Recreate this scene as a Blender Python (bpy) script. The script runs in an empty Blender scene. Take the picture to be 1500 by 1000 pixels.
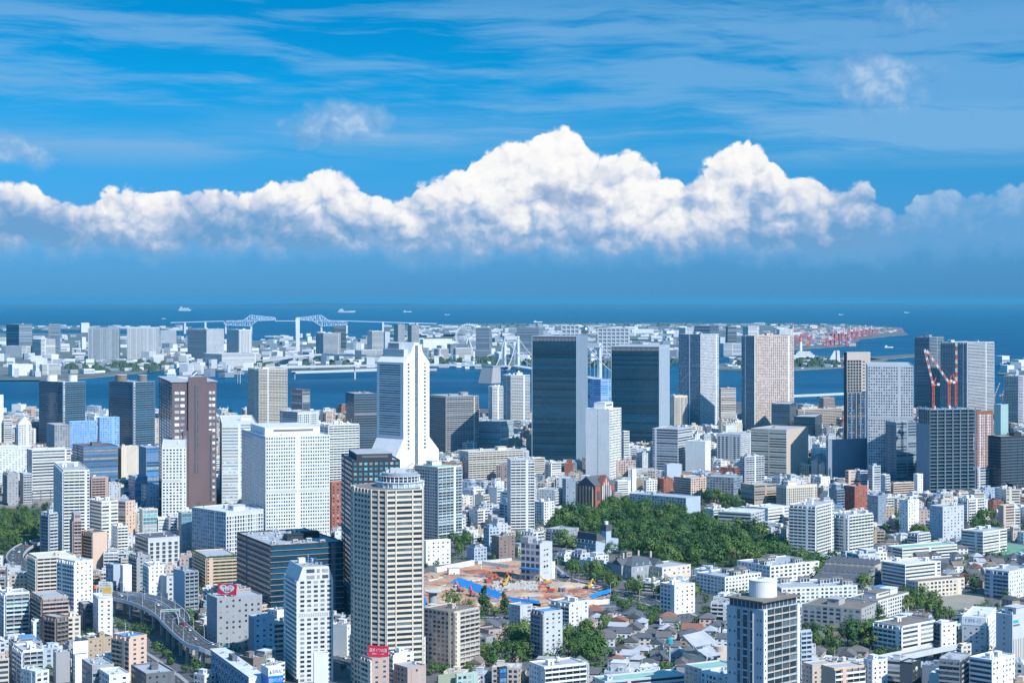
import bpy, bmesh, math, random
from math import sin, cos, tan, atan2, radians, pi, sqrt, floor
from mathutils import Vector, Matrix

SC = bpy.context.scene
COL = SC.collection
rnd = random.Random(7)

# ------------------------------------------------------------------ camera
CAM_H = 250.0          # observation deck height in metres
FPX = 2700.0           # focal length in units of the 1500 px wide photograph
HOR = 440.0            # eye level in the photograph
cd = bpy.data.cameras.new('camera'); cam = bpy.data.objects.new('camera', cd); COL.objects.link(cam)
cd.sensor_width = 36.0; cd.lens = 36.0 * FPX / 1500.0
cd.shift_y = -(500.0 - HOR) / 1500.0
cd.clip_start = 5.0; cd.clip_end = 400000.0
cam.location = (0, 0, CAM_H); cam.rotation_euler = (radians(90), 0, 0)
SC.camera = cam

# ------------------------------------------------------------------ sun, world, exposure
SUN_AZ, SUN_EL = radians(134), radians(42)      # clockwise from the viewing direction
sd = bpy.data.lights.new('sun', 'SUN'); sun = bpy.data.objects.new('sun', sd); COL.objects.link(sun)
sd.energy = 4.3; sd.angle = radians(0.5); sd.color = (1.0, 0.975, 0.925)
SDIR = Vector((sin(SUN_AZ) * cos(SUN_EL), cos(SUN_AZ) * cos(SUN_EL), sin(SUN_EL)))
sun.rotation_euler = (-SDIR).to_track_quat('-Z', 'Y').to_euler()
sun.location = (0, 0, 600)
SC.view_settings.view_transform = 'Standard'; SC.view_settings.look = 'None'
SC.view_settings.exposure = 0.38; SC.view_settings.gamma = 1.0
SC.render.engine = 'CYCLES'
cy = SC.cycles
cy.use_denoising = True
cy.max_bounces = 6; cy.diffuse_bounces = 2; cy.glossy_bounces = 3; cy.transmission_bounces = 2
cy.transparent_max_bounces = 8; cy.volume_bounces = 1
cy.sample_clamp_indirect = 4.0; cy.caustics_reflective = False; cy.caustics_refractive = False


class X:
    """A node socket that can be used in arithmetic: every operator adds a Math node."""
    nt = None
    def __init__(s, k): s.k = k
    @staticmethod
    def m(op, *a, clamp=False):
        n = X.nt.nodes.new('ShaderNodeMath'); n.operation = op; n.use_clamp = clamp
        for i, v in enumerate(a):
            if isinstance(v, X): X.nt.links.new(v.k, n.inputs[i])
            else: n.inputs[i].default_value = v
        return X(n.outputs[0])
    def __add__(s, o): return X.m('ADD', s, o)
    __radd__ = __add__
    def __sub__(s, o): return X.m('SUBTRACT', s, o)
    def __rsub__(s, o): return X.m('SUBTRACT', o, s)
    def __mul__(s, o): return X.m('MULTIPLY', s, o)
    __rmul__ = __mul__
    def __truediv__(s, o): return X.m('DIVIDE', s, o)
    def abs(s): return X.m('ABSOLUTE', s)
    def fract(s): return X.m('FRACT', s)
    def floor(s): return X.m('FLOOR', s)
    def gt(s, o): return X.m('GREATER_THAN', s, o)
    def lt(s, o): return X.m('LESS_THAN', s, o)
    def max(s, o): return X.m('MAXIMUM', s, o)
    def min(s, o): return X.m('MINIMUM', s, o)
    def pow(s, o): return X.m('POWER', s, o)
    def smooth(s, a, b):
        n = X.nt.nodes.new('ShaderNodeMapRange'); n.interpolation_type = 'SMOOTHSTEP'
        X.nt.links.new(s.k, n.inputs[0]); n.inputs[1].default_value = a; n.inputs[2].default_value = b
        return X(n.outputs[0])
    def bump_at(s, c, w):                                  # 1 at c, 0 beyond w
        return 1.0 - ((s - c) / w).abs().min(1.0).pow(2.0)


def vec(x, y, z=0.0):
    n = X.nt.nodes.new('ShaderNodeCombineXYZ')
    for i, v in enumerate((x, y, z)):
        if isinstance(v, X): X.nt.links.new(v.k, n.inputs[i])
        else: n.inputs[i].default_value = v
    return n.outputs[0]

def noise(v, scale, detail=4.0, rough=0.55, dist=0.0):
    n = X.nt.nodes.new('ShaderNodeTexNoise'); n.noise_dimensions = '3D'
    n.inputs['Scale'].default_value = scale; n.inputs['Detail'].default_value = detail
    n.inputs['Roughness'].default_value = rough; n.inputs['Distortion'].default_value = dist
    X.nt.links.new(v, n.inputs['Vector'])
    return X(n.outputs[0])

def mixc(f, a, b, blend='MIX'):
    n = X.nt.nodes.new('ShaderNodeMix'); n.data_type = 'RGBA'; n.blend_type = blend
    for i, v in ((0, f), (6, a), (7, b)):
        if isinstance(v, X): X.nt.links.new(v.k, n.inputs[i])
        elif hasattr(v, 'is_output'): X.nt.links.new(v, n.inputs[i])
        elif isinstance(v, (int, float)): n.inputs[i].default_value = v
        else: n.inputs[i].default_value = (*v[:3], 1.0)
    return n.outputs[2]

def ramp(f, stops, interp='LINEAR'):
    n = X.nt.nodes.new('ShaderNodeValToRGB'); n.color_ramp.interpolation = interp
    e = n.color_ramp.elements
    while len(e) < len(stops): e.new(0.5)
    for q, (p, c) in zip(e, stops):
        q.position = p; q.color = (*c, 1.0) if isinstance(c, tuple) else (c, c, c, 1.0)
    X.nt.links.new(f.k, n.inputs[0])
    return n.outputs[0]

def srgb(r, g, b):
    f = lambda c: (c / 255 / 12.92) if c <= 10.3 else ((c / 255 + 0.055) / 1.055) ** 2.4
    return (f(r), f(g), f(b))


def make_world():
    w = bpy.data.worlds.new("World"); SC.world = w; w.use_nodes = True
    nt = w.node_tree; nt.nodes.clear(); X.nt = nt
    out = nt.nodes.new('ShaderNodeOutputWorld')
    sky = nt.nodes.new('ShaderNodeTexSky'); sky.sky_type = 'NISHITA'; sky.sun_disc = False
    sky.sun_elevation = SUN_EL; sky.sun_rotation = SUN_AZ; sky.altitude = 250
    sky.air_density = 1.0; sky.dust_density = 0.4; sky.ozone_density = 3.0
    tc = nt.nodes.new('ShaderNodeTexCoord')
    sp = nt.nodes.new('ShaderNodeSeparateXYZ'); nt.links.new(tc.outputs['Generated'], sp.inputs[0])
    x, y, z = (X(o) for o in sp.outputs)
    el = X.m('ARCSINE', z)
    u = X.m('ARCTAN2', x, y) * 2.7                         # azimuth and height angle, 1 unit = 1000 px of the photo
    v = el * 2.7
    # clear sky: the physical sky deepened towards the saturated blue of the summer afternoon
    tint = ramp(X.m('MULTIPLY', v, 0.5, clamp=True), SKY_TINT)
    skyc = mixc(1.0, sky.outputs[0], tint, 'MULTIPLY')
    # thin high cloud in long streaks
    wv = noise(vec(u, v * 2.0, 3.3), 2.2, 3.0)
    st = noise(vec(u * 1.1 + wv * 0.35, (v + u * 0.012) * 13.0 + wv * 1.6, 1.7), 1.7, 6.0, 0.62)
    st2 = noise(vec(u * 2.2 + wv * 0.8, v * 26.0, 9.1), 1.6, 5.0, 0.6)
    cover = (noise(vec(u, v * 3.0, 5.2), 1.6, 2.0) - 0.5) * 0.5 + u.smooth(-0.6, 0.65) * 0.10
    band = v.smooth(0.17, 0.25) * (1.0 - v.smooth(0.395, 0.47) * 0.7)
    cir = (st * 0.62 + st2 * 0.38 + cover).smooth(0.49, 0.66) * band
    cir = (cir * 0.62 + (v.bump_at(0.235, 0.05).max(0.0)) * 0.40 * st.smooth(0.3, 0.6)).min(0.8)
    # heaped cloud: a skyline curve whose edge is broken into billows
    fc = nt.nodes.new('ShaderNodeFloatCurve'); cm = fc.mapping.curves[0]
    pts = [(px, (440 - py) / 1000) for px, py in CLOUD_TOP]
    while len(cm.points) < len(pts): cm.points.new(0.5, 0.5)
    for q, (px, t) in zip(cm.points, pts):
        q.location = (px / 1500.0, t * 3.0); q.handle_type = 'AUTO'
    fc.mapping.update()
    wx = noise(vec(u, v, 0.4), 9.0, 3.0) - 0.5
    wy = noise(vec(u, v, 8.4), 9.0, 3.0) - 0.5
    wu = u + wx * 0.035; wvv = v + wy * 0.035
    nt.links.new(((wu + 0.75) / 1.5).k, fc.inputs[1])
    top = X(fc.outputs[0]) / 3.0
    def puffs(a, b):
        """Height of the heaped surface: round heads within round heads."""
        t = None
        for sc, amp, ox in ((9.0, 0.50, 0.0), (21.0, 0.27, 3.7), (46.0, 0.15, 8.1), (100.0, 0.08, 5.3)):
            n = nt.nodes.new('ShaderNodeTexVoronoi'); n.voronoi_dimensions = '2D'; n.feature = 'SMOOTH_F1'
            n.inputs['Scale'].default_value = sc; n.inputs['Smoothness'].default_value = 0.18
            nt.links.new(vec(a + ox, b * 1.15 + ox), n.inputs['Vector']); d = X(n.outputs['Distance'])
            q = (1.0 - d * d * 1.9) * amp
            t = q if t is None else t + q
        return t
    w2 = (noise(vec(u, v, 5.0), 38.0, 4.0, 0.6) - 0.5) * 0.022
    w3 = (noise(vec(u, v, 15.0), 38.0, 4.0, 0.6) - 0.5) * 0.022
    pu, pv = wu + w2, wvv + w3
    h0 = puffs(pu, pv); h1 = puffs(pu + 0.010, pv + 0.013)
    f = top - v + (h0 - 0.60) * 0.046
    soft = noise(vec(u, v, 2.2), 5.0, 2.0)
    ragged = noise(vec(u * 1.3, v, 6.2), 14.0, 7.0, 0.62)
    amask = f.smooth(-0.002, 0.008)
    low = (v + (ragged - 0.5) * 0.075 + (soft - 0.5) * 0.03).smooth(0.046, 0.088)   # base dissolves into the haze
    amask = amask * low * (1.0 - u.smooth(0.48, 0.60) * 0.45)
    # light: crests towards the sun are white, hollows and the underside blue grey
    depth = f.smooth(0.0, 0.16)
    vv = v + (ragged - 0.5) * 0.07 + (soft - 0.5) * 0.12 + (h0 - 0.6) * 0.035
    lit = (h0 - h1) * 0.62 + 0.91 + (h0 - 0.62) * 0.20 - (1.0 - vv.smooth(0.070, 0.185)) * 0.72 - depth * 0.05
    lit = lit - (1.0 - u.smooth(-0.9, -0.05)) * 0.12 - u.smooth(0.30, 0.5) * 0.36
    cc = ramp(X.m('MULTIPLY', lit, 1.0, clamp=True), [(0.0, srgb(112, 166, 214)), (0.28, srgb(152, 184, 222)), (0.50, srgb(198, 212, 236)),
              (0.68, srgb(230, 234, 243)), (0.84, srgb(251, 251, 252)), (1.0, (1.04, 1.03, 1.02))])
    # loose small puffs above the bank and one dark scrap in front of it
    def puff(cx, cy_, rx, ry, seed, lo=0.15, hi=0.65, sc=24.0, am=1.5):
        du = (u - (cx - 750) / 1000 + (ragged - 0.5) * 0.05 + wx * 0.08) / (rx / 1000); dv = (v - (440 - cy_) / 1000 + wy * 0.06) / (ry / 1000)
        d = 1.0 - (du * du + dv * dv)
        return (d + (noise(vec(u, v, seed), sc, 5.0) - 0.5) * am).smooth(lo, hi)
    pf = puff(495, 182, 96, 46, 1.0, -.05, .95).max(puff(1278, 120, 104, 60, 2.0, -.05, .95)).max(puff(42, 232, 88, 36, 3.0, -.05, 1.1)).max(puff(1310, 36, 95, 42, 5.5, 0.1, 1.4)) * 0.85
    pc = ramp(X.m('MULTIPLY', (h0 - h1) * 1.2 + 0.45 + (h0 - 0.5) * 0.5, 1.0, clamp=True), [(0.0, srgb(112, 168, 222)), (0.6, srgb(150, 190, 232)), (1.0, srgb(196, 218, 242))])
    dk = puff(832, 288, 60, 32, 4.4, 0.30, 0.95, 26.0, 2.6) * 0.6
    cirr = nt.nodes.new('ShaderNodeRGB'); cirr.outputs[0].default_value = (*srgb(128, 184, 232), 1)
    c1 = mixc(pf, cirr.outputs[0], pc)
    a1 = cir.max(pf)
    c2 = mixc(amask, c1, cc)
    c3 = mixc(dk, c2, srgb(118, 155, 206))
    alpha = a1.max(amask).max(dk * 0.9)
    b1 = nt.nodes.new('ShaderNodeBackground'); nt.links.new(skyc, b1.inputs[0]); b1.inputs[1].default_value = 0.1
    b2 = nt.nodes.new('ShaderNodeBackground'); nt.links.new(c3, b2.inputs[0]); b2.inputs[1].default_value = 0.74
    mx = nt.nodes.new('ShaderNodeMixShader')
    nt.links.new(alpha.k, mx.inputs[0]); nt.links.new(b1.outputs[0], mx.inputs[1]); nt.links.new(b2.outputs[0], mx.inputs[2])
    nt.links.new(mx.outputs[0], out.inputs[0])
    w.cycles.sampling_method = 'MANUAL'; w.cycles.sample_map_resolution = 512

CLOUD_TOP = [(0, 290), (60, 280), (130, 304), (175, 280), (240, 268), (330, 274), (347, 294), (400, 272), (440, 250), (482, 244), (520, 260),
             (548, 282), (572, 292), (602, 272), (655, 260), (682, 258), (692, 236), (722, 220), (770, 214), (788, 196), (818, 188), (846, 198), (882, 228),
             (905, 224), (945, 234), (990, 244), (1030, 236), (1048, 220), (1100, 217), (1140, 240), (1162, 262), (1205, 270), (1250, 264),
             (1278, 290), (1312, 318), (1332, 288), (1370, 278), (1422, 288), (1500, 282)]
SKY_TINT = [(0.0, (0.100, 0.365, 0.92)), (0.05, (0.110, 0.39, 0.88)), (0.11, (0.062, 0.455, 0.83)), (0.16, (0.008, 0.48, 0.83)), (0.22, (0.0, 0.45, 0.75)),
            (0.5, (0.16, 1.15, 1.52)), (1.0, (0.40, 1.55, 2.05))]
make_world()

# ------------------------------------------------------------------ placing and tagging
def PX(px, py, z=0.0):
    """Photo pixel of a point at height z -> its position on the ground plan."""
    Y = (CAM_H - z) * FPX / (py - HOR)
    return Vector(((px - 750.0) * Y / FPX, Y, z))

def proj(p):
    return 750.0 + FPX * p[0] / p[1], HOR + FPX * (CAM_H - p[2]) / p[1]

def tag(o, label=None, cat=None, group=None, kind=None):
    if label: o['label'] = label
    if cat: o['category'] = cat
    if group: o['group'] = group
    if kind: o['kind'] = kind
    return o

def empty(name, loc, rz=0.0):
    o = bpy.data.objects.new(name, None); COL.objects.link(o)
    o.location = loc; o.rotation_euler = (0, 0, rz); o.empty_display_size = 1.0
    return o

def inst(name, me, parent=None, loc=(0, 0, 0), rz=0.0, sc=(1, 1, 1)):
    o = bpy.data.objects.new(name, me); COL.objects.link(o)
    o.location = loc; o.rotation_euler = (0, 0, rz); o.scale = sc
    if parent is not None: o.parent = parent
    return o


class MB:
    """Collects quads, boxes, prisms and tubes, then links them as one mesh object."""
    def __init__(s): s.v = []; s.f = []; s.m = []; s.mats = []
    def mi(s, m):
        if m not in s.mats: s.mats.append(m)
        return s.mats.index(m)
    def quad(s, pts, m):
        b = len(s.v); s.v += [tuple(p) for p in pts]; s.f.append(tuple(range(b, b + len(pts)))); s.m.append(s.mi(m))
    def box(s, x0, y0, z0, x1, y1, z1, m, bottom=True):
        b = len(s.v); k = s.mi(m)
        s.v += [(x0, y0, z0), (x1, y0, z0), (x1, y1, z0), (x0, y1, z0), (x0, y0, z1), (x1, y0, z1), (x1, y1, z1), (x0, y1, z1)]
        fs = [(4, 5, 6, 7), (0, 1, 5, 4), (1, 2, 6, 5), (2, 3, 7, 6), (3, 0, 4, 7)] + ([(3, 2, 1, 0)] if bottom else [])
        for q in fs: s.f.append(tuple(b + i for i in q)); s.m.append(k)
    def prism(s, poly, z0, z1, m, top=None):
        n = len(poly); b = len(s.v); k = s.mi(m)
        s.v += [(p[0], p[1], z0) for p in poly] + [(p[0], p[1], z1) for p in poly]
        for i in range(n):
            j = (i + 1) % n; s.f.append((b + i, b + j, b + n + j, b + n + i)); s.m.append(k)
        s.f.append(tuple(b + n + i for i in range(n))); s.m.append(s.mi(top or m))
        s.f.append(tuple(b + i for i in reversed(range(n)))); s.m.append(k)
    def loft(s, A, B, m, caps=True):
        n = len(A); b = len(s.v); k = s.mi(m); s.v += [tuple(p) for p in A] + [tuple(p) for p in B]
        for i in range(n):
            j = (i + 1) % n; s.f.append((b + i, b + j, b + n + j, b + n + i)); s.m.append(k)
        if caps:
            s.f.append(tuple(b + n + i for i in range(n))); s.m.append(k)
            s.f.append(tuple(b + i for i in reversed(range(n)))); s.m.append(k)
    def bar(s, p, q, r, m, r2=None):
        """A square bar from p to q."""
        p = Vector(p); q = Vector(q); d = (q - p)
        if d.length < 1e-6: return
        d.normalize(); a = d.orthogonal() if abs(d.z) > 0.999 else d.cross(Vector((0, 0, 1))); a.normalize(); c = d.cross(a)
        r2 = r if r2 is None else r2
        A = [p + (a * i + c * j) * r for i, j in ((-1, -1), (1, -1), (1, 1), (-1, 1))]
        B = [q + (a * i + c * j) * r2 for i, j in ((-1, -1), (1, -1), (1, 1), (-1, 1))]
        s.loft(A, B, m)
    def cyl(s, x, y, z0, z1, r0, r1, m, n=14):
        A = [(x + r0 * cos(2 * pi * i / n), y + r0 * sin(2 * pi * i / n), z0) for i in range(n)]
        B = [(x + r1 * cos(2 * pi * i / n), y + r1 * sin(2 * pi * i / n), z1) for i in range(n)]
        s.loft(A, B, m)
    def mesh(s, name):
        me = bpy.data.meshes.new(name); me.from_pydata(s.v, [], s.f)
        for m in s.mats: me.materials.append(m)
        me.polygons.foreach_set('material_index', s.m); me.update()
        return me
    def build(s, name, parent=None, loc=(0, 0, 0), rz=0.0):
        return inst(name, s.mesh(name), parent, loc, rz)


# ------------------------------------------------------------------ materials
MATS = {}
def new_mat(name):
    m = bpy.data.materials.new(name); m.use_nodes = True; X.nt = m.node_tree
    return m, m.node_tree, m.node_tree.nodes['Principled BSDF']

def wpos(nt):
    return nt.nodes.new('ShaderNodeNewGeometry').outputs['Position']

def vscale(v, x, y, z):
    n = X.nt.nodes.new('ShaderNodeVectorMath'); n.operation = 'MULTIPLY'
    X.nt.links.new(v, n.inputs[0]); n.inputs[1].default_value = (x, y, z)
    return n.outputs[0]

WALLC = dict(salmon=(.66, .52, .45), ivory=(.75, .65, .535), paleblue=(.42, .50, .58), panel=(.22, .30, .38), white=(.80, .80, .79), offwhite=(.70, .70, .69), cream=(.72, .64, .53), beige=(.58, .50, .43), peach=(.68, .50, .39), pink=(.50, .38, .34),
             brown=(.24, .19, .17), plum=(.16, .115, .125), brick=(.36, .13, .09), lgrey=(.56, .58, .61), grey=(.36, .37, .39), dgrey=(.15, .16, .18),
             black=(.04, .047, .055), skyblue=(.27, .47, .80), lblue=(.44, .52, .62), blue=(.10, .27, .58), teal=(.34, .50, .50), tan=(.46, .36, .26), bluegrey=(.26, .32, .39),
             green=(.20, .36, .26), palegreen=(.42, .55, .50), sage=(.33, .38, .28), red=(.75, .03, .08), roofgrey=(.42, .44, .47), roofdark=(.12, .12, .14), roofbrown=(.22, .18, .15),
             roofwhite=(.66, .68, .70), roofgreen=(.28, .50, .42), roofblue=(.10, .30, .58), roofslate=(.10, .11, .13), rooftile=(.15, .14, .14), rust=(.30, .12, .08),
             steel=(.30, .34, .38), asphalt=(.06, .063, .07), concrete=(.42, .42, .41), yellow=(.80, .48, .04), orange=(.72, .15, .06), signblue=(.02, .25, .62), cyanroof=(.05, .33, .42))
def wall(c):
    """Painted render, tile or concrete: base colour with weather streaks and broad grime."""
    if c in MATS: return MATS[c]
    m, nt, b = new_mat('wall_' + c); col = WALLC[c]; p = wpos(nt)
    st = noise(vscale(p, 0.35, 0.35, 0.03), 1.0, 3.0, 0.6)
    bl = noise(p, 0.06, 3.0, 0.6)
    k = st.smooth(0.35, 0.75) * 0.16 + bl.smooth(0.35, 0.7) * 0.12
    nt.links.new(mixc(k, col, tuple(q * 0.55 for q in col)), b.inputs['Base Color'])
    b.inputs['Roughness'].default_value = 0.75; b.inputs['Specular IOR Level'].default_value = 0.3
    MATS[c] = m
    return m

def roofm(c):
    """Flat roof covering: stained membrane with patches."""
    k = 'R' + c
    if k in MATS: return MATS[k]
    m, nt, b = new_mat('roofing_' + c); col = WALLC[c]; p = wpos(nt)
    s1 = noise(p, 0.12, 6.0, 0.65); s2 = noise(p, 0.9, 3.0, 0.6)
    f = s1.smooth(0.38, 0.68) * 0.45 + s2.smooth(0.4, 0.7) * 0.2
    nt.links.new(mixc(f, col, tuple(q * 0.55 + 0.02 for q in col)), b.inputs['Base Color'])
    b.inputs['Roughness'].default_value = 0.85
    MATS[k] = m
    return m

GLASSC = dict(deep=(.028, .05, .065), grid=(.030, .075, .11), dark=(.030, .052, .075), teal=(.004, .048, .088), cyan=(.10, .30, .38), pale=(.30, .42, .48), blue=(.03, .16, .36), lit=(.55, .58, .58), brown=(.05, .045, .05))
def glass(c, vary=0.5):
    """Window glass, one tone for each window: some rooms dark, some with blinds drawn."""
    k = 'G' + c
    if k in MATS: return MATS[k]
    m, nt, b = new_mat('glass_' + c); col = GLASSC[c]
    oi = nt.nodes.new('ShaderNodeObjectInfo'); g = nt.nodes.new('ShaderNodeNewGeometry')
    r = (X(oi.outputs['Random']) * 7.31 + X(g.outputs['Random Per Island']) * 5.17).fract()
    blind = (.36, .40, .42) if c not in ('teal', 'brown', 'deep', 'grid') else (.16, .30, .36) if c == 'grid' else (.14, .19, .21) if c == 'deep' else tuple(q * 1.35 + 0.006 for q in col)
    n = noise(wpos(nt), 0.35, 2.0)
    f = (r * 0.8 + n * 0.4 - 0.1)
    cc = ramp(X.m('MULTIPLY', f, 1.0, clamp=True), [(0.0, tuple(q * 0.45 for q in col)), (0.38, col), (0.60, tuple(q * 1.9 for q in col)), (0.74, tuple(q * .6 for q in blind)), (0.88, blind), (1.0, tuple(q * 1.2 for q in blind))])
    nt.links.new(cc, b.inputs['Base Color'])
    bu = nt.nodes.new('ShaderNodeBump'); bu.inputs['Strength'].default_value = 0.25; bu.inputs['Distance'].default_value = 1.0
    nt.links.new(noise(wpos(nt), 0.16, 2.0).k, bu.inputs['Height']); nt.links.new(bu.outputs[0], b.inputs['Normal'])
    b.inputs['Roughness'].default_value = 0.10; b.inputs['IOR'].default_value = 1.6
    MATS[k] = m
    return m

def plain(name, col, rough=0.6, metal=0.0, spec=0.5):
    if name in MATS: return MATS[name]
    m, nt, b = new_mat(name); p = wpos(nt)
    n = noise(p, 0.5, 4.0)
    nt.links.new(mixc(n.smooth(0.4, 0.75) * 0.35, col, tuple(q * 0.6 for q in col)), b.inputs['Base Color'])
    b.inputs['Roughness'].default_value = rough; b.inputs['Metallic'].default_value = metal; b.inputs['Specular IOR Level'].default_value = spec
    MATS[name] = m
    return m


# ------------------------------------------------------------------ shared part meshes
SHARED = {}
def shared(key, fn):
    if key not in SHARED: SHARED[key] = fn()
    return SHARED[key]

def window_mesh(g):
    def f():
        b = MB(); b.box(0, -1, 0, 1, 0, 1, glass(g)); return b.mesh('window')
    return shared(('w', g), f)

def balcony_mesh(c):
    def f():
        b = MB(); m = MATS['G' + c[1:]] if c[0] == '*' else wall(c)
        w = wall('white') if c[0] == '*' else m
        b.box(0, -1.3, -0.25, 1, 0, 0.0, w); b.box(0, -1.3, 0.0, 1, -1.18, 1.05, m)
        return b.mesh('balcony')
    if c[0] == '*': glass(c[1:])
    return shared(('b', c), f)

def ac_mesh():
    def f():
        b = MB(); c = wall('lgrey'); d = wall('dgrey')
        b.box(-.9, -.6, 0.2, .9, .6, 1.7, c); b.cyl(0, 0, 1.7, 1.78, .5, .5, d, 10)
        b.box(-.8, -.5, 0, -.6, .5, .2, d); b.box(.6, -.5, 0, .8, .5, .2, d); b.box(-.7, -.63, .5, .7, -.6, 1.4, d)
        return b.mesh('air_conditioner')
    return shared('ac', f)

def tank_mesh():
    def f():
        b = MB(); c = wall('cream'); d = wall('steel')
        for x in (-1, 1):
            for y in (-1, 1): b.box(x - .12, y - .12, 0, x + .12, y + .12, 1.2, d)
        b.cyl(0, 0, 1.2, 3.6, 1.5, 1.5, c, 16); b.cyl(0, 0, 3.6, 4.0, 1.5, .5, c, 16)
        return b.mesh('water_tank')
    return shared('tank', f)

def roof_mesh(ch):
    def f():
        b = MB(); l, d, w = wall('lgrey'), wall('dgrey'), wall('white')
        if ch == 'd':
            b.box(-2.4, -.4, .5, 2.4, .4, 1.2, l); b.box(1.6, -.4, 0, 2.4, 1.6, 1.0, l)
            for x in (-2, 0, 2): b.box(x - .1, -.4, 0, x + .1, .4, .5, d)
        elif ch == 'b':
            b.box(-2, -1.5, .3, 2, 1.5, 2.6, w); b.box(-1.8, -1.53, .6, 1.8, -1.5, 2.2, d); b.box(-2.03, -1.2, .6, -2, 1.2, 2.2, d)
            for x in (-1, 1): b.cyl(x, 0, 2.6, 3.0, .75, .75, d, 12)
        elif ch == 'p':
            for i in range(3): b.box(-1.6, -1.5 + i * 1.05, 0, 1.6, -.75 + i * 1.05, .5, glass('pale'))
        else:
            b.box(-4.2, -3.2, 0, 4.2, 3.2, 3.6, w); b.box(-4.6, -3.6, 3.6, 4.6, 3.6, 3.9, roofm('roofbrown')); g = glass('dark')
            for i in range(3): b.box(-3.8 + i * 2.7, -3.26, .5, -1.6 + i * 2.7, -3.2, 3.0, g)
            for i in range(2): b.box(-4.26, -2.8 + i * 3.0, .5, -4.2, -.4 + i * 3.0, 3.0, g)
        return b.mesh('roof_part')
    return shared(('roof', ch), f)

def antenna_mesh():
    def f():
        b = MB(); d = wall('lgrey')
        b.bar((0, 0, 0), (0, 0, 7), .12, d, .05)
        for z in (4.5, 5.6, 6.4): b.bar((-.8, 0, z), (.8, 0, z), .05, d)
        return b.mesh('antenna')
    return shared('antenna', f)

def door_mesh():
    def f():
        b = MB(); b.box(-.5, -1.86, 0, .5, -1.8, 2.1, wall('dgrey')); return b.mesh('door')
    return shared('door', f)

def stair_mesh(c):
    def f():
        b = MB(); m = wall(c); d = wall('dgrey')
        b.box(-2.2, -1.8, 0, 2.2, 1.8, 3.0, m); b.box(-2.4, -2.0, 3.0, 2.4, 2.0, 3.25, m)
        b.box(-2.24, -.6, 1.4, -2.2, .6, 2.3, d)
        return b.mesh('machine_room')
    return shared(('st', c), f)


# ------------------------------------------------------------------ the general building
FOOT = []        # (corners, depth, pixel box, object) of everything standing
CAT = dict(apartment_building='apartment building', apartment_tower='apartment tower', office_building='office building', office_tower='office tower',
           glass_tower='glass tower', house='house', school_building='school', hotel='hotel', warehouse='warehouse', brick_building='brick building', low_building='low building',
           shop_building='low building', terraced_building='terraced building', mansion='mansion', hall='hall', museum='museum')

class Site:
    """Footprint of a building from its left edge, near corner and right edge in the photograph."""
    def __init__(s, xl, xc, xr, yt, yb, theta=None, asp=1.0, depth=None, lim=10):
        C = PX(xc, yb); s.Y = C.y; s.C = C
        wl, wr = max(xc - xl, 0.0), max(xr - xc, 0.0)
        if theta is None:
            theta = atan2(wl * asp, wr) if wl > 0 and wr > 0 else (radians(10) if wl == 0 else radians(80))
            theta = min(max(theta, radians(lim)), radians(90 - lim))
            # walls near the edge of sight lines cannot recede past the sight line itself
        elif theta > 1.6: theta = radians(theta)
        s.th = theta; tl, tr = (xl - 750) / FPX, (xr - 750) / FPX
        den = cos(theta) - tr * sin(theta)
        s.W = (tr * C.y - C.x) / den if wr > 0 else (depth or 15.0)
        den = -sin(theta) - tl * cos(theta)
        s.D = (tl * C.y - C.x) / den if wl > 0 else (depth or 15.0)
        if depth and wl == 0: s.D = depth
        if depth and wr == 0: s.W = depth
        s.W = min(abs(s.W), 160); s.D = min(abs(s.D), 160)
        s.H = CAM_H - (yt - HOR) * C.y / FPX
        u = Vector((cos(theta), sin(theta), 0)); v = Vector((-sin(theta), cos(theta), 0))
        s.center = C + u * s.W / 2 + v * s.D / 2
        s.corners = [C, C + u * s.W, C + u * s.W + v * s.D, C + v * s.D]
        s.box = (min(xl, xc), yt, max(xr, xc), yb)
        s.mpp = C.y / FPX * 1.4648           # metres to one pixel of the 1024 px render

def register(s, o): FOOT.append((s.corners, s.Y, s.box, o))

class Face:
    """One visible wall: 'a' runs along it from left to right, z up, positive depth towards the outside."""
    def __init__(s, W, D, side):
        s.side = side
        if side == 'R': s.o = Vector((-W / 2, -D / 2, 0)); s.a = Vector((1, 0, 0)); s.n = Vector((0, -1, 0)); s.rz = 0.0; s.L = W
        else: s.o = Vector((-W / 2, D / 2, 0)); s.a = Vector((0, -1, 0)); s.n = Vector((-1, 0, 0)); s.rz = -pi / 2; s.L = D
    def p(s, a, z, d=0.0): return s.o + s.a * a + s.n * d + Vector((0, 0, z))
    def box(s, mb, a0, z0, a1, z1, d0, d1, m):
        P, Q = s.p(a0, z0, d0), s.p(a1, z1, d1)
        mb.box(min(P.x, Q.x), min(P.y, Q.y), z0, max(P.x, Q.x), max(P.y, Q.y), z1, m)
    def quad(s, mb, a0, z0, a1, z1, d, m):
        mb.quad([s.p(a0, z0, d), s.p(a1, z0, d), s.p(a1, z1, d), s.p(a0, z1, d)], m)

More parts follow.
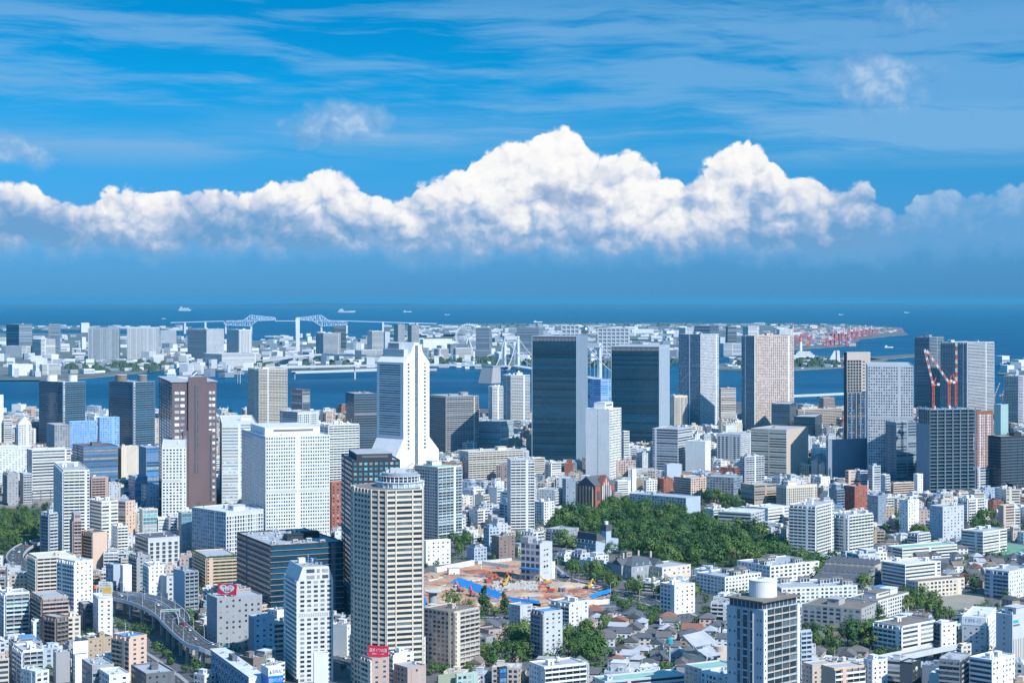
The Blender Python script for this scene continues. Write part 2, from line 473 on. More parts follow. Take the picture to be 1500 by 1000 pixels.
CNT = {'win': 0, 'balc': 0}
def dress(root, mb, F, H, spec, c, g, fh, mpp, z0=0.0, cap=100, trim=None, bc=None, wins=None, emb=2.6):
    """Windows, bands, piers and balconies of one wall. spec: letter + bay width (g3, r, b6, v2, c2, p, s4, 0)."""
    k = spec[0]; bw = float(spec[1:]) if len(spec) > 1 else 0.0
    if k == '0': return
    nf = max(1, int(round((H - z0) / fh))); fh = (H - z0) / nf; L = F.L
    rects = []; w = wall(c); t = wall(trim) if trim else w
    if k in 'gs':
        bw = bw or 3.2; nb = max(1, int(round((L - 0.8) / bw))); b = (L - 0.8) / nb
        ww, wh = (0.60, 0.52) if k == 'g' else (0.34, 0.40)
        for i in range(nf):
            for j in range(nb):
                if k == 's' and (i * 7 + j * 3) % 5 == 0 and nb > 2: continue
                rects.append((0.4 + j * b + b * (1 - ww) / 2, z0 + i * fh + fh * 0.28, b * ww, fh * wh))
    elif k in 'rc':
        ww = 0.50 if k == 'r' else 0.80
        for i in range(nf): rects.append((0.5, z0 + i * fh + fh * (0.32 if k == 'r' else 0.12), L - 1.0, fh * ww))
        bw = bw or (0 if k == 'r' else 3.0)
        if bw:
            nb = max(1, int(round((L - 1.0) / bw)))
            for j in range(nb + 1):
                a = 0.5 + (L - 1.0) * j / nb; hw = 0.22 if k == 'r' else 0.10
                F.box(mb, max(0, a - hw), z0 + 0.3, min(L, a + hw), H - 0.1, 0.0, 0.14, t)
    elif k == 'v':
        bw = bw or 2.6; nb = max(1, int(round((L - 0.8) / bw))); b = (L - 0.8) / nb
        for j in range(nb):
            a = 0.4 + j * b; rects.append((a + b * 0.24, z0 + 3.5, b * 0.52, H - z0 - 6.5))
        for i in range(nf): F.box(mb, 0.4, z0 + i * fh + 0.1, L - 0.4, z0 + i * fh + fh * 0.26, 0.0, 0.10, t)
    elif k == 'b':
        bw = bw or 6.5; nb = max(1, int(round(L / bw)))
        for i in range(nf): rects.append((0.6, z0 + i * fh + 0.30, L - 1.2, fh * 0.66))  # full-width dark glass: windows plus the recess shade painted behind each balcony
        for j in range(nb + 1):
            a = min(max(L * j / nb, 0.0), L - 0.26); F.box(mb, a, z0 + fh, a + 0.26, H - 0.3, 0.0, 1.12, t)
        me = balcony_mesh(bc or c)
        for i in range(1, nf):
            if fh / mpp > 1.1:
                inst('balcony', me, root, F.p(0.0, z0 + i * fh, 0.0), F.rz, (L, 1, 1)); CNT['balc'] += 1
            else: F.box(mb, 0, z0 + i * fh - 0.2, L, z0 + i * fh + 1.05, 0.9, 1.25, t)
    elif k == 'p':
        n = max(1, int(bw) if bw else 1)
        for q in range(n):
            a = L * (q + 0.5) / n
            for i in range(nf): rects.append((a - 0.6, z0 + i * fh + fh * 0.35, 1.2, fh * 0.4))
    rr = random.Random(int(L * 97 + H * 31 + len(rects)))
    if k in 'gbrs' and L > 13 and rr.random() < .7:                   # a blank lift core interrupts the bays
        cw = rr.uniform(1.8, 3.4); ca = L * rr.choice((.12, .3, .5, .68, .86)) - cw / 2; nr = []
        for a, z, ww, hh in rects:
            if a + ww <= ca or a >= ca + cw: nr.append((a, z, ww, hh))
            else:
                if ca - a > 1.0: nr.append((a, z, ca - a, hh))
                if a + ww - ca - cw > 1.0: nr.append((ca + cw, z, a + ww - ca - cw, hh))
        rects = nr; F.box(mb, ca, 0.2, ca + cw, H - 0.05, 0.0, 0.22 if k != 'b' else 1.36, t)
        for i in range(nf):
            if rr.random() < .8: rects.append((ca + cw / 2 - .3, z0 + i * fh + fh * .4, .6, fh * .35))
    if k in 'gr' and nf > 16:                                         # plant floor
        q = int(nf * rr.choice((.45, .55, .66))); z = z0 + q * fh; rects = [r for r in rects if not z - .2 < r[1] < z + fh - .3]
        for j in range(int(L / 1.2)): F.box(mb, j * 1.2 + .3, z + .4, j * 1.2 + .8, z + fh - .4, 0, .12, wall('grey'))
    area = max((r[2] * r[3] for r in rects), default=0) / (mpp * mpp)
    if area < emb and k in 'gsp':
        gm = glass(g)
        for a, z, ww, hh in rects: F.quad(mb, a, z, a + ww, z + hh, 0.05, gm)
        return
    me = window_mesh(g); order = sorted(rects, key=lambda r: -r[1])
    room = max(0, cap - wins[0])
    for a, z, ww, hh in order[:room]:
        inst('window', me, root, F.p(a, z, 0.0), F.rz, (ww, 0.08, hh)); CNT['win'] += 1
    wins[0] += len(order[:room])
    if order[room:]: wins[1].append((F, order[room:]))

def rest_windows(root, wins, g):
    if not wins[1]: return
    b = MB(); gm = glass(g)
    for F, rs in wins[1]:
        for a, z, ww, hh in rs: F.box(b, a, z, a + ww, z + hh, 0.0, 0.08, gm)
    tag(b.build('window_grid', root), kind='stuff')

def roof_kit(root, W, D, H, c, rc, r, kit=None):
    """Parapet, covering and the machines on a flat roof."""
    rb = MB(); t = 0.35; rb.quad([(-W / 2 + t, -D / 2 + t, H + 0.03), (W / 2 - t, -D / 2 + t, H + 0.03), (W / 2 - t, D / 2 - t, H + 0.03), (-W / 2 + t, D / 2 - t, H + 0.03)], roofm(rc))
    w = wall(c); ph = 0.9
    rb.box(-W / 2 - .05, -D / 2 - .05, H, W / 2 + .05, -D / 2 + t, H + ph, w); rb.box(-W / 2 - .05, D / 2 - t, H, W / 2 + .05, D / 2 + .05, H + ph, w)
    rb.box(-W / 2 - .05, -D / 2 + t, H, -W / 2 + t, D / 2 - t, H + ph, w); rb.box(W / 2 - t, -D / 2 + t, H, W / 2 + .05, D / 2 - t, H + ph, w)
    rb.build('roof', root)
    if kit is None:
        kit = ''
        if min(W, D) > 7: kit += 'm'
        if min(W, D) > 11: kit += r.choice(('t', 'tt', 'a', ''))
        kit += 'a' * int(min(12, W * D / 45))
        if W * D > 200: kit += r.choice(('d', 'dd', 'dp', 'b', 'bd'))
        if r.random() < 0.25: kit += 'n'
    used = []
    for ch in kit:
        rad = {'m': 3.2, 'M': 6.0, 't': 2.0, 'a': 1.1, 'n': 0.5, 'p': 2.0, 'd': 2.6, 'b': 2.4, 'B': 5.2}[ch]
        for _ in range(12):
            x = r.uniform(-W / 2 + rad + .5, W / 2 - rad - .5) if W > 2 * rad + 1.2 else 0.0
            y = r.uniform(-D / 2 + rad + .5, D / 2 - rad - .5) if D > 2 * rad + 1.2 else 0.0
            if all(max(abs(x - a), abs(y - b)) > rad + q for a, b, q in used): break
        else: continue
        used.append((x, y, rad)); z = H + 0.03
        if ch == 'm': inst('door', door_mesh(), inst('machine_room', stair_mesh(c), root, (x, y, z), r.choice((0, pi / 2))))
        elif ch == 'M':
            o = inst('machine_room', stair_mesh(c), root, (x, y, z)); o.scale = (min(3.0, W * .28), min(2.6, D * .24), 1.5)
        elif ch == 't': inst('water_tank', tank_mesh(), root, (x, y, z))
        elif ch == 'a': inst('air_conditioner', ac_mesh(), root, (x, y, z), r.choice((0, pi / 2)))
        elif ch in 'dbpB': inst({'d': 'duct', 'b': 'cooling_unit', 'p': 'skylight', 'B': 'roof_box'}[ch], roof_mesh(ch), root, (x, y, z), 0 if ch == 'B' else r.choice((0, pi / 2)))
        elif ch == 'n': inst('antenna', antenna_mesh(), root, (x, y, z))

def building(name, s, c, sl, sr, label, g='dark', rc='roofgrey', fh=None, kit=None, trim=None, bc=None, cl=None, cap=100, group=None, roof=True, pent=None, base=0.0, emb=2.6):
    """A flat-roofed building with two visible walls."""
    r = random.Random(int(s.C.x * 7 + s.C.y * 13))
    root = empty(name, s.center, s.th)
    tag(root, label, CAT.get(name, name.replace('_', ' ')), group)
    fh = fh or (3.8 if name in ('office_building', 'office_tower', 'glass_tower') else 3.1)
    W, D, H = s.W, s.D, max(s.H, 3.0)
    mb = MB(); mb.box(-W / 2, -D / 2, -0.5, W / 2, D / 2, H, wall(c))
    if cl:                                     # left-hand wall colour: its own finish, with shade painted in on some towers
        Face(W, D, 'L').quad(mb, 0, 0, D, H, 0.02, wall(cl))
    wins = [0, []]
    dress(root, mb, Face(W, D, 'R'), H, sr, c, g, fh, s.mpp, base, cap, trim, bc, wins, emb)
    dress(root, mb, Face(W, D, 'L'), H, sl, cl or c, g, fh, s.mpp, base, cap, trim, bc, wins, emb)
    rest_windows(root, wins, g)
    mb.build('wall', root)
    if roof: roof_kit(root, W, D, H, c, rc, r, kit)
    if pent:                                   # set-back top storey: (fraction of width, fraction of depth, height)
        pw, pd, phh = pent; b = MB(); b.box(-W * pw / 2, -D * pd / 2, H, W * pw / 2, D * pd / 2, H + phh, wall(c))
        b.box(-W * pw / 2 - .2, -D * pd / 2 - .2, H + phh, W * pw / 2 + .2, D * pd / 2 + .2, H + phh + .4, roofm(rc))
        b.box(-W * pw * .35, -D * pd / 2 - .1, H + phh * .45, W * pw * .38, -D * pd / 2, H + phh * .75, wall('dgrey'))
        b.build('penthouse', root)
    register(s, root)
    return root, s

def parse(rows):
    """name | xl xc xr yt yb | colours | left right | options | label"""
    for ln in rows.strip().splitlines():
        ln = ln.strip()
        if not ln or ln[0] == '#': continue
        nm, bx, c, st, op, lab = [q.strip() for q in ln.split('|')]
        xl, xc, xr, yt, yb = map(float, bx.split()); sl, sr = st.split(); kw = {}; sk = {}
        for o in op.split():
            k, v = o.split('=')
            if k in ('theta', 'asp', 'depth'): sk[k] = radians(float(v)) if k == 'theta' else float(v)
            elif k in ('fh', 'base'): kw[k] = float(v)
            elif k == 'cap': kw[k] = int(v)
            elif k == 'pent': kw[k] = tuple(map(float, v.split(',')))
            elif k == 'kit': kw[k] = '' if v == '-' else v
            else: kw[k] = v
        building(nm, Site(xl, xc, xr, yt, yb, lim=28 if nm in ('school_building', 'apartment_building', 'museum', 'warehouse', 'office_building', 'low_building') else 10, **sk), c, sl, sr, lab, **kw)

# ------------------------------------------------------------------ buildings read off the photograph
# far shore: artificial islands beyond the bay
parse("""
office_tower | 9 28 47 475 520 | bluegrey | c r | kit=M | twin grey office block with spire crane at left edge of far shore
office_tower | 69 71 87 475 517 | bluegrey | r r | kit=m | slim grey tower standing alone at left on far shore
office_building | 47 60 81 497 521 | white | r r | kit=a | low white block right of grey twin office block on far shore
warehouse | 8 32 45 507 523 | offwhite | s r | kit=a | long low pale hall in front of grey twin block on far shore
warehouse | 12 18 48 534 551 | white | 0 s | kit=a | bright white windowless box at waterfront left on far shore
warehouse | 58 62 89 534 550 | offwhite | s r | kit=- | flat pale warehouse beside slim white obelisk on far shore
apartment_building | 117 119 131 473 487 | white | s s | kit=m | pair-like white block seen above the broad striped apartment slabs
apartment_building | 118 120 126 494 512 | white | s s | kit=- | tiny white block left of the first striped apartment slab
apartment_tower | 126 129 174 481 527 | bluegrey | r v4 | trim=offwhite kit=mmM | broad striped apartment slab, left one of two on far shore
apartment_tower | 184 186 233 480 526 | lgrey | r v4 | trim=white kit=mmM | broad white striped apartment slab, right one of two on far shore
hotel | 233 235 258 485 512 | lgrey | r g4 | kit=m | pale hotel block just right of two striped apartment slabs
apartment_tower | 275 303 328 482 526 | lgrey | b8 g4 | kit=mM | grey curved-looking apartment slab above white terraced waterfront hall
apartment_tower | 332 350 369 483 524 | offwhite | g4 v5 | kit=mM | white and grey slab left of the tall slender white chimney
museum | 283 325 384 519 539 | white | r r | kit=aa trim=white | long white terraced hall with dark bands on far waterfront
apartment_tower | 463 474 499 488 531 | lgrey | b6 b5 | kit=Mm | rounded pale apartment tower right of the tall slender white chimney
office_tower | 487 490 507 479 520 | dgrey | r c | kit=m | dark slab with pale edge behind the rounded pale apartment tower
apartment_tower | 538 545 562 485 524 | offwhite | g4 b6 | kit=mm | white apartment tower with mast cranes left of dark twin towers far off
office_building | 562 564 571 486 510 | lgrey | 0 s | kit=- | narrow grey annex leaning against white apartment tower far off
apartment_tower | 577 583 593 475 508 | grey | g4 g4 | kit=m | left of two small dark twin towers above the white stepped skyscraper
apartment_tower | 597 603 614 476 508 | grey | g4 g4 | kit=m | right of two small dark twin towers above the white stepped skyscraper
apartment_building | 520 530 560 513 530 | offwhite | b6 b6 | kit=mm | low white apartment cluster left of the white stepped skyscraper top
warehouse | 615 620 670 497 513 | white | 0 s6 | kit=- | long white exhibition hall right of the dark twin towers
apartment_building | 636 643 657 511 528 | offwhite | b5 b5 | kit=m | small white apartment block nearest the exhibition hall by the bay
apartment_building | 664 668 690 510 529 | offwhite | b5 b5 | kit=mm | small white apartment block under the ferris wheel
office_building | 655 660 686 504 522 | bluegrey | r r | kit=a | low grey-blue offices behind white apartment block under ferris wheel
hotel | 697 717 720 480 524 | bluegrey | r r | kit=n | blue-grey hotel slab immediately right of the ferris wheel
hotel | 757 789 796 480 525 | bluegrey | r v3 | kit=aa | wide grey hotel slab with square opening behind white bridge tower
office_building | 995 1004 1016 480 508 | white | g4 r | kit=m | white block left of dark slab behind the white grid tower
office_building | 1017 1040 1053 477 508 | bluegrey | c c | kit=mM | dark grey slab peeking over the white grid tower
office_building | 1063 1066 1079 478 503 | dgrey | c c | kit=- | small navy glass block between the two tall brown-white towers
office_building | 1051 1055 1062 494 515 | lgrey | s s | kit=- | small white block beside small navy glass block far off
office_building | 1088 1096 1112 478 505 | white | r r | kit=mm | white block with red-white masts behind orange grid tower
warehouse | 1052 1060 1086 503 521 | lgrey | s r | kit=- | long grey shed below small navy glass block
office_building | 1137 1142 1162 482 505 | offwhite | g5 g5 | kit=- | pale office block just right behind the orange grid tower
""")
# the near shore and the office quarter
parse("""
glass_tower | 57 93 125 560 652 | bluegrey | c3 c3 | trim=bluegrey kit=- g=teal | dark glass tower with two white cylinder tanks on its roof
glass_tower | 159 196 227 560 655 | bluegrey | c3 c3 | trim=bluegrey kit=- g=teal | dark glass tower with two grey drums on its roof and white edge
apartment_tower | 364 380 421 541 626 | cream | b5 b6 | kit=mmM trim=white | cream apartment tower with white balcony grid on the near shore
office_building | 427 443 454 571 612 | dgrey | c c | trim=white kit=mn | small dark glass block with white stair shaft by the water
office_building | 410 436 467 604 655 | lgrey | r v4 | kit=aaa trim=white | grey office with tall white window frames behind big white grid office
glass_tower | 506 519 554 577 668 | dgrey | c3 r | kit=am g=teal | dark tower with white flue left of the white stepped skyscraper
apartment_building | 629 654 701 581 665 | grey | b4 b5 | trim=beige kit=mmmM bc=grey | wide grey apartment wall right of the white stepped skyscraper
apartment_tower | 716 722 737 566 622 | white | b4 b5 | kit=mm | slender white apartment tower right of wide grey apartment wall
apartment_tower | 737 749 776 550 618 | offwhite | b5 b5 | kit=mM trim=white | white apartment tower left of the big dark glass tower
apartment_building | 737 741 751 549 600 | white | g3 g3 | kit=m | thin white tower tucked behind white apartment tower left of dark glass
office_building | 697 733 752 618 662 | lgrey | c4 c3 | kit=aa g=pale rc=roofgrey | low pale glass office left of foot of the big dark glass tower
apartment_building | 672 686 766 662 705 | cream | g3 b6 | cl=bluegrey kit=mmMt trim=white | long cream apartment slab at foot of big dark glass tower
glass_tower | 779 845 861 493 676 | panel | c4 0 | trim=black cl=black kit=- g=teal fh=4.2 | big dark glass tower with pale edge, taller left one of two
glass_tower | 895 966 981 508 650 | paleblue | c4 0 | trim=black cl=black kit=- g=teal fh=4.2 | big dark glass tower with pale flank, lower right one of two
office_tower | 864 880 896 556 615 | skyblue | r r | kit=- g=blue | stepped blue ribbon office between two big dark glass towers
office_tower | 858 893 910 600 702 | white | p1 g5 | kit=aab rc=roofwhite pent=0.7,0.45,9 | mostly windowless white slab tower in front of gap between dark glass towers
office_building | 910 914 922 632 672 | white | r r | kit=- | little white block with black windows right of windowless white slab
office_building | 981 988 1007 580 626 | cream | s v3 | trim=beige kit=mn | small cream office right of the lower dark glass tower
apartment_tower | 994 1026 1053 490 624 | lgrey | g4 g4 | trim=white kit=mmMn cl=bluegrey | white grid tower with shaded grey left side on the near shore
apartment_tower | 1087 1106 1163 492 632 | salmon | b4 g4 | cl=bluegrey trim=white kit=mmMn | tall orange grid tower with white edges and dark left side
office_building | 1052 1056 1078 569 616 | beige | r r | kit=m | beige ribbon office between the white grid and orange grid towers
office_building | 956 993 1014 629 690 | lgrey | r r | kit=aaam g=dark trim=white | pale ribbon office right of windowless white slab tower
office_building | 1004 1033 1041 647 692 | white | 0 0 | kit=am rc=roofwhite | blank white block with ivy-dark left side near pale ribbon office
warehouse | 1050 1085 1101 637 676 | lgrey | v6 g6 | trim=white kit=aa | white building with slanted outer ribs behind blank white block
office_building | 1100 1152 1184 630 699 | beige | r 0 | kit=m trim=beige cl=cream | cream and black ribbon office with blank sandy right wall
apartment_building | 1085 1092 1119 669 712 | lgrey | b5 b5 | trim=white kit=mm | pale balcony block in front of cream and black ribbon office
glass_tower | 1130 1157 1166 592 637 | dgrey | c3 c3 | kit=a g=teal | dark glass cube below the tall orange grid tower
apartment_building | 1166 1170 1233 600 626 | beige | b6 b6 | kit=mmM | long low beige apartments behind the dark glass cube
glass_tower | 1163 1194 1204 611 640 | black | c3 c3 | kit=- g=teal | low dark glass annex right of the dark glass cube
apartment_building | 1200 1206 1222 583 612 | pink | s b5 | kit=- | small red and white block on the far canal bank
office_tower | 1271 1338 1348 537 708 | lgrey | g3.4 r | kit=- | grey office slab with square window grid behind beige topped tower
apartment_tower | 1340 1362 1382 494 612 | bluegrey | b5 b4 | kit=mmM | dark bluish apartment tower behind the red-white cranes
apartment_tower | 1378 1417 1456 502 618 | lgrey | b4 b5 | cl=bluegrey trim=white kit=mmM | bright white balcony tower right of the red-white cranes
apartment_tower | 1471 1492 1512 551 622 | lgrey | b5 b5 | kit=mm | pale apartment tower cut by the right edge of the picture
office_building | 1456 1466 1477 593 652 | teal | 0 0 | kit=- rc=roofgreen | pale turquoise windowless box near the right edge
office_tower | 1427 1431 1455 603 702 | brick | r v3 | trim=rust g=lit kit=a | dark red striped office right of the unfinished steel tower
office_building | 1297 1313 1345 619 712 | bluegrey | v3 r | trim=bluegrey kit=aaa g=dark | blue-grey ribbon office with round disc left of unfinished steel tower
warehouse | 1210 1213 1283 645 703 | bluegrey | 0 0 | kit=- trim=grey rc=roofgrey | windowless grey netted box with red-white cranes behind it
office_building | 1447 1466 1512 640 717 | black | v3 v3 | kit=M g=teal trim=dgrey | black vertical-ribbed office cut by the right edge
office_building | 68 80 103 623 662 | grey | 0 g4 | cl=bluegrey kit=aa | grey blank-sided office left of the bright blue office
office_building | 99 102 142 618 660 | skyblue | r g4 | kit=aa g=blue trim=skyblue | bright blue office with small windows, lower left half of pair
office_building | 143 146 175 612 658 | skyblue | r g4 | kit=aan g=blue | bright blue office with small windows, higher right half of pair
office_building | 24 27 46 622 656 | white | s g4 | kit=- | white office with a pitched white crown at far left
office_building | 4 6 18 615 650 | offwhite | r r | kit=- | small white banded office at extreme left by the water
apartment_building | -14 -4 5 579 650 | white | g3 s | kit=- | white sliver of a tower cut by the left edge
hotel | -12 -6 40 658 712 | white | 0 s4 | kit=m rc=roofwhite | white hotel with tiny square windows at the left edge
office_building | 39 47 104 660 730 | offwhite | r r | trim=white kit=aa rc=roofwhite cl=lgrey | white office with black ribbon windows left of dark ribbon office
office_building | 106 122 173 655 706 | dgrey | r r | g=blue kit=M rc=roofdark | dark charcoal ribbon office with blue windows and dark roof room
apartment_building | 174 179 206 655 702 | cream | b4 s3 | kit=m | cream tower with stair flank right of the charcoal ribbon office
office_building | 203 214 234 656 712 | bluegrey | 0 c3 | g=blue kit=a | narrow grey and blue glass office left of white square-window tower
office_building | 210 214 233 614 650 | beige | 0 s5 | kit=m rc=roofwhite | pale beige boxy building left of the dark brown tower
apartment_tower | 233 237 273 657 765 | white | g3 g4 | kit=mat rc=roofwhite fh=3.4 | white apartment tower with square windows in front of the brown tower
office_tower | 316 325 376 621 740 | offwhite | p2 r | trim=white kit=Maa g=pale rc=roofwhite | cream bank-like tower with pale bands right of the brown tower
apartment_building | 470 482 526 623 742 | white | b4 b5 | trim=white kit=mmtn | white balcony block half hidden by the big white grid office
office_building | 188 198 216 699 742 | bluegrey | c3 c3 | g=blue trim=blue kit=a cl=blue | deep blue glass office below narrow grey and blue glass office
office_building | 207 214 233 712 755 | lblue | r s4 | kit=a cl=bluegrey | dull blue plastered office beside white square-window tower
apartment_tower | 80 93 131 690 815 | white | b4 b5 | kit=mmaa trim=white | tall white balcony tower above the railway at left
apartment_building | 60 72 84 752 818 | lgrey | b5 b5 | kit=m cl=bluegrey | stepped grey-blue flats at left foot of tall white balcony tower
apartment_building | 131 135 159 700 742 | pink | b4 b4 | kit=aa | brownish balcony block right of the tall white balcony tower
apartment_building | 5 12 27 694 740 | grey | b4 s4 | kit=m | grey flats behind the railway at the left edge
apartment_building | 29 34 46 694 738 | lgrey | s b4 | kit=- | pale grey flats beside grey flats behind the railway
office_building | 130 149 173 735 798 | white | r r | kit=mm trim=white | stepped white ribbon office right of tall white balcony tower
office_building | 161 184 198 735 785 | peach | r s4 | kit=a trim=peach | salmon banded office behind stepped white ribbon office
office_building | 204 209 231 747 796 | cream | s c4 | g=cyan kit=aa | small cream office with green tinted windows in the left quarter
apartment_building | 229 232 247 760 795 | white | s r | kit=- | small white flats right of green tinted windows office
apartment_building | 245 249 259 757 796 | lgrey | b3 b3 | kit=- | narrow pale flats with rounded top left of glass gable block
office_building | 261 266 281 752 813 | grey | s c2.5 | g=cyan kit=- | narrow dark glass-fronted block with gabled top
office_building | 281 331 386 751 826 | lgrey | g4 v3 | cl=lblue trim=white kit=Mmaaaa rc=roofwhite | broad white and pale-blue office below the big white grid office
apartment_building | 117 136 157 781 838 | peach | b4 0 | trim=brown kit=aa rc=roofdark | peach apartment block with dark flat roof and balcony flank
apartment_tower | 104 108 119 763 838 | pink | b3 b3 | kit=- pent=0.9,0.9,7 | thin pinkish tower with a dark cube on top
apartment_building | 163 172 187 772 812 | white | g4 b4 | kit=m | small white flats right of the peach dark-roofed block
office_building | 198 217 263 789 832 | lgrey | r v6 | cl=dgrey trim=cream kit=aaaaa rc=roofdark | pale boxy hall with cars parked on its dark roof
apartment_building | 42 54 110 817 890 | cream | b4 b5 | kit=ma rc=roofwhite | cream apartment block above the left curve of the highway
apartment_tower | 85 110 136 823 905 | white | b4 s4 | kit=aa rc=roofwhite | tall white slab flats with pocked blank right wall
apartment_building | 0 8 43 870 938 | white | b4 b5 | bc=*pale kit=aam | white flats with mint glass balconies at the left edge
apartment_building | 46 62 100 877 945 | pink | b4 b5 | trim=brown kit=aa | brown tiled flats between mint balcony flats and billboard building
apartment_tower | 136 144 165 878 934 | white | s s5 | kit=- rc=roofwhite | slim white building carrying the yellow and white billboard
apartment_tower | 165 191 215 934 1003 | peach | b5 s5 | kit=aan rc=roofblue | peach and white flats below the start of the viaduct
apartment_building | 190 202 221 815 872 | grey | b4 s5 | kit=m | grey flats with white zigzag balconies beside the viaduct
apartment_tower | 211 220 240 829 886 | white | b4 s4 | kit=mn | white flats with dotted windows just above the viaduct
office_building | 155 166 177 828 868 | lblue | g4 0 | kit=a | pale blue plastered block above the viaduct
apartment_building | 176 180 193 829 874 | white | 0 0 | kit=- | blank white wall block right of pale blue plastered block
office_building | 235 244 256 845 888 | lgrey | 0 s5 | kit=a | plain grey narrow block beside the outer viaduct bend
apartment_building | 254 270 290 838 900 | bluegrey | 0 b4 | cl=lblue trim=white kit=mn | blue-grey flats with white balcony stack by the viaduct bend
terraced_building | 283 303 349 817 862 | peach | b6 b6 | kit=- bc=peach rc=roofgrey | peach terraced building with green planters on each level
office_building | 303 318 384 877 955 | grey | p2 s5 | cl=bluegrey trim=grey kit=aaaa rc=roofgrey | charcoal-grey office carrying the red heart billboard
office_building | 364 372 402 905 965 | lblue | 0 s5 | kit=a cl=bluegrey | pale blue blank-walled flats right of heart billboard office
office_building | 396 401 418 914 958 | beige | r r | kit=a trim=grey | small taupe office left of slant-topped white tower
apartment_building | 392 406 419 895 925 | white | s 0 | kit=aa | little white block behind the taupe office
office_building | 620 624 660 793 828 | white | 0 s5 | kit=- rc=roofwhite | plain white building right of the big beige tower
apartment_tower | 607 641 676 685 796 | cream | v4 b6 | cl=pink trim=white bc=*pale kit=Ma rc=roofgreen | cream and brown residential tower right behind the big beige tower
apartment_tower | 743 748 783 674 778 | lgrey | s b5 | trim=white kit=mma bc=white | slim white balcony tower above the construction site
apartment_building | 480 486 504 707 778 | brick | 0 g4 | trim=brick kit=- | red brick stepped building right of the big white grid office
""")
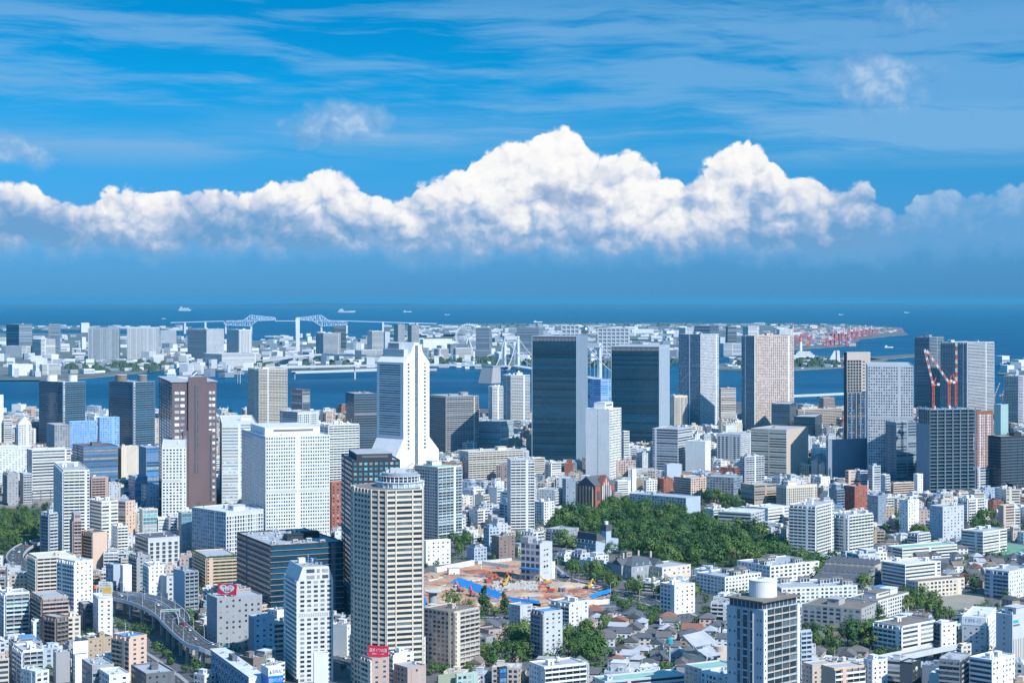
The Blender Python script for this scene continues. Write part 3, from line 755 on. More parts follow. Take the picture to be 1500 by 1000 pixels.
# the middle ground round the wood, and the foreground
parse("""
apartment_building | 621 665 701 897 985 | beige | g4 b5 | cl=pink trim=cream kit=am rc=roofbrown | long brown-sided flats with cream balconies right of the big beige tower
apartment_tower | 779 797 824 897 967 | lgrey | b4 s5 | cl=bluegrey trim=grey kit=- rc=roofblue | narrow grey tower with dark roof tank among the trees
apartment_building | 775 797 858 978 1030 | white | s b5 | trim=lgrey kit=mt rc=roofgrey | white flats with large balcony frames at the bottom centre
apartment_building | 806 835 862 884 924 | offwhite | b5 s5 | kit=mm | stepped white flats beside the construction site tarps
apartment_building | 967 988 1018 858 900 | white | g4 s5 | kit=mt rc=roofwhite | white stepped flats beside round tree below the mansion
apartment_tower | 1156 1195 1220 742 818 | white | b5 b5 | kit=mmtt trim=white | taller left one of two white balcony towers beside the wood
apartment_tower | 1211 1243 1278 756 812 | white | b5 b5 | kit=mmtt trim=white | shorter right one of two white balcony towers beside the wood
apartment_tower | 1317 1330 1346 733 784 | white | s s4 | kit=m | slim white tower with zigzag right side near the right of the wood
apartment_building | 1362 1381 1412 743 792 | lgrey | s s5 | cl=lblue kit=mt | pale blue-grey stepped slab flats on right-hand hill
apartment_building | 1404 1418 1441 731 768 | white | b4 b4 | kit=mm | white balcony flats right above the pale blue-grey stepped slab
apartment_building | 1462 1470 1486 741 778 | peach | 0 r | kit=- | tall peach block with slanted roof near right edge
school_building | 1408 1440 1475 780 812 | white | r r | kit=mm rc=roofgrey | white L-shaped school with dark window strips at right
school_building | 1292 1326 1378 828 864 | white | r r | kit=mm rc=roofwhite | white school with tall stair tower above the sandy playground
school_building | 1327 1345 1413 853 876 | cream | g4 g4 | kit=- rc=roofbrown | low long school with brown roof beside the sandy playground
apartment_building | 1443 1478 1512 838 878 | offwhite | b5 s4 | cl=lblue kit=mm | white flats with tall lift tower at the right edge
museum | 1175 1262 1284 893 930 | concrete | g5 s6 | theta=60 kit=aaM rc=roofbrown | long grey stone hall with flat brown roof beside big round tree
museum | 1240 1286 1331 881 908 | offwhite | s6 g4 | theta=52 kit=aaMd rc=roofbrown pent=0.5,0.4,4 | paler stepped stone wing behind the long grey stone hall
hotel | 1409 1444 1459 906 962 | white | s4 s4 | cl=lgrey trim=dgrey kit=aat rc=roofwhite | white hotel with rows of small windows and blue rooftop lettering
office_tower | 1459 1483 1512 902 972 | lgrey | p 0 | trim=beige kit=Ma | tall pale grey block with light blue logo at the right edge
apartment_tower | 1369 1379 1401 914 972 | white | b4 s4 | cl=dgrey trim=dgrey kit=a | slim white and charcoal flats left of the white hotel
apartment_building | 1420 1453 1487 968 1035 | white | r s4 | kit=mm rc=roofwhite | white flats with long dark strip balconies in bottom right corner
apartment_building | 1376 1406 1421 968 1030 | grey | b4 b4 | cl=grey trim=dgrey kit=aa | charcoal and taupe flats left of bottom right corner flats
apartment_building | 1203 1222 1266 980 1035 | peach | 0 b5 | trim=peach bc=white kit=- rc=roofgrey | peach flats with white framed balconies at the bottom edge
apartment_building | 1280 1322 1370 918 958 | white | b4 r | trim=white kit=m rc=roofbrown | white flats with brown mansard edges beside the rail overpass
apartment_building | 1236 1252 1271 713 748 | brick | s s5 | kit=m | deep red brick flats above the two white balcony towers
apartment_tower | 1272 1286 1298 727 770 | bluegrey | s s4 | kit=m | blue-grey slab flats right of the deep red brick flats
apartment_tower | 1272 1278 1290 683 722 | lgrey | r r | kit=m | upright pale ribbon flats below the netted grey box
apartment_building | 1255 1260 1271 690 720 | lblue | r r | kit=- | slim pale-blue flats left of upright pale ribbon flats
office_building | 1238 1243 1258 690 720 | peach | r r | trim=peach kit=a | small orange-beige office left of slim pale-blue flats
school_building | 1305 1309 1339 708 728 | peach | v3 r | trim=peach kit=a | sandy striped low office right of upright pale ribbon flats
apartment_building | 1338 1344 1352 695 725 | white | 0 s4 | kit=- | white stub tower right of sandy striped low office
apartment_building | 1290 1296 1303 696 726 | offwhite | s b3 | kit=- | thin pale flats between ribbon flats and sandy striped office
office_building | 1422 1432 1454 688 716 | lgrey | r r | trim=lgrey rc=roofblue kit=aam | white office with bright blue roof edges below the steel tower
apartment_building | 1382 1391 1400 692 718 | offwhite | b4 s4 | kit=m | white flats with red round emblem under the steel tower
school_building | 1137 1152 1197 712 745 | cream | v3 v3 | trim=cream kit=Ma rc=roofgrey | sandy university hall with vertical ribs left of red brick flats
school_building | 1085 1105 1138 711 742 | tan | r r | trim=tan kit=aa rc=roofgrey | long tan university block behind the wood
school_building | 1035 1075 1088 700 734 | bluegrey | g4 g4 | kit=aa cl=grey rc=roofgrey | grey university wing with even windows behind the wood
school_building | 987 1012 1044 701 728 | peach | r g4 | kit=mm rc=roofgrey trim=peach | orange-beige stepped university building behind the wood
brick_building | 963 972 986 702 722 | brick | s s4 | kit=m | small red brick tower block left of orange-beige university building
apartment_building | 898 902 931 676 700 | pink | s g4 | kit=m | dark pink block with dark roof right of windowless white slab
apartment_building | 932 941 964 664 688 | lgrey | r s4 | kit=mm | grey flats with open stair behind the wood
school_building | 922 1005 1026 730 752 | lblue | g4 0 | theta=50 cl=lgrey kit=aam rc=roofgrey | long pale-blue school wing along the upper edge of the wood
office_building | 973 977 998 681 700 | lblue | 0 0 | kit=- | blank powder-blue wall of small block behind the wood
apartment_building | 900 905 924 705 725 | white | r r | kit=a | small white ribbon offices left of long pale-blue school wing
apartment_building | 924 926 932 688 722 | white | 0 0 | kit=- | thin white blade wall block near the gothic brick building
apartment_building | 943 947 963 704 722 | white | s g4 | kit=m | little white flats right of thin white blade wall
office_building | 1052 1100 1120 752 782 | lgrey | r g5 | kit=aaaa rc=roofwhite | low white complex on right shoulder of the wood
office_building | 1095 1125 1158 745 768 | white | s r | kit=aaa rc=roofwhite | upper low white complex beside taller white balcony tower
apartment_building | 800 828 848 777 802 | grey | b4 s4 | kit=aa cl=grey trim=grey | grey-brown stepped flats above the demolition building
office_building | 824 829 843 702 742 | bluegrey | 0 s5 | kit=- | slim slate-grey block left of the gothic brick building
apartment_building | 760 765 798 672 697 | cream | b5 r | kit=aa rc=roofwhite trim=white | cream round-roofed flats right of slim white balcony tower
apartment_building | 800 808 822 678 702 | white | b4 r | kit=m | white stepped flats below the big dark glass tower
apartment_building | 862 868 877 677 697 | lgrey | b3 b3 | kit=- | small grey flats at base of windowless white slab
apartment_building | 782 797 812 736 768 | white | g4 g4 | kit=mt | white stepped block with blue sign right of slim balcony tower
apartment_building | 786 812 825 718 742 | offwhite | s b4 | kit=a | pale low flats left of slim slate-grey block
school_building | 1300 1322 1402 804 822 | white | r r | kit=- rc=roofgreen | long low white school with green roof courts
office_building | 938 970 1012 832 850 | cream | s4 s6 | kit=aa rc=roofgrey | flat sandy annex with arched windows right of the mansion
terraced_building | 1020 1062 1115 846 872 | white | g4 g4 | kit=aaBBBBaa rc=roofgrey bc=white | white modern complex with framed roof boxes, left part, below the wood
terraced_building | 1080 1128 1200 830 858 | white | g5 g5 | kit=aBBBBBaa rc=roofgrey | white modern complex, upper right part, below the wood
terraced_building | 1120 1145 1256 862 890 | white | g4 g4 | kit=BBBBBaa rc=roofgrey | white modern complex, right front row behind the round tank tower
apartment_building | 1330 1345 1362 782 803 | offwhite | b4 b4 | kit=- | small white flats between the round trees at right
""")

# ------------------------------------------------------------------ landmark buildings with shapes of their own
class PFace:
    """A wall between two plan points (seen from outside, left to right)."""
    def __init__(s, p, q):
        s.o = Vector((p[0], p[1], 0)); d = Vector((q[0] - p[0], q[1] - p[1], 0)); s.L = d.length; s.a = d.normalized()
        s.n = Vector((s.a.y, -s.a.x, 0)); s.rz = atan2(s.a.y, s.a.x)
    def p(s, a, z, d=0.0): return s.o + s.a * a + s.n * d + Vector((0, 0, z))
    def box(s, mb, a0, z0, a1, z1, d0, d1, m):
        q = lambda z: [s.p(a0, z, d1), s.p(a1, z, d1), s.p(a1, z, d0), s.p(a0, z, d0)]
        mb.loft(q(z0), q(z1), m)
    def quad(s, mb, a0, z0, a1, z1, d, m):
        mb.quad([s.p(a0, z0, d), s.p(a1, z0, d), s.p(a1, z1, d), s.p(a0, z1, d)], m)

def thing(name, s, label, cat=None, group=None):
    root = empty(name, s.center, s.th); tag(root, label, cat or CAT.get(name, name.replace('_', ' ')), group); register(s, root)
    return root

def text_mesh(body, size, depth, m):
    cu = bpy.data.curves.new('lettering', 'FONT'); cu.body = body; cu.size = size; cu.extrude = depth; cu.align_x = 'CENTER'; cu.align_y = 'CENTER'
    o = bpy.data.objects.new('lettering', cu); COL.objects.link(o)
    dg = bpy.context.evaluated_depsgraph_get(); me = bpy.data.meshes.new_from_object(o.evaluated_get(dg))
    bpy.data.objects.remove(o); bpy.data.curves.remove(cu)
    me.materials.clear(); me.materials.append(m)
    return me

def letter(body, size, m, parent, loc, rz, name='lettering', wmax=None):
    me = text_mesh(body, size, 0.05, m); w = max((v.co.x for v in me.vertices), default=1) * 2
    o = inst(name, me, parent, loc); k = min(1.0, wmax / w) if wmax else 1.0
    o.rotation_euler = (radians(90), 0, rz); o.scale = (k, 1, 1)
    return o

# --- the big white grid office
building('office_tower', Site(354, 389, 483, 640, 785), 'white', 'v3.4', 'g2.7', 'big white office tower with dense grid of small greenish windows', g='grid', fh=3.7, cl='lblue', trim='white', kit='aaaabdbd', pent=(0.86, 0.6, 8), rc='roofwhite')  # pale blue left wall: its shade is painted into the colour
# --- dark ribbon office and the black tower behind the beige one
R_, s_ = building('office_building', Site(347, 397, 503, 800, 915), 'black', 'r', 'r', 'wide charcoal office with black ribbon windows left of the big beige tower', g='teal', trim='dgrey', kit='MM' + 'bdab' * 7 + 'adpa' * 4, rc='roofgrey', fh=4.4)
b = MB()
for i in range(1, int(s_.H / 4.4) + 1):
    z = i * 4.4 - 0.2
    if z < s_.H - 1: b.box(-s_.W / 2 - 0.8, -s_.D / 2 - 0.8, z, s_.W / 2 + 0.2, -s_.D / 2, z + 0.35, wall('steel')); b.box(-s_.W / 2 - 0.8, -s_.D / 2, z, -s_.W / 2, s_.D / 2, z + 0.35, wall('steel'))
b.build('sun_shade', R_)
building('office_tower', Site(500, 516, 586, 676, 915), 'black', 'g4.5', 'g4', 'black tower with cyan lit windows directly behind the big beige tower', g='cyan', fh=3.9, kit='aaMaa', trim='dgrey', pent=(0.75, 0.7, 5), rc='roofgrey')
# --- foreground blank slab and others along the bottom edge
parse("""
apartment_tower | 459 460 481 958 1040 | white | 0 0 | depth=12 kit=- rc=roofdark | blank white slab tower in front of the slant-topped white tower
apartment_tower | 531 545 570 966 1040 | pink | b4 s5 | cl=cream kit=aa | pinkish flats carrying the red lettered rooftop sign
apartment_building | 571 578 606 958 1030 | white | b4 s6 | kit=m | white flats with dotted side right of the red rooftop sign
apartment_building | 577 597 624 979 1040 | pink | g4 s5 | kit=a rc=roofgrey | pink tiled flats at foot of the big beige tower
low_building | 640 642 668 991 1020 | sage | s 0 | kit=- rc=roofgreen | sage green blank-walled hall at the bottom edge
low_building | 667 669 700 989 1020 | palegreen | 0 g4 | kit=- rc=roofgrey | pale green low hall right of sage green hall
office_building | 48 51 60 908 945 | white | b4 s | kit=- | tiny white balcony flats left of brown tiled flats
apartment_building | 91 98 118 905 945 | cream | g4 g4 | kit=m | small cream flats left of the slim billboard building
apartment_building | 115 122 137 886 925 | dgrey | s g5 | kit=n trim=brown | black-clad small block left of the slim billboard building
apartment_building | 21 34 63 954 1010 | white | b4 b4 | bc=*pale kit=mm | white flats with mint balconies near the bottom left corner
apartment_building | 78 82 104 957 1000 | grey | 0 0 | kit=a | plain grey blank block in the bottom left quarter
apartment_building | 105 110 129 960 1000 | white | s 0 | kit=- rc=roofdark | low white block with white roof panel in the bottom left quarter
office_building | 120 135 167 976 1020 | grey | r r | cl=grey trim=grey kit=aaaaaa rc=roofgrey | grey workshop with many white machines on its roof, bottom left
office_building | 192 214 256 988 1030 | dgrey | g4 s5 | kit=aam rc=roofgrey | dark grey low office with white roof panel beside viaduct bottom
apartment_building | 62 82 99 905 950 | brown | b4 b4 | kit=- | low brown flats behind small cream flats at left
apartment_building | 30 52 72 985 1030 | offwhite | s g4 | kit=aa rc=roofwhite | off-white flat-roofed workshop at the bottom left edge
apartment_building | 145 160 190 990 1030 | white | g4 s5 | kit=aa rc=roofwhite | white flat roof house block in front of peach and white flats
apartment_building | 1170 1172 1188 925 1000 | lblue | 0 b5 | kit=- trim=white | pale blue balcony annex right of the round tank tower
low_building | 1175 1190 1225 975 1015 | beige | s s5 | kit=- rc=roofgrey | beige low blank building right of pale blue balcony annex
apartment_building | 1027 1050 1088 990 1030 | white | g4 s5 | kit=aaa rc=roofwhite | white roof block at bottom in front of the round tank tower
school_building | 1003 1028 1080 981 1015 | lgrey | g4 r | theta=30 kit=- rc=roofgreen | grey school with mint roof at bottom left of the round tank tower
school_building | 868 886 1003 999 1035 | lgrey | g4 r | theta=24 kit=m rc=roofgreen | long low mint-roofed school wing at the bottom edge
apartment_building | 1265 1278 1300 968 1010 | white | s s4 | kit=m rc=roofblue | white low block with blue tarpaulin roof right of peach flats
apartment_building | 1318 1336 1349 972 1015 | black | 0 s5 | kit=a cl=dgrey | black cube shop with round white emblem near bottom right
apartment_building | 1403 1410 1423 945 985 | cream | b4 g4 | kit=- | small cream flats squeezed beside the white hotel
warehouse | 728 731 743 979 1020 | black | g3 c3 | kit=- g=blue cl=black | dark blue glass box with glowing-blue grid at the bottom edge
apartment_building | 690 712 726 935 960 | grey | g4 g4 | kit=a rc=roofbrown | grey low flats between cream balcony flats and tall trees
apartment_building | 700 716 738 924 940 | pink | s g4 | kit=- rc=roofdark | brown low flats behind grey low flats near the tall trees
apartment_building | 745 762 780 888 915 | lgrey | s g5 | kit=- rc=roofgrey | small grey concrete block below the blue tarpaulin trench
""")

# --- slant-topped white tower
def bevelled_tower():
    s = Site(418, 437, 488, 850, 1000); root = thing('apartment_tower', s, 'white tower with slanted top corners left of the black and beige towers')
    W, D, H = s.W, s.D, s.H; w = wall('offwhite'); t = (850 - 831) * s.Y / FPX
    b = MB(); b.box(-W / 2, -D / 2, -.5, W / 2, D / 2, H, w); i = W * 0.13
    b.loft([(-W / 2, -D / 2, H), (W / 2, -D / 2, H), (W / 2, D / 2, H), (-W / 2, D / 2, H)], [(-W / 2 + i, -D / 2 + .3, H + t), (W / 2 - i, -D / 2 + .3, H + t), (W / 2 - i, D / 2 - .3, H + t), (-W / 2 + i, D / 2 - .3, H + t)], w)
    wins = [0, []]; R = Face(W, D, 'R'); L = Face(W, D, 'L')
    dress(root, b, R, H, 'g4.2', 'offwhite', 'dark', 3.0, s.mpp, 0, 100, None, None, wins)
    dress(root, b, L, H, 'b5', 'white', 'dark', 3.0, s.mpp, 0, 120, None, None, wins)
    rest_windows(root, wins, 'dark')
    for k in range(2):                          # recessed loggias in the bevelled top
        for a0, a1 in ((.2, .45), (.5, .6), (.65, .85)): inst('window', window_mesh('dark'), root, R.p(W * a0 + i * .3, H + .8 + k * t * .48, -0.12 + 0.0), 0, (W * (a1 - a0) - .6, .25, t * .26))
    b.build('wall', root)
    r = MB(); r.box(-W / 2 + i + .4, -D / 2 + .8, H + t, W / 2 - i - .4, D / 2 - .8, H + t + .06, roofm('roofgrey')); r.build('roof', root)
    inst('machine_room', stair_mesh('white'), root, (-W * .18, D * .1, H + t + .06)); inst('machine_room', stair_mesh('lgrey'), root, (W * .14, 0, H + t + .06), pi / 2)
    inst('antenna', antenna_mesh(), root, (-W * .1, -D * .2, H + t + .06))
    for x in (-.25, -.05, .1, .25): inst('air_conditioner', ac_mesh(), root, (W * x, -D * .3, H + t + .06))
bevelled_tower()

# --- the big beige tower
def beige_tower():
    Y = 1180.0; zt = CAM_H - (718 - HOR) * Y / FPX
    at = lambda px, y: Vector(((px - 750) * y / FPX, y, 0))
    P = [at(515.5, Y + 34), at(520, Y + 22), at(544, Y + 5), at(566, Y), at(619, Y + 8), at(621, Y + 42), at(560, Y + 56)]
    c = sum(P, Vector()) / len(P); Q = [p - c for p in P]
    root = empty('apartment_tower', c); tag(root, 'big beige many-sided residential tower with round glass crown in the foreground', 'apartment tower')
    FOOT.append((P, Y, (513, 690, 621, 1000), root))
    b = MB(); w = wall('ivory'); d = glass('dark')
    b.prism([(q.x, q.y) for q in Q], -0.5, zt, w)
    fh = 3.35; nf = int(zt / fh); fh = zt / nf; mpp = Y / FPX * 1.4648
    wins = [0, []]; me = window_mesh('deep')
    for (i, j, cols) in ((0, 1, 1), (1, 2, 5), (2, 3, 2), (3, 4, 0)):
        F = PFace(Q[i], Q[j]); rects = []
        if cols: spl = [(k / cols * F.L, (k + 1) / cols * F.L) for k in range(cols)]
        else: spl = [(0.3, F.L * .26), (F.L * .26, F.L * .72), (F.L * .72, F.L - .3)]
        for k in range(nf):
            for a0, a1 in spl: rects.append((a0 + .5, k * fh + 1.25, a1 - a0 - 1.0, fh * .48))
            F.box(b, 0, k * fh - .3, F.L, k * fh + 1.2, 0, .42, w)
        for a0, a1 in spl[1:]: F.box(b, a0 - .42, .9, a0 + .42, zt, 0, .7, w)
        F.box(b, 0, 0, .5, zt + .3, 0, .8, w); F.box(b, F.L - .5, 0, F.L, zt + .3, 0, .8, w)
        cap = 55 if cols == 0 else (25 if cols == 2 else 20); rects.sort(key=lambda r: -r[1])
        for a, z, ww, hh in rects[:cap]: inst('window', me, root, F.p(a, z, .02), F.rz, (ww, .08, hh))
        if rects[cap:]: wins[1].append((F, rects[cap:]))
    rest_windows(root, wins, 'deep'); b.build('wall', root)
    r = MB(); r.prism([(q.x * .93, q.y * .93) for q in Q], zt, zt + .1, roofm('roofbrown')); r.build('roof', root)
    # crown: two set-back glass drums, a rim and the roof deck with machines
    cx, cy = Q[3].x * .25 + Q[4].x * .35, (Q[3].y + Q[6].y) * .5
    rad = 14.0
    for k, (z0, z1, rr, gm) in enumerate(((zt + .1, zt + 3.2, rad * 1.12, 'pale'), (zt + 3.5, zt + 7.0, rad * .92, 'dark'))):
        g_ = MB(); g_.cyl(cx, cy, z0, z1, rr, rr, glass(gm), 14)
        for i in range(28):
            a = 2 * pi * i / 28; g_.bar((cx + rr * cos(a), cy + rr * sin(a), z0), (cx + rr * cos(a), cy + rr * sin(a), z1), .22, wall('white'))
        for zz in (z0 + (z1 - z0) * .5,): g_.cyl(cx, cy, zz - .2, zz + .2, rr + .15, rr + .15, wall('lgrey'), 14)
        g_.cyl(cx, cy, z1, z1 + .35, rr + .8, rr + .8, wall('lgrey'), 14); g_.build('glass_drum', root)
    z = zt + 7.4; k = MB(); k.cyl(cx, cy, z, z + 1.6, rad * .86, rad * .86, wall('steel'), 26); k.cyl(cx, cy, z + 1.6, z + 1.7, rad * .8, rad * .8, roofm('roofgrey'), 26)
    k.box(cx - 6, cy - 3, z + 1.7, cx + 4, cy + 4, z + 4.2, wall('lgrey')); k.bar((cx + 2, cy - 2, z + 3), (cx + 9, cy - 4, z + 8), .35, wall('white')); k.build('roof_deck', root)
    for i in range(6):
        a = i * .9; inst('air_conditioner', ac_mesh(), root, (cx + 9 * cos(a), cy + 9 * sin(a), z + 1.7), a)
beige_tower()

# --- tower with the round white tank
def tank_tower():
    s = Site(1065, 1117, 1170, 893, 1060); root = thing('apartment_tower', s, 'grey-white tower with overhanging roof slab and round white tank in the foreground')
    W, D, H = s.W, s.D, s.H; b = MB(); b.box(-W / 2, -D / 2, -.5, W / 2, D / 2, H, wall('lgrey')); R = Face(W, D, 'R'); L = Face(W, D, 'L')
    n = 16; fh = H / n; me = window_mesh('deep'); cnt = 0
    R.box(b, 0, 0, W * .10, H, 0, .9, wall('white')); R.box(b, W * .93, 0, W, H, 0, .9, wall('white'))
    for x in (.30, .51, .72): R.box(b, W * x - .2, 0, W * x + .2, H, 0, .75, wall('beige'))
    for i in range(n):
        R.box(b, W * .10, i * fh - .15, W * .93, i * fh + .3, 0, .8, wall('beige'))
        for a0, a1 in ((.10, .30), (.30, .51), (.51, .72), (.72, .93)): inst('window', me, root, R.p(W * a0 + .3, i * fh + .5, .02), 0, (W * (a1 - a0) - .6, .06, fh - .9))
        if i % 4 != 3: inst('balcony', balcony_mesh('*pale'), root, R.p(W * .12, i * fh + .3, .05), 0, (W * .79, .5, .75))
        inst('window', me, root, R.p(W * .035, i * fh + 1.2, .92), 0, (1.0, .06, 1.2))
    for x0, x1 in ((.30, .40), (.46, .60), (.66, .74)):
        L.quad(b, D * x0, 2, D * x1, H - 1.5, .04, glass('dark')); L.box(b, D * x0 - .3, 0, D * x0, H, 0, .8, wall('lgrey')); L.box(b, D * x1, 0, D * x1 + .3, H, 0, .8, wall('lgrey'))
        for i in range(n): L.box(b, D * x0, i * fh + .2, D * x1, i * fh + 1.1, 0, .5, wall('lgrey' if (i + int(x0 * 10)) % 3 else 'dgrey'))
    for x in (.06, .20, .84, .93):
        for i in range(0, n, 2): inst('window', me, root, L.p(D * x, i * fh + 1.2, 0), L.rz, (1.0, .06, 1.3))
    b.build('wall', root)
    k = MB(); k.box(-W / 2 + 1.2, -D / 2 + 1.2, H, W / 2 - 1.2, D / 2 - 1.2, H + 4.2, glass('dark'))
    for i in range(9):
        k.box(-W / 2 + 1 + (W - 2.4) * i / 8, -D / 2 + 1.0, H, -W / 2 + 1.4 + (W - 2.4) * i / 8, -D / 2 + 1.4, H + 4.2, wall('lgrey'))
        k.box(-W / 2 + 1, -D / 2 + 1 + (D - 2.4) * i / 8, H, -W / 2 + 1.4, -D / 2 + 1.4 + (D - 2.4) * i / 8, H + 4.2, wall('lgrey'))
    k.build('roof_storey', root)
    r = MB(); r.box(-W / 2 - 1, -D / 2 - 1, H + 4.2, W / 2 + 1, D / 2 + 1, H + 5.0, roofm('roofbrown')); r.build('roof', root)
    t = MB(); t.cyl(0, 0, H + 5, H + 14.5, 8.4, 8.4, wall('white'), 40); t.cyl(0, 0, H + 14.5, H + 14.9, 8.6, 8.6, wall('white'), 40)
    for i in range(5): t.cyl(-1 + i * 1.1, 2.0 + (i % 2), H + 14.9, H + 15.8, .5, .5, wall('grey'), 8)
    t.build('water_tank', root)
    for x, y in ((.36, -.3), (-.36, .3), (.3, .36)): inst('air_conditioner', ac_mesh(), root, (W * x, D * y, H + 5))
tank_tower()

# --- dark brown tower
def brown_tower():
    s = Site(233, 252, 317, 560, 745); root = thing('office_tower', s, 'dark brown tower with purple-brown centre slab and column of lit windows')
    W, D, H = s.W, s.D, s.H; w = wall('plum'); b = MB(); b.box(-W / 2, -D / 2, -.5, W / 2, D / 2, H, wall('plum')); R = Face(W, D, 'R'); L = Face(W, D, 'L')
    nf = 40; fh = H / nf; wins = [0, []]
    for i in range(nf): L.box(b, 0, i * fh, D, i * fh + .8, 0, .12, wall('black'))
    for j in range(6): L.box(b, D * j / 5 - .2 if j else 0, 0, D * j / 5 + .25 if j < 5 else D, H, 0, .3, wall('black'))
    gl = MB(); L.quad(gl, .3, 2, D - .3, H - 2, .06, glass('teal')); gl.build('glass_wall', root)
    me = window_mesh('lit'); md = window_mesh('dark')
    for i in range(2, nf - 2):
        if i % 2 == 0:
            for a, ww in ((.06, .10), (.19, .09), (.83, .06), (.91, .06)):
                inst('window', me if (i * 3 + int(a * 50)) % 4 else md, root, R.p(W * a, i * fh + .6, 0), 0, (W * ww, .08, 3.4))
    b.build('wall', root)
    k = MB(); z1 = CAM_H - (631 - HOR) * s.Y / FPX; z2 = CAM_H - (552 - HOR) * s.Y / FPX
    R.box(k, W * .36, 0, W * .78, z2, 0, 3.0, w); R.box(k, W * .24, 0, W * .90, z1, 0, 2.0, w); k.build('tower_slab', root)
    v = MB()
    for a in (.50, .56): R.box(v, W * a, z1 * .45, W * a + 1.0, H - 4, 3.0, 3.06, glass('dark'))
    for a in (.29, .86): R.box(v, W * a - .6, 8, W * a + .6, z1 - 6, 2.0, 2.06, glass('dark'))
    v.build('window_strip', root)
    r = MB(); r.box(-W / 2 - 2, -D / 2 - 1, H + .2, W / 2 + 1, D / 2 + 2, H + 1.2, roofm('roofgrey')); r.build('roof', root)
    q = MB(); q.bar((W * .05, 0, H + 1), (W * .25, 2, H + 9), .5, wall('white')); q.bar((W * .05, 0, H + 1), (-W * .2, 2, H + 3), .5, wall('white')); q.build('gantry', root)
brown_tower()

# --- white stepped skyscraper
def stepped_skyscraper():
    s = Site(552, 591, 629, 531, 700); root = thing('office_tower', s, 'tall white stepped skyscraper with flared base and dark centre line')
    W, D, H = s.W, s.D, s.H; k = s.Y / FPX; w = wall('white'); px = W / 38.0     # local x for one photo pixel on the end wall
    zz = lambda y: CAM_H - (y - HOR) * k
    X_ = lambda p: -W / 2 + (p - 591) * px
    prof = [(X_(580), 0), (X_(580), zz(668)), (X_(591), zz(643)), (-W / 2, H), (X_(601), zz(518)), (X_(607), zz(502)), (X_(613), zz(502)), (X_(621), zz(520)), (W / 2, H), (X_(629), zz(642)), (X_(643), zz(662)), (X_(643), 0)]
    b = MB(); b.loft([(x, D / 2, z) for x, z in reversed(prof)], [(x, -D / 2, z) for x, z in reversed(prof)], w); b.build('wall', root)
    L = Face(W, D, 'L'); me = window_mesh('dark'); nf = 31; z0 = zz(640); fh = (H - z0 - 4) / nf
    for i in range(nf): inst('window', me, root, L.p(D * .10, z0 + 2 + i * fh, .02), L.rz, (D * .78, .1, fh * .46))
    v = MB(); L.box(v, 1, z0 - 9, D - 4, z0 - 3, 0, .3, glass('dark')); v.build('void_shade', root)  # dark glass band paints the shade of an opening left uncut
    R = Face(W, D, 'R'); n = 24
    for i in range(n):
        z = zz(660) + (H - zz(660)) * i / n
        for p in (597, 621): inst('window', me, root, R.p((p - 591) * px, z + 1.5, .02), 0, (px * 2.6, .1, 2.4))
    c = MB(); R.box(c, (607.6 - 591) * px, 6, (612 - 591) * px, zz(506), 0, .5, glass('dark')); c.build('window_strip', root)
    t = MB(); zt = zz(520)
    t.box(X_(597), -D * .36, zt - 4, X_(623), D * .42, zz(512), wall('lgrey')); t.box(X_(600), -D * .1, zz(512), X_(620), D * .30, zz(503), wall('grey')); t.build('machine_room', root)
stepped_skyscraper()

# --- beige topped tower at right
def beige_topped():
    s = Site(1236, 1241, 1287, 575, 680); root = thing('office_tower', s, 'dark grid tower with beige upper slab left of grey square-window slab')
    W, D, H = s.W, s.D, s.H; b = MB(); b.box(-W / 2, -D / 2, -.5, W / 2, D / 2, H, wall('black')); wins = [0, []]; H2 = CAM_H - (516 - HOR) * s.Y / FPX
    dress(root, b, Face(W, D, 'R'), H, 'g3', 'black', 'blue', 4.2, s.mpp, 0, 60, None, None, wins)
    R = Face(W, D, 'R')
    for j in range(8): R.box(b, W * j / 7 - (.35 if j else 0), 0, W * j / 7 + (.35 if j < 7 else 0), H + .5, 0, .5, wall('cream' if j in (0, 7) else 'lgrey'))
    u0, u1 = -W / 2, -W / 2 + W * .74
    b.box(u0, -D / 2 + .6, H, u1 - W * .28, D / 2, H2, wall('black')); b.box(u1 - W * .28, -D / 2 + .2, H + 2, u1, D / 2, H2, wall('beige'))
    for j in range(6): x = u0 + (u1 - W * .28 - u0) * j / 5; b.box(x - .3, -D / 2 + .1, H, x + .3, -D / 2 + .6, H2, wall('cream'))
    b.box(u0, -D / 2 + .05, H2 - 12, u1 - W * .28, -D / 2 + .1, H2, wall('beige'))
    n = 11
    for i in range(n): b.box(u0, -D / 2 + .3, H + (H2 - 12 - H) * i / n, u1 - W * .28, -D / 2 + .6, H + (H2 - 12 - H) * i / n + .7, wall('lgrey'))
    b.build('wall', root); rest_windows(root, wins, 'blue')
    for i in range(9): inst('window', window_mesh('dark'), root, (u1 - W * .24, -D / 2 + .2, H + 6 + i * 5), 0, (3.0, .1, 2.0))
    r = MB(); r.box(u0, -D / 2 + .4, H2, u1, D / 2, H2 + .5, roofm('roofgrey')); r.box(u1, -D / 2 + .4, H, W / 2 - .3, D / 2, H + .3, roofm('roofgrey')); r.build('roof', root)
    c = MB()
    for i in range(5): c.box(u1, -D / 2 + .6, H + 3 + i * 4, u1 + 7 - abs(i - 1.5), D * .2, H + 4 + i * 4, wall('cream'))
    c.build('balcony', root)
beige_topped()

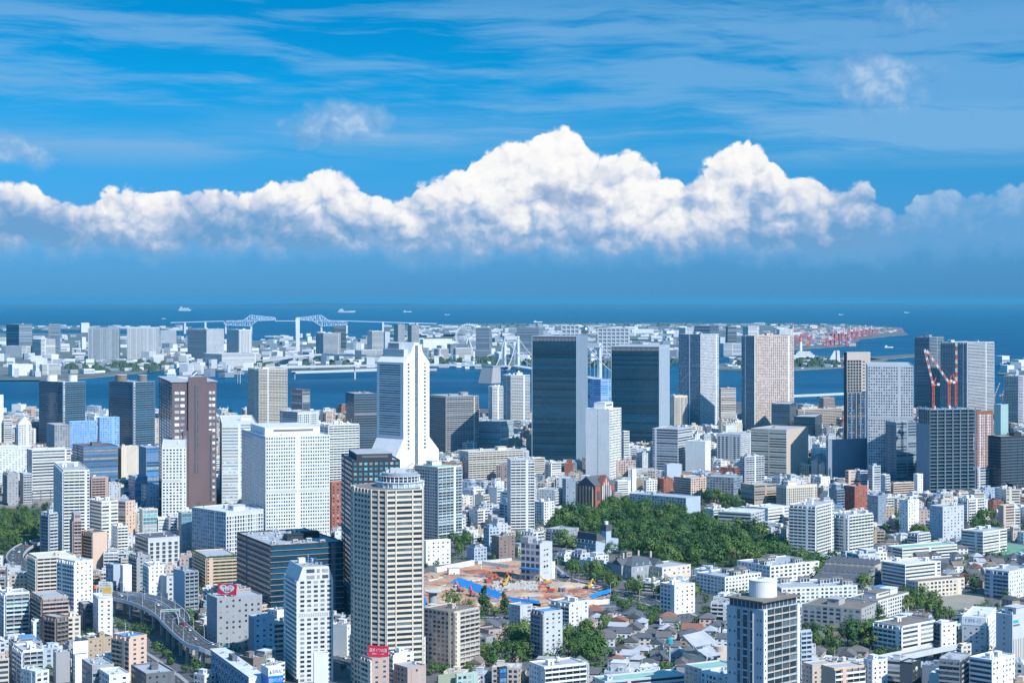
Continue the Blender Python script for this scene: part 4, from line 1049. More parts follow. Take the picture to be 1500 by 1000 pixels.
# --- unfinished steel tower and the cranes
def steel_tower():
    s = Site(1343, 1362, 1429, 600, 722); root = thing('construction_tower', s, 'unfinished tower of bare steel frame and floors under the red-white cranes', 'construction tower')
    W, D, H = s.W, s.D, s.H; nf = 23; fh = H / nf
    for i in range(1, nf + 1):
        b = MB(); b.box(-W / 2, -D / 2, i * fh - .5, W / 2, D / 2, i * fh, wall('steel')); b.build('floor_slab', root)
    for j in range(7):
        x = -W / 2 + W * j / 6
        b = MB(); b.bar((x, -D / 2, 0), (x, -D / 2, H + 3), .55, wall('steel')); b.build('column', root)
        b = MB(); y = -D / 2 + D * j / 6; b.bar((-W / 2, y, 0), (-W / 2, y, H + 2 + (j % 3)), .55, wall('steel')); b.build('column', root)
    c = MB(); c.box(-W / 2 + 1.6, -D / 2 + 1.8, 0, W / 2 - 2, D / 2 - 2, H - 1, glass('teal')); c.build('core', root)
    n = MB(); n.box(-W / 2 - .6, -D / 2 - .6, 0, -W / 2 - .5, D / 2, H - 4 * fh, wall('bluegrey')); n.build('safety_net', root)
    t = MB()
    for i in range(5): t.box(-W / 2 + 3 + i * W / 6, -2, H, -W / 2 + 6 + i * W / 6, 3, H + 2 + (i % 2) * 2, wall('lgrey' if i % 2 else 'signblue'))
    t.build('site_stores', root)
    return s
ST = steel_tower()

def tower_crane(base, mast, jib, ang, side, label, sc=1.0, yaw=0.0):
    """Luffing tower crane: lattice mast, slewing cab, back stay with counterweight and a striped jib."""
    root = empty('tower_crane', base, yaw); tag(root, label, 'tower crane', 'red and white tower cranes')
    o, w = plain('crane_orange', (.72, .16, .08), .5), wall('white'); h = 1.25 * sc
    b = MB()
    for sx in (-h, h):
        for sy in (-h, h): b.bar((sx, sy, 0), (sx, sy, mast), .28 * sc, o)
    n = max(3, int(mast / (3.2 * sc)))
    for i in range(n):
        z, z2 = mast * i / n, mast * (i + 1) / n; f = 1 if i % 2 else -1
        for q in (-h, h):
            b.bar((-h * f, q, z), (h * f, q, z2), .18 * sc, o); b.bar((q, -h * f, z), (q, h * f, z2), .18 * sc, o)
    b.build('mast', root)
    c = MB(); c.box(-2.2 * sc, -2 * sc, mast, 2.2 * sc, 2 * sc, mast + 3 * sc, o); c.box(-6.5 * sc * side - 1.6 * sc, -1.6 * sc, mast + .5 * sc, -6.5 * sc * side + 1.6 * sc, 1.6 * sc, mast + 3.5 * sc, w)
    c.box(min(0, -6 * sc * side), -1 * sc, mast + .6 * sc, max(0, -6 * sc * side), 1 * sc, mast + 1.6 * sc, o)
    c.bar((-1 * side * sc, 0, mast + 3 * sc), (-3.5 * side * sc, 0, mast + 11 * sc), .5 * sc, o); c.build('slewing_cab', root)
    j = MB(); p = Vector((1.5 * side * sc, 0, mast + 2 * sc)); d = Vector((cos(ang) * side, 0, sin(ang))); up = Vector((-sin(ang) * side, 0, cos(ang))); k = 9; r = 1.0 * sc
    for i in range(k):
        a, e = p + d * jib * i / k, p + d * jib * (i + 1) / k; m = o if i % 2 else w
        for sy in (-r, r):
            for su in (0, 2 * r): j.bar(a + Vector((0, sy, 0)) + up * su, e + Vector((0, sy, 0)) + up * su, .24 * sc, m)
        for sy in (-r, r): j.bar(a + Vector((0, sy, 0)), e + Vector((0, sy, 0)) + up * 2 * r, .2 * sc, m)
        j.bar(a + Vector((0, -r, 0)), e + Vector((0, r, 0)), .2 * sc, m)
    j.build('jib', root)
    t = MB(); t.bar((-3.5 * side * sc, 0, mast + 11 * sc), p + d * jib * .95 + up * r, .1 * sc, wall('dgrey')); t.bar(p + d * jib, (p + d * jib) * 1.0 - Vector((0, 0, jib * .35)), .08 * sc, wall('dgrey')); t.build('cable', root)

def crane_at(px, ybase, ymast, xtip, ytip, depth, label, sc=1.0):
    k = depth / FPX; z = CAM_H - (ybase - HOR) * k; mast = (ybase - ymast) * k; dx, dz = (xtip - px) * k, (ymast - ytip) * k
    side = 1 if dx >= 0 else -1
    tower_crane(Vector(((px - 750) * k, depth, z)), mast, sqrt(dx * dx + dz * dz), atan2(dz, abs(dx)), side, label, sc)
yb = ST.Y + 14
crane_at(1367, 598, 565, 1355, 514, yb, 'leftmost red-white crane on the unfinished tower with jib leaning left', 1.0)
crane_at(1390, 598, 562, 1358, 516, yb + 14, 'middle red-white crane on the unfinished tower with long left jib', 1.0)
crane_at(1400, 598, 560, 1400, 503, yb + 22, 'rightmost red-white crane on the unfinished tower with upright jib', 1.0)
crane_at(1236, 642, 614, 1238, 580, 3330, 'left upright red-white crane behind the netted grey box', .9)
crane_at(1252, 642, 617, 1254, 592, 3340, 'right upright red-white crane behind the netted grey box', .9)
crane_at(1457, 592, 580, 1464, 562, 4400, 'left crane leaning right near the turquoise box', .8)
crane_at(1468, 588, 580, 1476, 559, 4500, 'right crane leaning right near the turquoise box', .8)

# --- pitched roofs
def gable(b, x0, y0, x1, y1, z, h, m, over=.5, axis='x', wm=None):
    x0 -= over; x1 += over; y0 -= over; y1 += over
    if axis == 'x':
        c = (y0 + y1) / 2; A = [(x0, y0, z), (x0, y1, z), (x0, c, z + h)]; B = [(x1, y0, z), (x1, y1, z), (x1, c, z + h)]
    else:
        c = (x0 + x1) / 2; A = [(x0, y0, z), (c, y0, z + h), (x1, y0, z)]; B = [(x0, y1, z), (c, y1, z + h), (x1, y1, z)]
    b.loft(A, B, m)
def hip(b, x0, y0, x1, y1, z, h, m, over=.6):
    x0 -= over; x1 += over; y0 -= over; y1 += over; w, d = x1 - x0, y1 - y0; i = min(w, d) / 2 * .96
    if w >= d: r0, r1 = (x0 + i, (y0 + y1) / 2, z + h), (x1 - i, (y0 + y1) / 2, z + h)
    else: r0, r1 = ((x0 + x1) / 2, y0 + i, z + h), ((x0 + x1) / 2, y1 - i, z + h)
    a, c, e, g = (x0, y0, z), (x1, y0, z), (x1, y1, z), (x0, y1, z)
    if w >= d: fs = [(a, c, r1, r0), (c, e, r1), (e, g, r0, r1), (g, a, r0)]
    else: fs = [(a, c, r0), (c, e, r1, r0), (e, g, r1), (g, a, r0, r1)]
    for f in fs: b.quad(f, m)
    b.quad((g, e, c, a), m)

def gothic():
    s = Site(845, 872, 900, 712, 742); root = thing('brick_building', s, 'gothic red brick hall with steep dark roof and white trimmed gable')
    W, D, H = s.W, s.D, s.H; b = MB(); b.box(-W / 2, -D / 2, -.5, W / 2, D / 2, H, wall('brick')); R = Face(W, D, 'R'); L = Face(W, D, 'L')
    for i in range(6): L.box(b, D * i / 6 + .2, 0, D * i / 6 + 1.4, H - 1, 0, .8, wall('cream'))
    b.build('wall', root)
    r = MB(); gable(r, -W / 2, -D / 2, W / 2, D / 2, H, 11, roofm('roofslate'), .4, 'x'); r.build('roof', root)
    g = MB(); gable(g, -W * .22, -D / 2 - 2, W * .22, -D / 2 + 8, H, 12, wall('brick'), 0, 'y'); g.box(-W * .22, -D / 2 - 2, 0, W * .22, -D / 2, H, wall('brick')); g.build('gable', root)
    t = MB()
    for x in (-.2, -.1, 0, .1, .2): t.box(W * x - .5, -D / 2 - 2.3, 0, W * x + .5, -D / 2 - 2, H + 8 - abs(x) * 40, wall('white'))
    t.build('stone_trim', root)
    for x in (-.15, -.05, .05, .15): inst('window', window_mesh('dark'), root, (W * x - .8, -D / 2 - 2, H * .3), 0, (1.6, .1, H * .7))
    for x in (-.42, -.34, .30, .38): inst('window', window_mesh('dark'), root, (W * x, -D / 2, H * .3), 0, (2.0, .1, H * .45))
gothic()

def mansion():
    s = Site(889, 925, 972, 822, 850, theta=38); root = thing('mansion', s, 'grey stone mansion with slate mansard roof below the wood')
    s.W = min(s.W, 40); W, D, H = s.W, s.D, 13.0; b = MB(); b.box(-W / 2, -D / 2, -.5, W / 2, D / 2, H, wall('grey')); b.box(-W / 2 - 3, -D * .2, -.5, -W / 2, D * .2, H, wall('grey'))
    b.box(W * .15, -D / 2 - 4, -.5, W * .4, -D / 2, H, wall('grey')); b.build('wall', root)
    r = MB(); hip(r, -W / 2, -D / 2, W / 2, D / 2, H, 6, roofm('roofslate')); gable(r, W * .15, -D / 2 - 4, W * .4, 0, H, 4.5, roofm('roofslate'), .4, 'y'); gable(r, -W / 2 - 3, -D * .2, 0, D * .2, H, 4.5, roofm('roofslate'), .4, 'x')
    ro = r.build('roof', root)
    for x, y in ((-.3, .1), (.25, .2), (.4, -.1)): c = MB(); c.box(W * x - .8, D * y - .8, H, W * x + .8, D * y + .8, H + 9, wall('beige')); c.build('chimney', ro)
    R = Face(W, D, 'R'); L = Face(W, D, 'L')
    for F, n in ((R, 8), (L, 7)):
        for i in range(n):
            for z in (1.5, 7.5): inst('window', window_mesh('pale'), root, F.p(F.L * (i + .35) / n, z, 0), F.rz, (F.L / n * .35, .1, 3.4))
    for i in range(4): d = MB(); gable(d, -W * .35 + i * W * .2, -D / 2 + .3, -W * .35 + i * W * .2 + 2, -D / 2 + 4, H + .3, 2.6, roofm('roofgreen'), 0, 'y'); d.build('dormer', ro)
mansion()

def blue_slope():
    s = Site(846, 874, 906, 792, 812); root = thing('apartment_building', s, 'pale blue flats with sloping slate roof and dark-capped tower beside the wood')
    W, D, H = s.W, s.D, s.H; b = MB(); b.box(-W / 2, -D / 2, -.5, W / 2, D / 2, H, wall('lblue')); wins = [0, []]
    dress(root, b, Face(W, D, 'L'), H, 'b5', 'lblue', 'dark', 3, s.mpp, 0, 60, None, None, wins); b.build('wall', root)
    r = MB(); A = [(-W / 2, -D / 2, H), (W / 2 + 8, -D / 2, H * .2), (W / 2 + 8, D / 2, H * .2), (-W / 2, D / 2, H)]; Bq = [(-W / 2, -D / 2, H + 7), (-W / 2 + 3, -D / 2, H + 7), (-W / 2 + 3, D / 2, H + 7), (-W / 2, D / 2, H + 7)]
    r.loft(A, Bq, roofm('roofslate')); r.build('roof', root)
    for k in range(3):
        for i in range(4): inst('window', window_mesh('pale'), root, (-W / 2 + 6 + k * 6 + i * .3, -D / 2 + 4 + i * 7, H + 3.8 - k * 3.3), -pi / 2 + pi, (3.5, .4, 1.2))
    t = MB(); t.box(-3, -D / 2 - 1, 0, 4, -D / 2 + 6, H + 9, wall('lblue')); t.box(-3.5, -D / 2 - 1.5, H + 9, 4.5, -D / 2 + 6.5, H + 15, roofm('roofslate')); t.cyl(.5, -D / 2 + 2.5, H + 15, H + 18, 2, 2, wall('white')); t.build('stair_tower', root)
blue_slope()

def demolition():
    s = Site(763, 791, 809, 796, 852); root = thing('office_building', s, 'half demolished hollow-windowed block with blue sheet on construction site')
    W, D, H = s.W, s.D, s.H; b = MB(); b.box(-W / 2, -D / 2, -.5, W / 2, D / 2, H, wall('lgrey')); L = Face(W, D, 'L'); R = Face(W, D, 'R')
    for i in range(6):
        for j in range(4):
            z = H * (i + .2) / 6; inst('window', window_mesh('dark'), root, L.p(D * (j + .15) / 4, z, 0), L.rz, (D / 4 * .7, .1, H / 6 * .6))
    for i in range(5):
        for a, ww in ((.3, .14), (.52, .14)): inst('window', window_mesh('dark'), root, R.p(W * a, H * .2 + i * H * .15, 0), 0, (W * ww, .1, 2.0 if i % 2 else 1.0))
    b.box(-W / 2 - .5, D / 2 - 8, H, W * .1, D / 2, H + 5, wall('grey')); b.box(W / 2, -D / 2, -.5, W / 2 + 5, D / 2 - 4, H * .45, wall('white'))
    for i in range(8): b.box(-W / 2 + i, -D / 2 + (i * 3.7 % (D - 3)), H, -W / 2 + i + 2, -D / 2 + (i * 3.7 % (D - 3)) + 2, H + .5 + (i * 1.7 % 3), wall('grey'))
    b.build('wall', root)
    t = MB(); L.box(t, 0, H * .30, D, H * .34, 0, 2.5, plain('tarp_blue', (.02, .22, .58), .45)); t.build('blue_sheet', root)
demolition()

def terraced_dark():
    s = Site(1187, 1262, 1291, 835, 866, theta=62); root = thing('terraced_building', s, 'dark terraced flats with stepped slate roofs beside the wood at right')
    W, D = s.W, min(s.D, 100); n = 5
    for k in range(3):
        b = MB(); H = 7 + k * 5.0; x0 = -W / 2 + k * W / 3
        b.box(x0, -D / 2, -.5, W / 2 - (0 if k == 2 else 0.01 * k), D / 2, H, wall('grey' if k < 2 else 'beige')); b.build('wall', root)
        for i in range(9):
            r = MB(); y0 = -D / 2 + D * i / 9 + .8; r.loft([(x0 + .2, y0, H), (x0 + W / 3, y0, H), (x0 + W / 3, y0 + D / 9 - 1.6, H), (x0 + .2, y0 + D / 9 - 1.6, H)], [(x0 + .5, y0, H + 1), (x0 + W / 3, y0, H + 3.6), (x0 + W / 3, y0 + D / 9 - 1.6, H + 3.6), (x0 + .5, y0 + D / 9 - 1.6, H + 1)], roofm('roofslate')); r.build('roof', root)
            inst('window', window_mesh('dark'), root, (x0, y0 + D / 9 - 2, H - 3.5), -pi / 2, (D / 9 - 2.4, .1, 2.2))
    R = Face(W, D, 'R')
    for i in range(5):
        inst('window', window_mesh('dark'), root, R.p(W * .45, 1.5 + i * 3.1, 0), 0, (W * .4, .1, 1.8))
terraced_dark()

def fan_hall():
    s = Site(1000, 1035, 1066, 945, 985); root = thing('hall', s, 'fan-shaped grey metal-roofed hall left of the round tank tower')
    W, D, H = s.W, s.D, s.H; b = MB(); b.box(-W / 2, -D / 2, -.5, W / 2, D / 2, H * .6, wall('beige')); b.cyl(W * .38, -D * .30, 0, H * .8, 4.5, 4.5, wall('beige'), 18); b.build('wall', root)
    m = roofm('roofgrey')
    for k, (x0, x1, y0, y1, z0, z1) in enumerate(((-.5, .48, .05, .5, .9, 1.25), (-.48, .1, -.2, .08, .7, .95), (-.5, .0, -.5, -.2, .6, .75))):
        r = MB(); r.loft([(W * x0, D * y0, H * z0 - 2), (W * x1, D * y0 - 3, H * z0 - 2), (W * x1, D * y1, H * z1 - 2), (W * x0, D * y1, H * z1 - 2)], [(W * x0, D * y0, H * z0), (W * x1, D * y0 - 3, H * z0), (W * x1, D * y1, H * z1), (W * x0, D * y1, H * z1)], m); r.build('roof', root)
        for i in range(3): inst('window', window_mesh('dark'), root, (W * x0 + i * W * (x1 - x0) / 3 + 1, D * y0 + .3 - 1, H * z0 - 1.8), 0, (W * (x1 - x0) / 4, 2.2, 1.4))
fan_hall()

def lattice_hall():
    s = Site(309, 366, 388, 992, 1040, theta=23); root = thing('hall', s, 'white-roofed long building with blue steel lattice side at the bottom')
    W, D, H = s.W, s.D, s.H; b = MB(); b.box(-W / 2 + .6, -D / 2, -.5, W / 2, D / 2, H, wall('bluegrey')); b.build('wall', root)
    b = MB(); n = 12; m = wall('lblue')
    for j in range(3):
        for i in range(n):
            y0, y1 = -D / 2 + D * i / n, -D / 2 + D * (i + 1) / n; z0, z1 = H * (.12 + .27 * j), H * (.12 + .27 * (j + 1))
            b.bar((-W / 2, y0, z0), (-W / 2, y1, z1), .35, m); b.bar((-W / 2, y1, z0), (-W / 2, y0, z1), .35, m); b.bar((-W / 2, y0, z1), (-W / 2, y1, z1), .35, m)
    b.build('lattice', root)
    r = MB(); r.box(-W / 2 - .8, -D / 2 - .5, H, W / 2 + .5, D / 2 + .5, H + .6, roofm('roofwhite')); r.build('roof', root)
    e = MB(); e.box(-W / 2 - .8, -D / 2 - .6, H - 14, W / 2 + .5, -D / 2 - .5, H, wall('white')); e.build('end_wall', root)
    for i in range(5): inst('air_conditioner', ac_mesh(), root, (-W * .2 + i * 1.4, D * (.3 - i * .15), H + .6))
    q = MB(); q.box(-W * .25, D * .02, H + .6, W * .1, D * .12, H + 4, wall('dgrey')); q.build('machine_room', root)
lattice_hall()

# ------------------------------------------------------------------ signs
def sign_panel(name, p0, p1, z0, z1, label, posts=2, back='dgrey', front='white', zbase=None):
    """A flat rooftop sign facing the street between two plan points; returns its root and face."""
    c = (Vector(p0) + Vector(p1)) / 2; root = empty(name, (c.x, c.y, z0)); tag(root, label, 'sign')
    F = PFace(Vector(p0) - c, Vector(p1) - c); b = MB(); F.box(b, 0, 0, F.L, z1 - z0, -.5, 0, wall(front)); pa = b.build('panel', root)
    b = MB(); zb = (zbase if zbase is not None else z0 - 3) - z0
    for i in range(posts): a = F.L * (i + .5) / posts; F.box(b, a - .2, zb, a + .2, z1 - z0 - .3, -1.2, -.5, wall(back)); b.bar(F.p(a, zb, -4.0), F.p(a, (z1 - z0) * .8, -1), .15, wall(back))
    b.build('frame', root)
    return pa, F, z1 - z0

def at_px(px, py, Y): return Vector(((px - 750) * Y / FPX, Y, CAM_H - (py - HOR) * Y / FPX))

def flat_shape(F, pts, d, m, name, root):
    """A thin cut-out shape applied to a sign face; pts in fractions of the face."""
    b = MB(); A = [F.p(x, z, d) for x, z in pts]; Bq = [F.p(x, z, d + .06) for x, z in pts]; b.loft(A, Bq, m); return b.build(name, root)

def glass_frames():
    """Pale edge frames, roof louvres and a recessed side bay of the two big glass towers."""
    for lab in ('big dark glass tower with pale edge, taller left one of two', 'big dark glass tower with pale flank, lower right one of two'):
        o = root_of(lab); s = next(f for f in FOOT if f[3] == o); c = s[0]; D = (c[3] - c[0]).length; W = (c[1] - c[0]).length; H = CAM_H - (s[2][1] - HOR) * s[1] / FPX
        L, R = Face(W, D, 'L'), Face(W, D, 'R'); b = MB(); m = wall('paleblue')
        L.box(b, 0, 0, .9, H + 1, 0, .6, m); L.box(b, D - .9, 0, D, H + 1, 0, .6, m); L.box(b, .9, H - .2, D - .9, H + 1, 0, .6, m); b.build('edge_frame', o)
        b = MB(); L.box(b, 2, H - 7.5, D - 2, H - 1.5, .12, .3, wall('black'))
        for i in range(int(D / 2.2)): L.box(b, 2 + i * 2.2, H - 7, 2.9 + i * 2.2, H - 2, .3, .4, wall('grey'))
        b.build('roof_louvre', o)
        b = MB()
        for i in range(8): R.box(b, W * (i + .5) / 8, 4, W * (i + .5) / 8 + .5, H - 4, 0, .2, wall('steel'))
        for i in range(1, int(H / 4.2)): R.box(b, 0, i * 4.2, W, i * 4.2 + .25, 0, .12, wall('steel'))
        b.build('panel_joint', o)
def root_of(label): return next(o for o in COL.objects if o.get('label') == label)
glass_frames()
def signs():
    Y = 1326.0; p, q = at_px(319, 870, Y), at_px(346, 869, Y - 6); z0, z1 = CAM_H - (869.5 - HOR) * Y / FPX, CAM_H - (854 - HOR) * Y / FPX
    r, F, h = sign_panel('billboard', p, q, z0, z1, 'red rooftop billboard with big white heart shape on charcoal office', 3, front='red'); L = F.L
    hp = []
    for i in range(24):
        t = 2 * pi * i / 24; x = 16 * sin(t) ** 3; z = 13 * cos(t) - 5 * cos(2 * t) - 2 * cos(3 * t) - cos(4 * t); hp.append((L * .5 + x / 34 * L * .86, h * .54 + z / 30 * h * .98))
    hp = [(min(max(x, .3), L - .3), min(max(z, .15), h - .1)) for x, z in hp][::-1]
    flat_shape(F, hp, .02, wall('white'), 'heart', r)
    for x, z, w_, hh, c in ((.24, .74, .16, .10, 'green'), (.60, .74, .10, .08, 'green'), (.72, .66, .07, .14, 'green'), (.30, .66, .10, .07, 'grey'), (.36, .30, .34, .10, 'brick'), (.34, .40, .06, .16, 'brown'), (.63, .40, .07, .18, 'brown'), (.42, .46, .18, .08, 'peach'), (.44, .12, .16, .08, 'brick')):
        flat_shape(F, [(L * x, h * z), (L * (x + w_), h * z), (L * (x + w_ * .9), h * (z + hh)), (L * (x + .02), h * (z + hh))], .10, wall(c), 'emblem', r)
    Y = 1134.0; p, q = at_px(539, 960, Y), at_px(569, 961, Y - 3); z0, z1 = CAM_H - (961 - HOR) * Y / FPX, CAM_H - (944.5 - HOR) * Y / FPX
    r, F, h = sign_panel('rooftop_sign', p, q, z0, z1, 'red rooftop sign with white Japanese lettering in front of beige tower', 3, front='red')
    letter('\u56fd\u30c0\u30a4\u30ef\u306e\u6e6f', h * .36, wall('white'), r, F.p(F.L * .5, h * .58, .06), F.rz, wmax=F.L * .84)
    letter('\u5c45\u9152\u5c4b \u2014\u2014\u2014 \u672c\u5e97', h * .13, wall('white'), r, F.p(F.L * .5, h * .28, .06), F.rz, wmax=F.L * .8)
    # blue and white corner sign on the bottom edge
    s = Site(382, 393, 415, 978, 1045); root = thing('sign_building', s, 'blue and white lettered sign block on small building at the bottom edge', 'sign building')
    W, D, H = s.W, s.D, s.H; b = MB(); hh = 12 * s.Y / FPX
    b.box(-W / 2, -D / 2, -.5, W / 2, D / 2, H - hh, plain('sign_blue', (.0, .19, .58), .45)); b.box(-W / 2, -D / 2, H - hh, W / 2, D / 2, H, wall('white')); b.build('wall', root)
    R = Face(W, D, 'R'); bl = plain('letter_blue', (.02, .14, .5), .5)
    letter('BUNLAC', hh * .62, bl, root, R.p(W * .60, H - hh * .5, .06), 0, wmax=W * .62)
    t = MB(); t.loft([R.p(W * .07, H - hh * .72, .02), R.p(W * .23, H - hh * .72, .02), R.p(W * .15, H - hh * .25, .02)], [R.p(W * .07, H - hh * .72, .08), R.p(W * .23, H - hh * .72, .08), R.p(W * .15, H - hh * .25, .08)], bl); t.build('emblem', root)
    letter('\u7dcf\u5408\u30e1\u30a4\u30f3\u30c6\u30ca', hh * .6, wall('white'), root, R.p(W * .5, H - hh * 1.55, .06), 0, wmax=W * .9)
    for i in range(6): inst('air_conditioner', ac_mesh(), root, (-W * .35 + i * W * .14, (i % 2) * 2, H))
    # yellow and white billboard on the slim building
    Y = 1374.0; p, q = at_px(144.5, 875, Y), at_px(164, 874, Y - 2); z0, z1 = CAM_H - (874.5 - HOR) * Y / FPX, CAM_H - (851 - HOR) * Y / FPX
    r, F, h = sign_panel('billboard', p, q, z0, z1, 'white billboard with yellow block and blue dot above slim white building', 2); L = F.L
    flat_shape(F, [(L * .28, h * .25), (L * .97, h * .27), (L * .97, h * .68), (L * .02, h * .62), (L * .02, h * .54), (L * .3, h * .52)], .02, plain('sign_yellow', (.78, .50, .10), .5), 'yellow_block', r)
    flat_shape(F, [(L * .18 + L * .08 * cos(a * .6283), h * .42 + L * .08 * sin(a * .6283)) for a in range(10)], .09, wall('signblue'), 'emblem', r)
    flat_shape(F, [(L * .33, h * .14), (L * .42, h * .14), (L * .42, h * .19), (L * .33, h * .19)], .02, wall('signblue'), 'emblem', r)
    letter('\u3053\u306e\u8857\u306e\u6696\u3089\u3057', h * .10, wall('grey'), r, F.p(L * .5, h * .88, .05), F.rz, wmax=L * .7); letter('\u3042\u3057\u305f\u3082\u6e05\u3089\u304b', h * .11, wall('dgrey'), r, F.p(L * .5, h * .75, .05), F.rz, wmax=L * .8)
    letter('\u25cf\u25cf\u30fb\u2014\u2014', h * .08, wall('grey'), r, F.p(L * .66, h * .16, .05), F.rz, wmax=L * .4)
signs()

def root_of(label): return next(o for o in COL.objects if o.get('label') == label)
def extra_marks():
    o = root_of('white hotel with rows of small windows and blue rooftop lettering'); s = next(f for f in FOOT if f[3] == o)
    c = s[0]; D = (c[3] - c[0]).length; W = (c[1] - c[0]).length; H = CAM_H - (906 - HOR) * s[1] / FPX
    L = Face(W, D, 'L'); R = Face(W, D, 'R'); bl = wall('signblue'); b = MB(); L.box(b, 0, H - 5, D, H + .9, .06, .2, wall('white')); R.box(b, 0, H - 5, W, H + .9, .06, .2, wall('white')); b.build('parapet', o)
    letter('V  \u30db\u30c6\u30eb  \u30a4\u30f3', 3.4, bl, o, L.p(D * .48, H - 2, .25), L.rz, wmax=D * .66); letter('V', 3, bl, o, R.p(W * .75, H - 2, .25), 0)
    o = root_of('tall pale grey block with light blue logo at the right edge'); s = next(f for f in FOOT if f[3] == o)
    c = s[0]; D = (c[3] - c[0]).length; W = (c[1] - c[0]).length; H = CAM_H - (902 - HOR) * s[1] / FPX; R = Face(W, D, 'R'); b = MB()
    R.box(b, W * .04, H - 5, W * .3, H - 3, .02, .1, plain('logo_sky', (.03, .42, .85), .4)); R.box(b, W * .04, H - 7.2, W * .36, H - 6, .02, .1, wall('dgrey')); b.build('emblem', o)
    v = MB()
    for i in range(8): R.box(v, W * (.05 + i * .12), 2, W * (.07 + i * .12), H - 16, .02, .4, wall('beige'))
    v.build('pier', o)
    o = root_of('black cube shop with round white emblem near bottom right'); s = next(f for f in FOOT if f[3] == o); c = s[0]; D = (c[3] - c[0]).length; W = (c[1] - c[0]).length; H = CAM_H - (972 - HOR) * s[1] / FPX
    L = Face(W, D, 'L'); R = Face(W, D, 'R'); flat_shape(R, [(W * .5 + 1.6 * cos(a * .5236), H - 4 + 1.6 * sin(a * .5236)) for a in range(12)], .02, wall('white'), 'emblem', o)
    o = root_of('white flats with red round emblem under the steel tower'); s = next(f for f in FOOT if f[3] == o); c = s[0]; D = (c[3] - c[0]).length; W = (c[1] - c[0]).length; H = CAM_H - (692 - HOR) * s[1] / FPX
    flat_shape(Face(W, D, 'R'), [(W * .5 + 3 * cos(a * .5236), H - 5 + 3 * sin(a * .5236)) for a in range(12)], .02, wall('red'), 'emblem', o)
    o = root_of('white low block with white roof panel in the bottom left quarter') if False else root_of('low white block with white roof panel in the bottom left quarter')
    s = next(f for f in FOOT if f[3] == o); H = CAM_H - (960 - HOR) * s[1] / FPX; b = MB(); b.box(-5, -2, H + 1, 5, -1.6, H + 9, wall('white')); b.bar((-3, 2, H), (-3, -1.6, H + 7), .15, wall('dgrey')); b.bar((3, 2, H), (3, -1.6, H + 7), .15, wall('dgrey')); b.build('sign_panel', o)
    o = root_of('terraced') if False else root_of('peach terraced building with green planters on each level')
    s = next(f for f in FOOT if f[3] == o); c = s[0]; D = (c[3] - c[0]).length; W = (c[1] - c[0]).length; H = CAM_H - (817 - HOR) * s[1] / FPX; n = max(1, int(round(H / 3.1)))
    for F in (Face(W, D, 'R'), Face(W, D, 'L')):
        for i in range(1, n + 1):
            b = MB(); z = min(i * H / n + .9, H + .9); 
            for j in range(int(F.L / 1.3)): F.box(b, j * 1.3 + .2, z, j * 1.3 + 1.4, z + .5 + (j * 7 % 5) * .13, .4, 1.2, plain('planter_green', (.05, .13, .03), .8))
            b.build('planter', o)
    # tanks of the two dark glass towers
    for lab, x1, x2, m in (('dark glass tower with two white cylinder tanks on its roof', 86, 102, 'white'), ('dark glass tower with two grey drums on its roof and white edge', 183, 201, 'roofbrown')):
        o = root_of(lab); s = next(f for f in FOOT if f[3] == o); H = CAM_H - (560 - HOR) * s[1] / FPX; c = s[0]; D = (c[3] - c[0]).length; W = (c[1] - c[0]).length
        for f, r in ((-.2, .22), (.26, .17)):
            b = MB(); b.cyl(W * f, D * (.05 - f), H, H + 11, W * r, W * r, wall(m), 24); b.cyl(W * f, D * (.05 - f), H + 11, H + 11.5, W * r * 1.03, W * r * 1.03, wall('lgrey'), 24); b.build('water_tank', o)
        b = MB(); b.box(-W / 2 - .8, -D / 2 - .8, 0, -W / 2 + 2.4, -D / 2 + 2.4, H + 1, wall('lgrey')); b.build('corner_pier', o)
        for i in range(22): inst('window', window_mesh('dark'), o, (-W / 2 - .4, -D / 2 - .8, 3 + i * (H - 4) / 22), 0, (2.4, .06, (H - 4) / 22 * .55)); 
    # pitched crown of the small white office at far left
    o = root_of('white office with a pitched white crown at far left'); s = next(f for f in FOOT if f[3] == o); H = CAM_H - (622 - HOR) * s[1] / FPX; c = s[0]; D = (c[3] - c[0]).length; W = (c[1] - c[0]).length
    b = MB(); gable(b, -W / 2, -D / 2, W / 2, D / 2, H + .9, 12 * s[1] / FPX, wall('white'), 0, 'y'); b.build('gable', o)
extra_marks()

# ------------------------------------------------------------------ land, water and roads
def sheet(name, poly, z, m, kind='structure', label=None, sub=0):
    """A flat sheet from a plan polygon."""
    bm = bmesh.new(); bm.faces.new([bm.verts.new((p[0], p[1], z)) for p in poly])
    bmesh.ops.triangulate(bm, faces=bm.faces[:])
    for f in bm.faces:
        if f.normal.z < 0: f.normal_flip()
    me = bpy.data.meshes.new(name); bm.to_mesh(me); bm.free(); me.materials.append(m)
    o = inst(name, me); o['kind'] = kind
    return o

def strip(pts, w):
    """Outline of a band of width w along plan points."""
    L, R = [], []
    for i, p in enumerate(pts):
        a = Vector(pts[max(0, i - 1)]); b = Vector(pts[min(len(pts) - 1, i + 1)]); d = (b - a); d.z = 0; d.normalize(); n = Vector((-d.y, d.x, 0))
        L.append(Vector(p) + n * w / 2); R.append(Vector(p) - n * w / 2)
    return L + R[::-1]

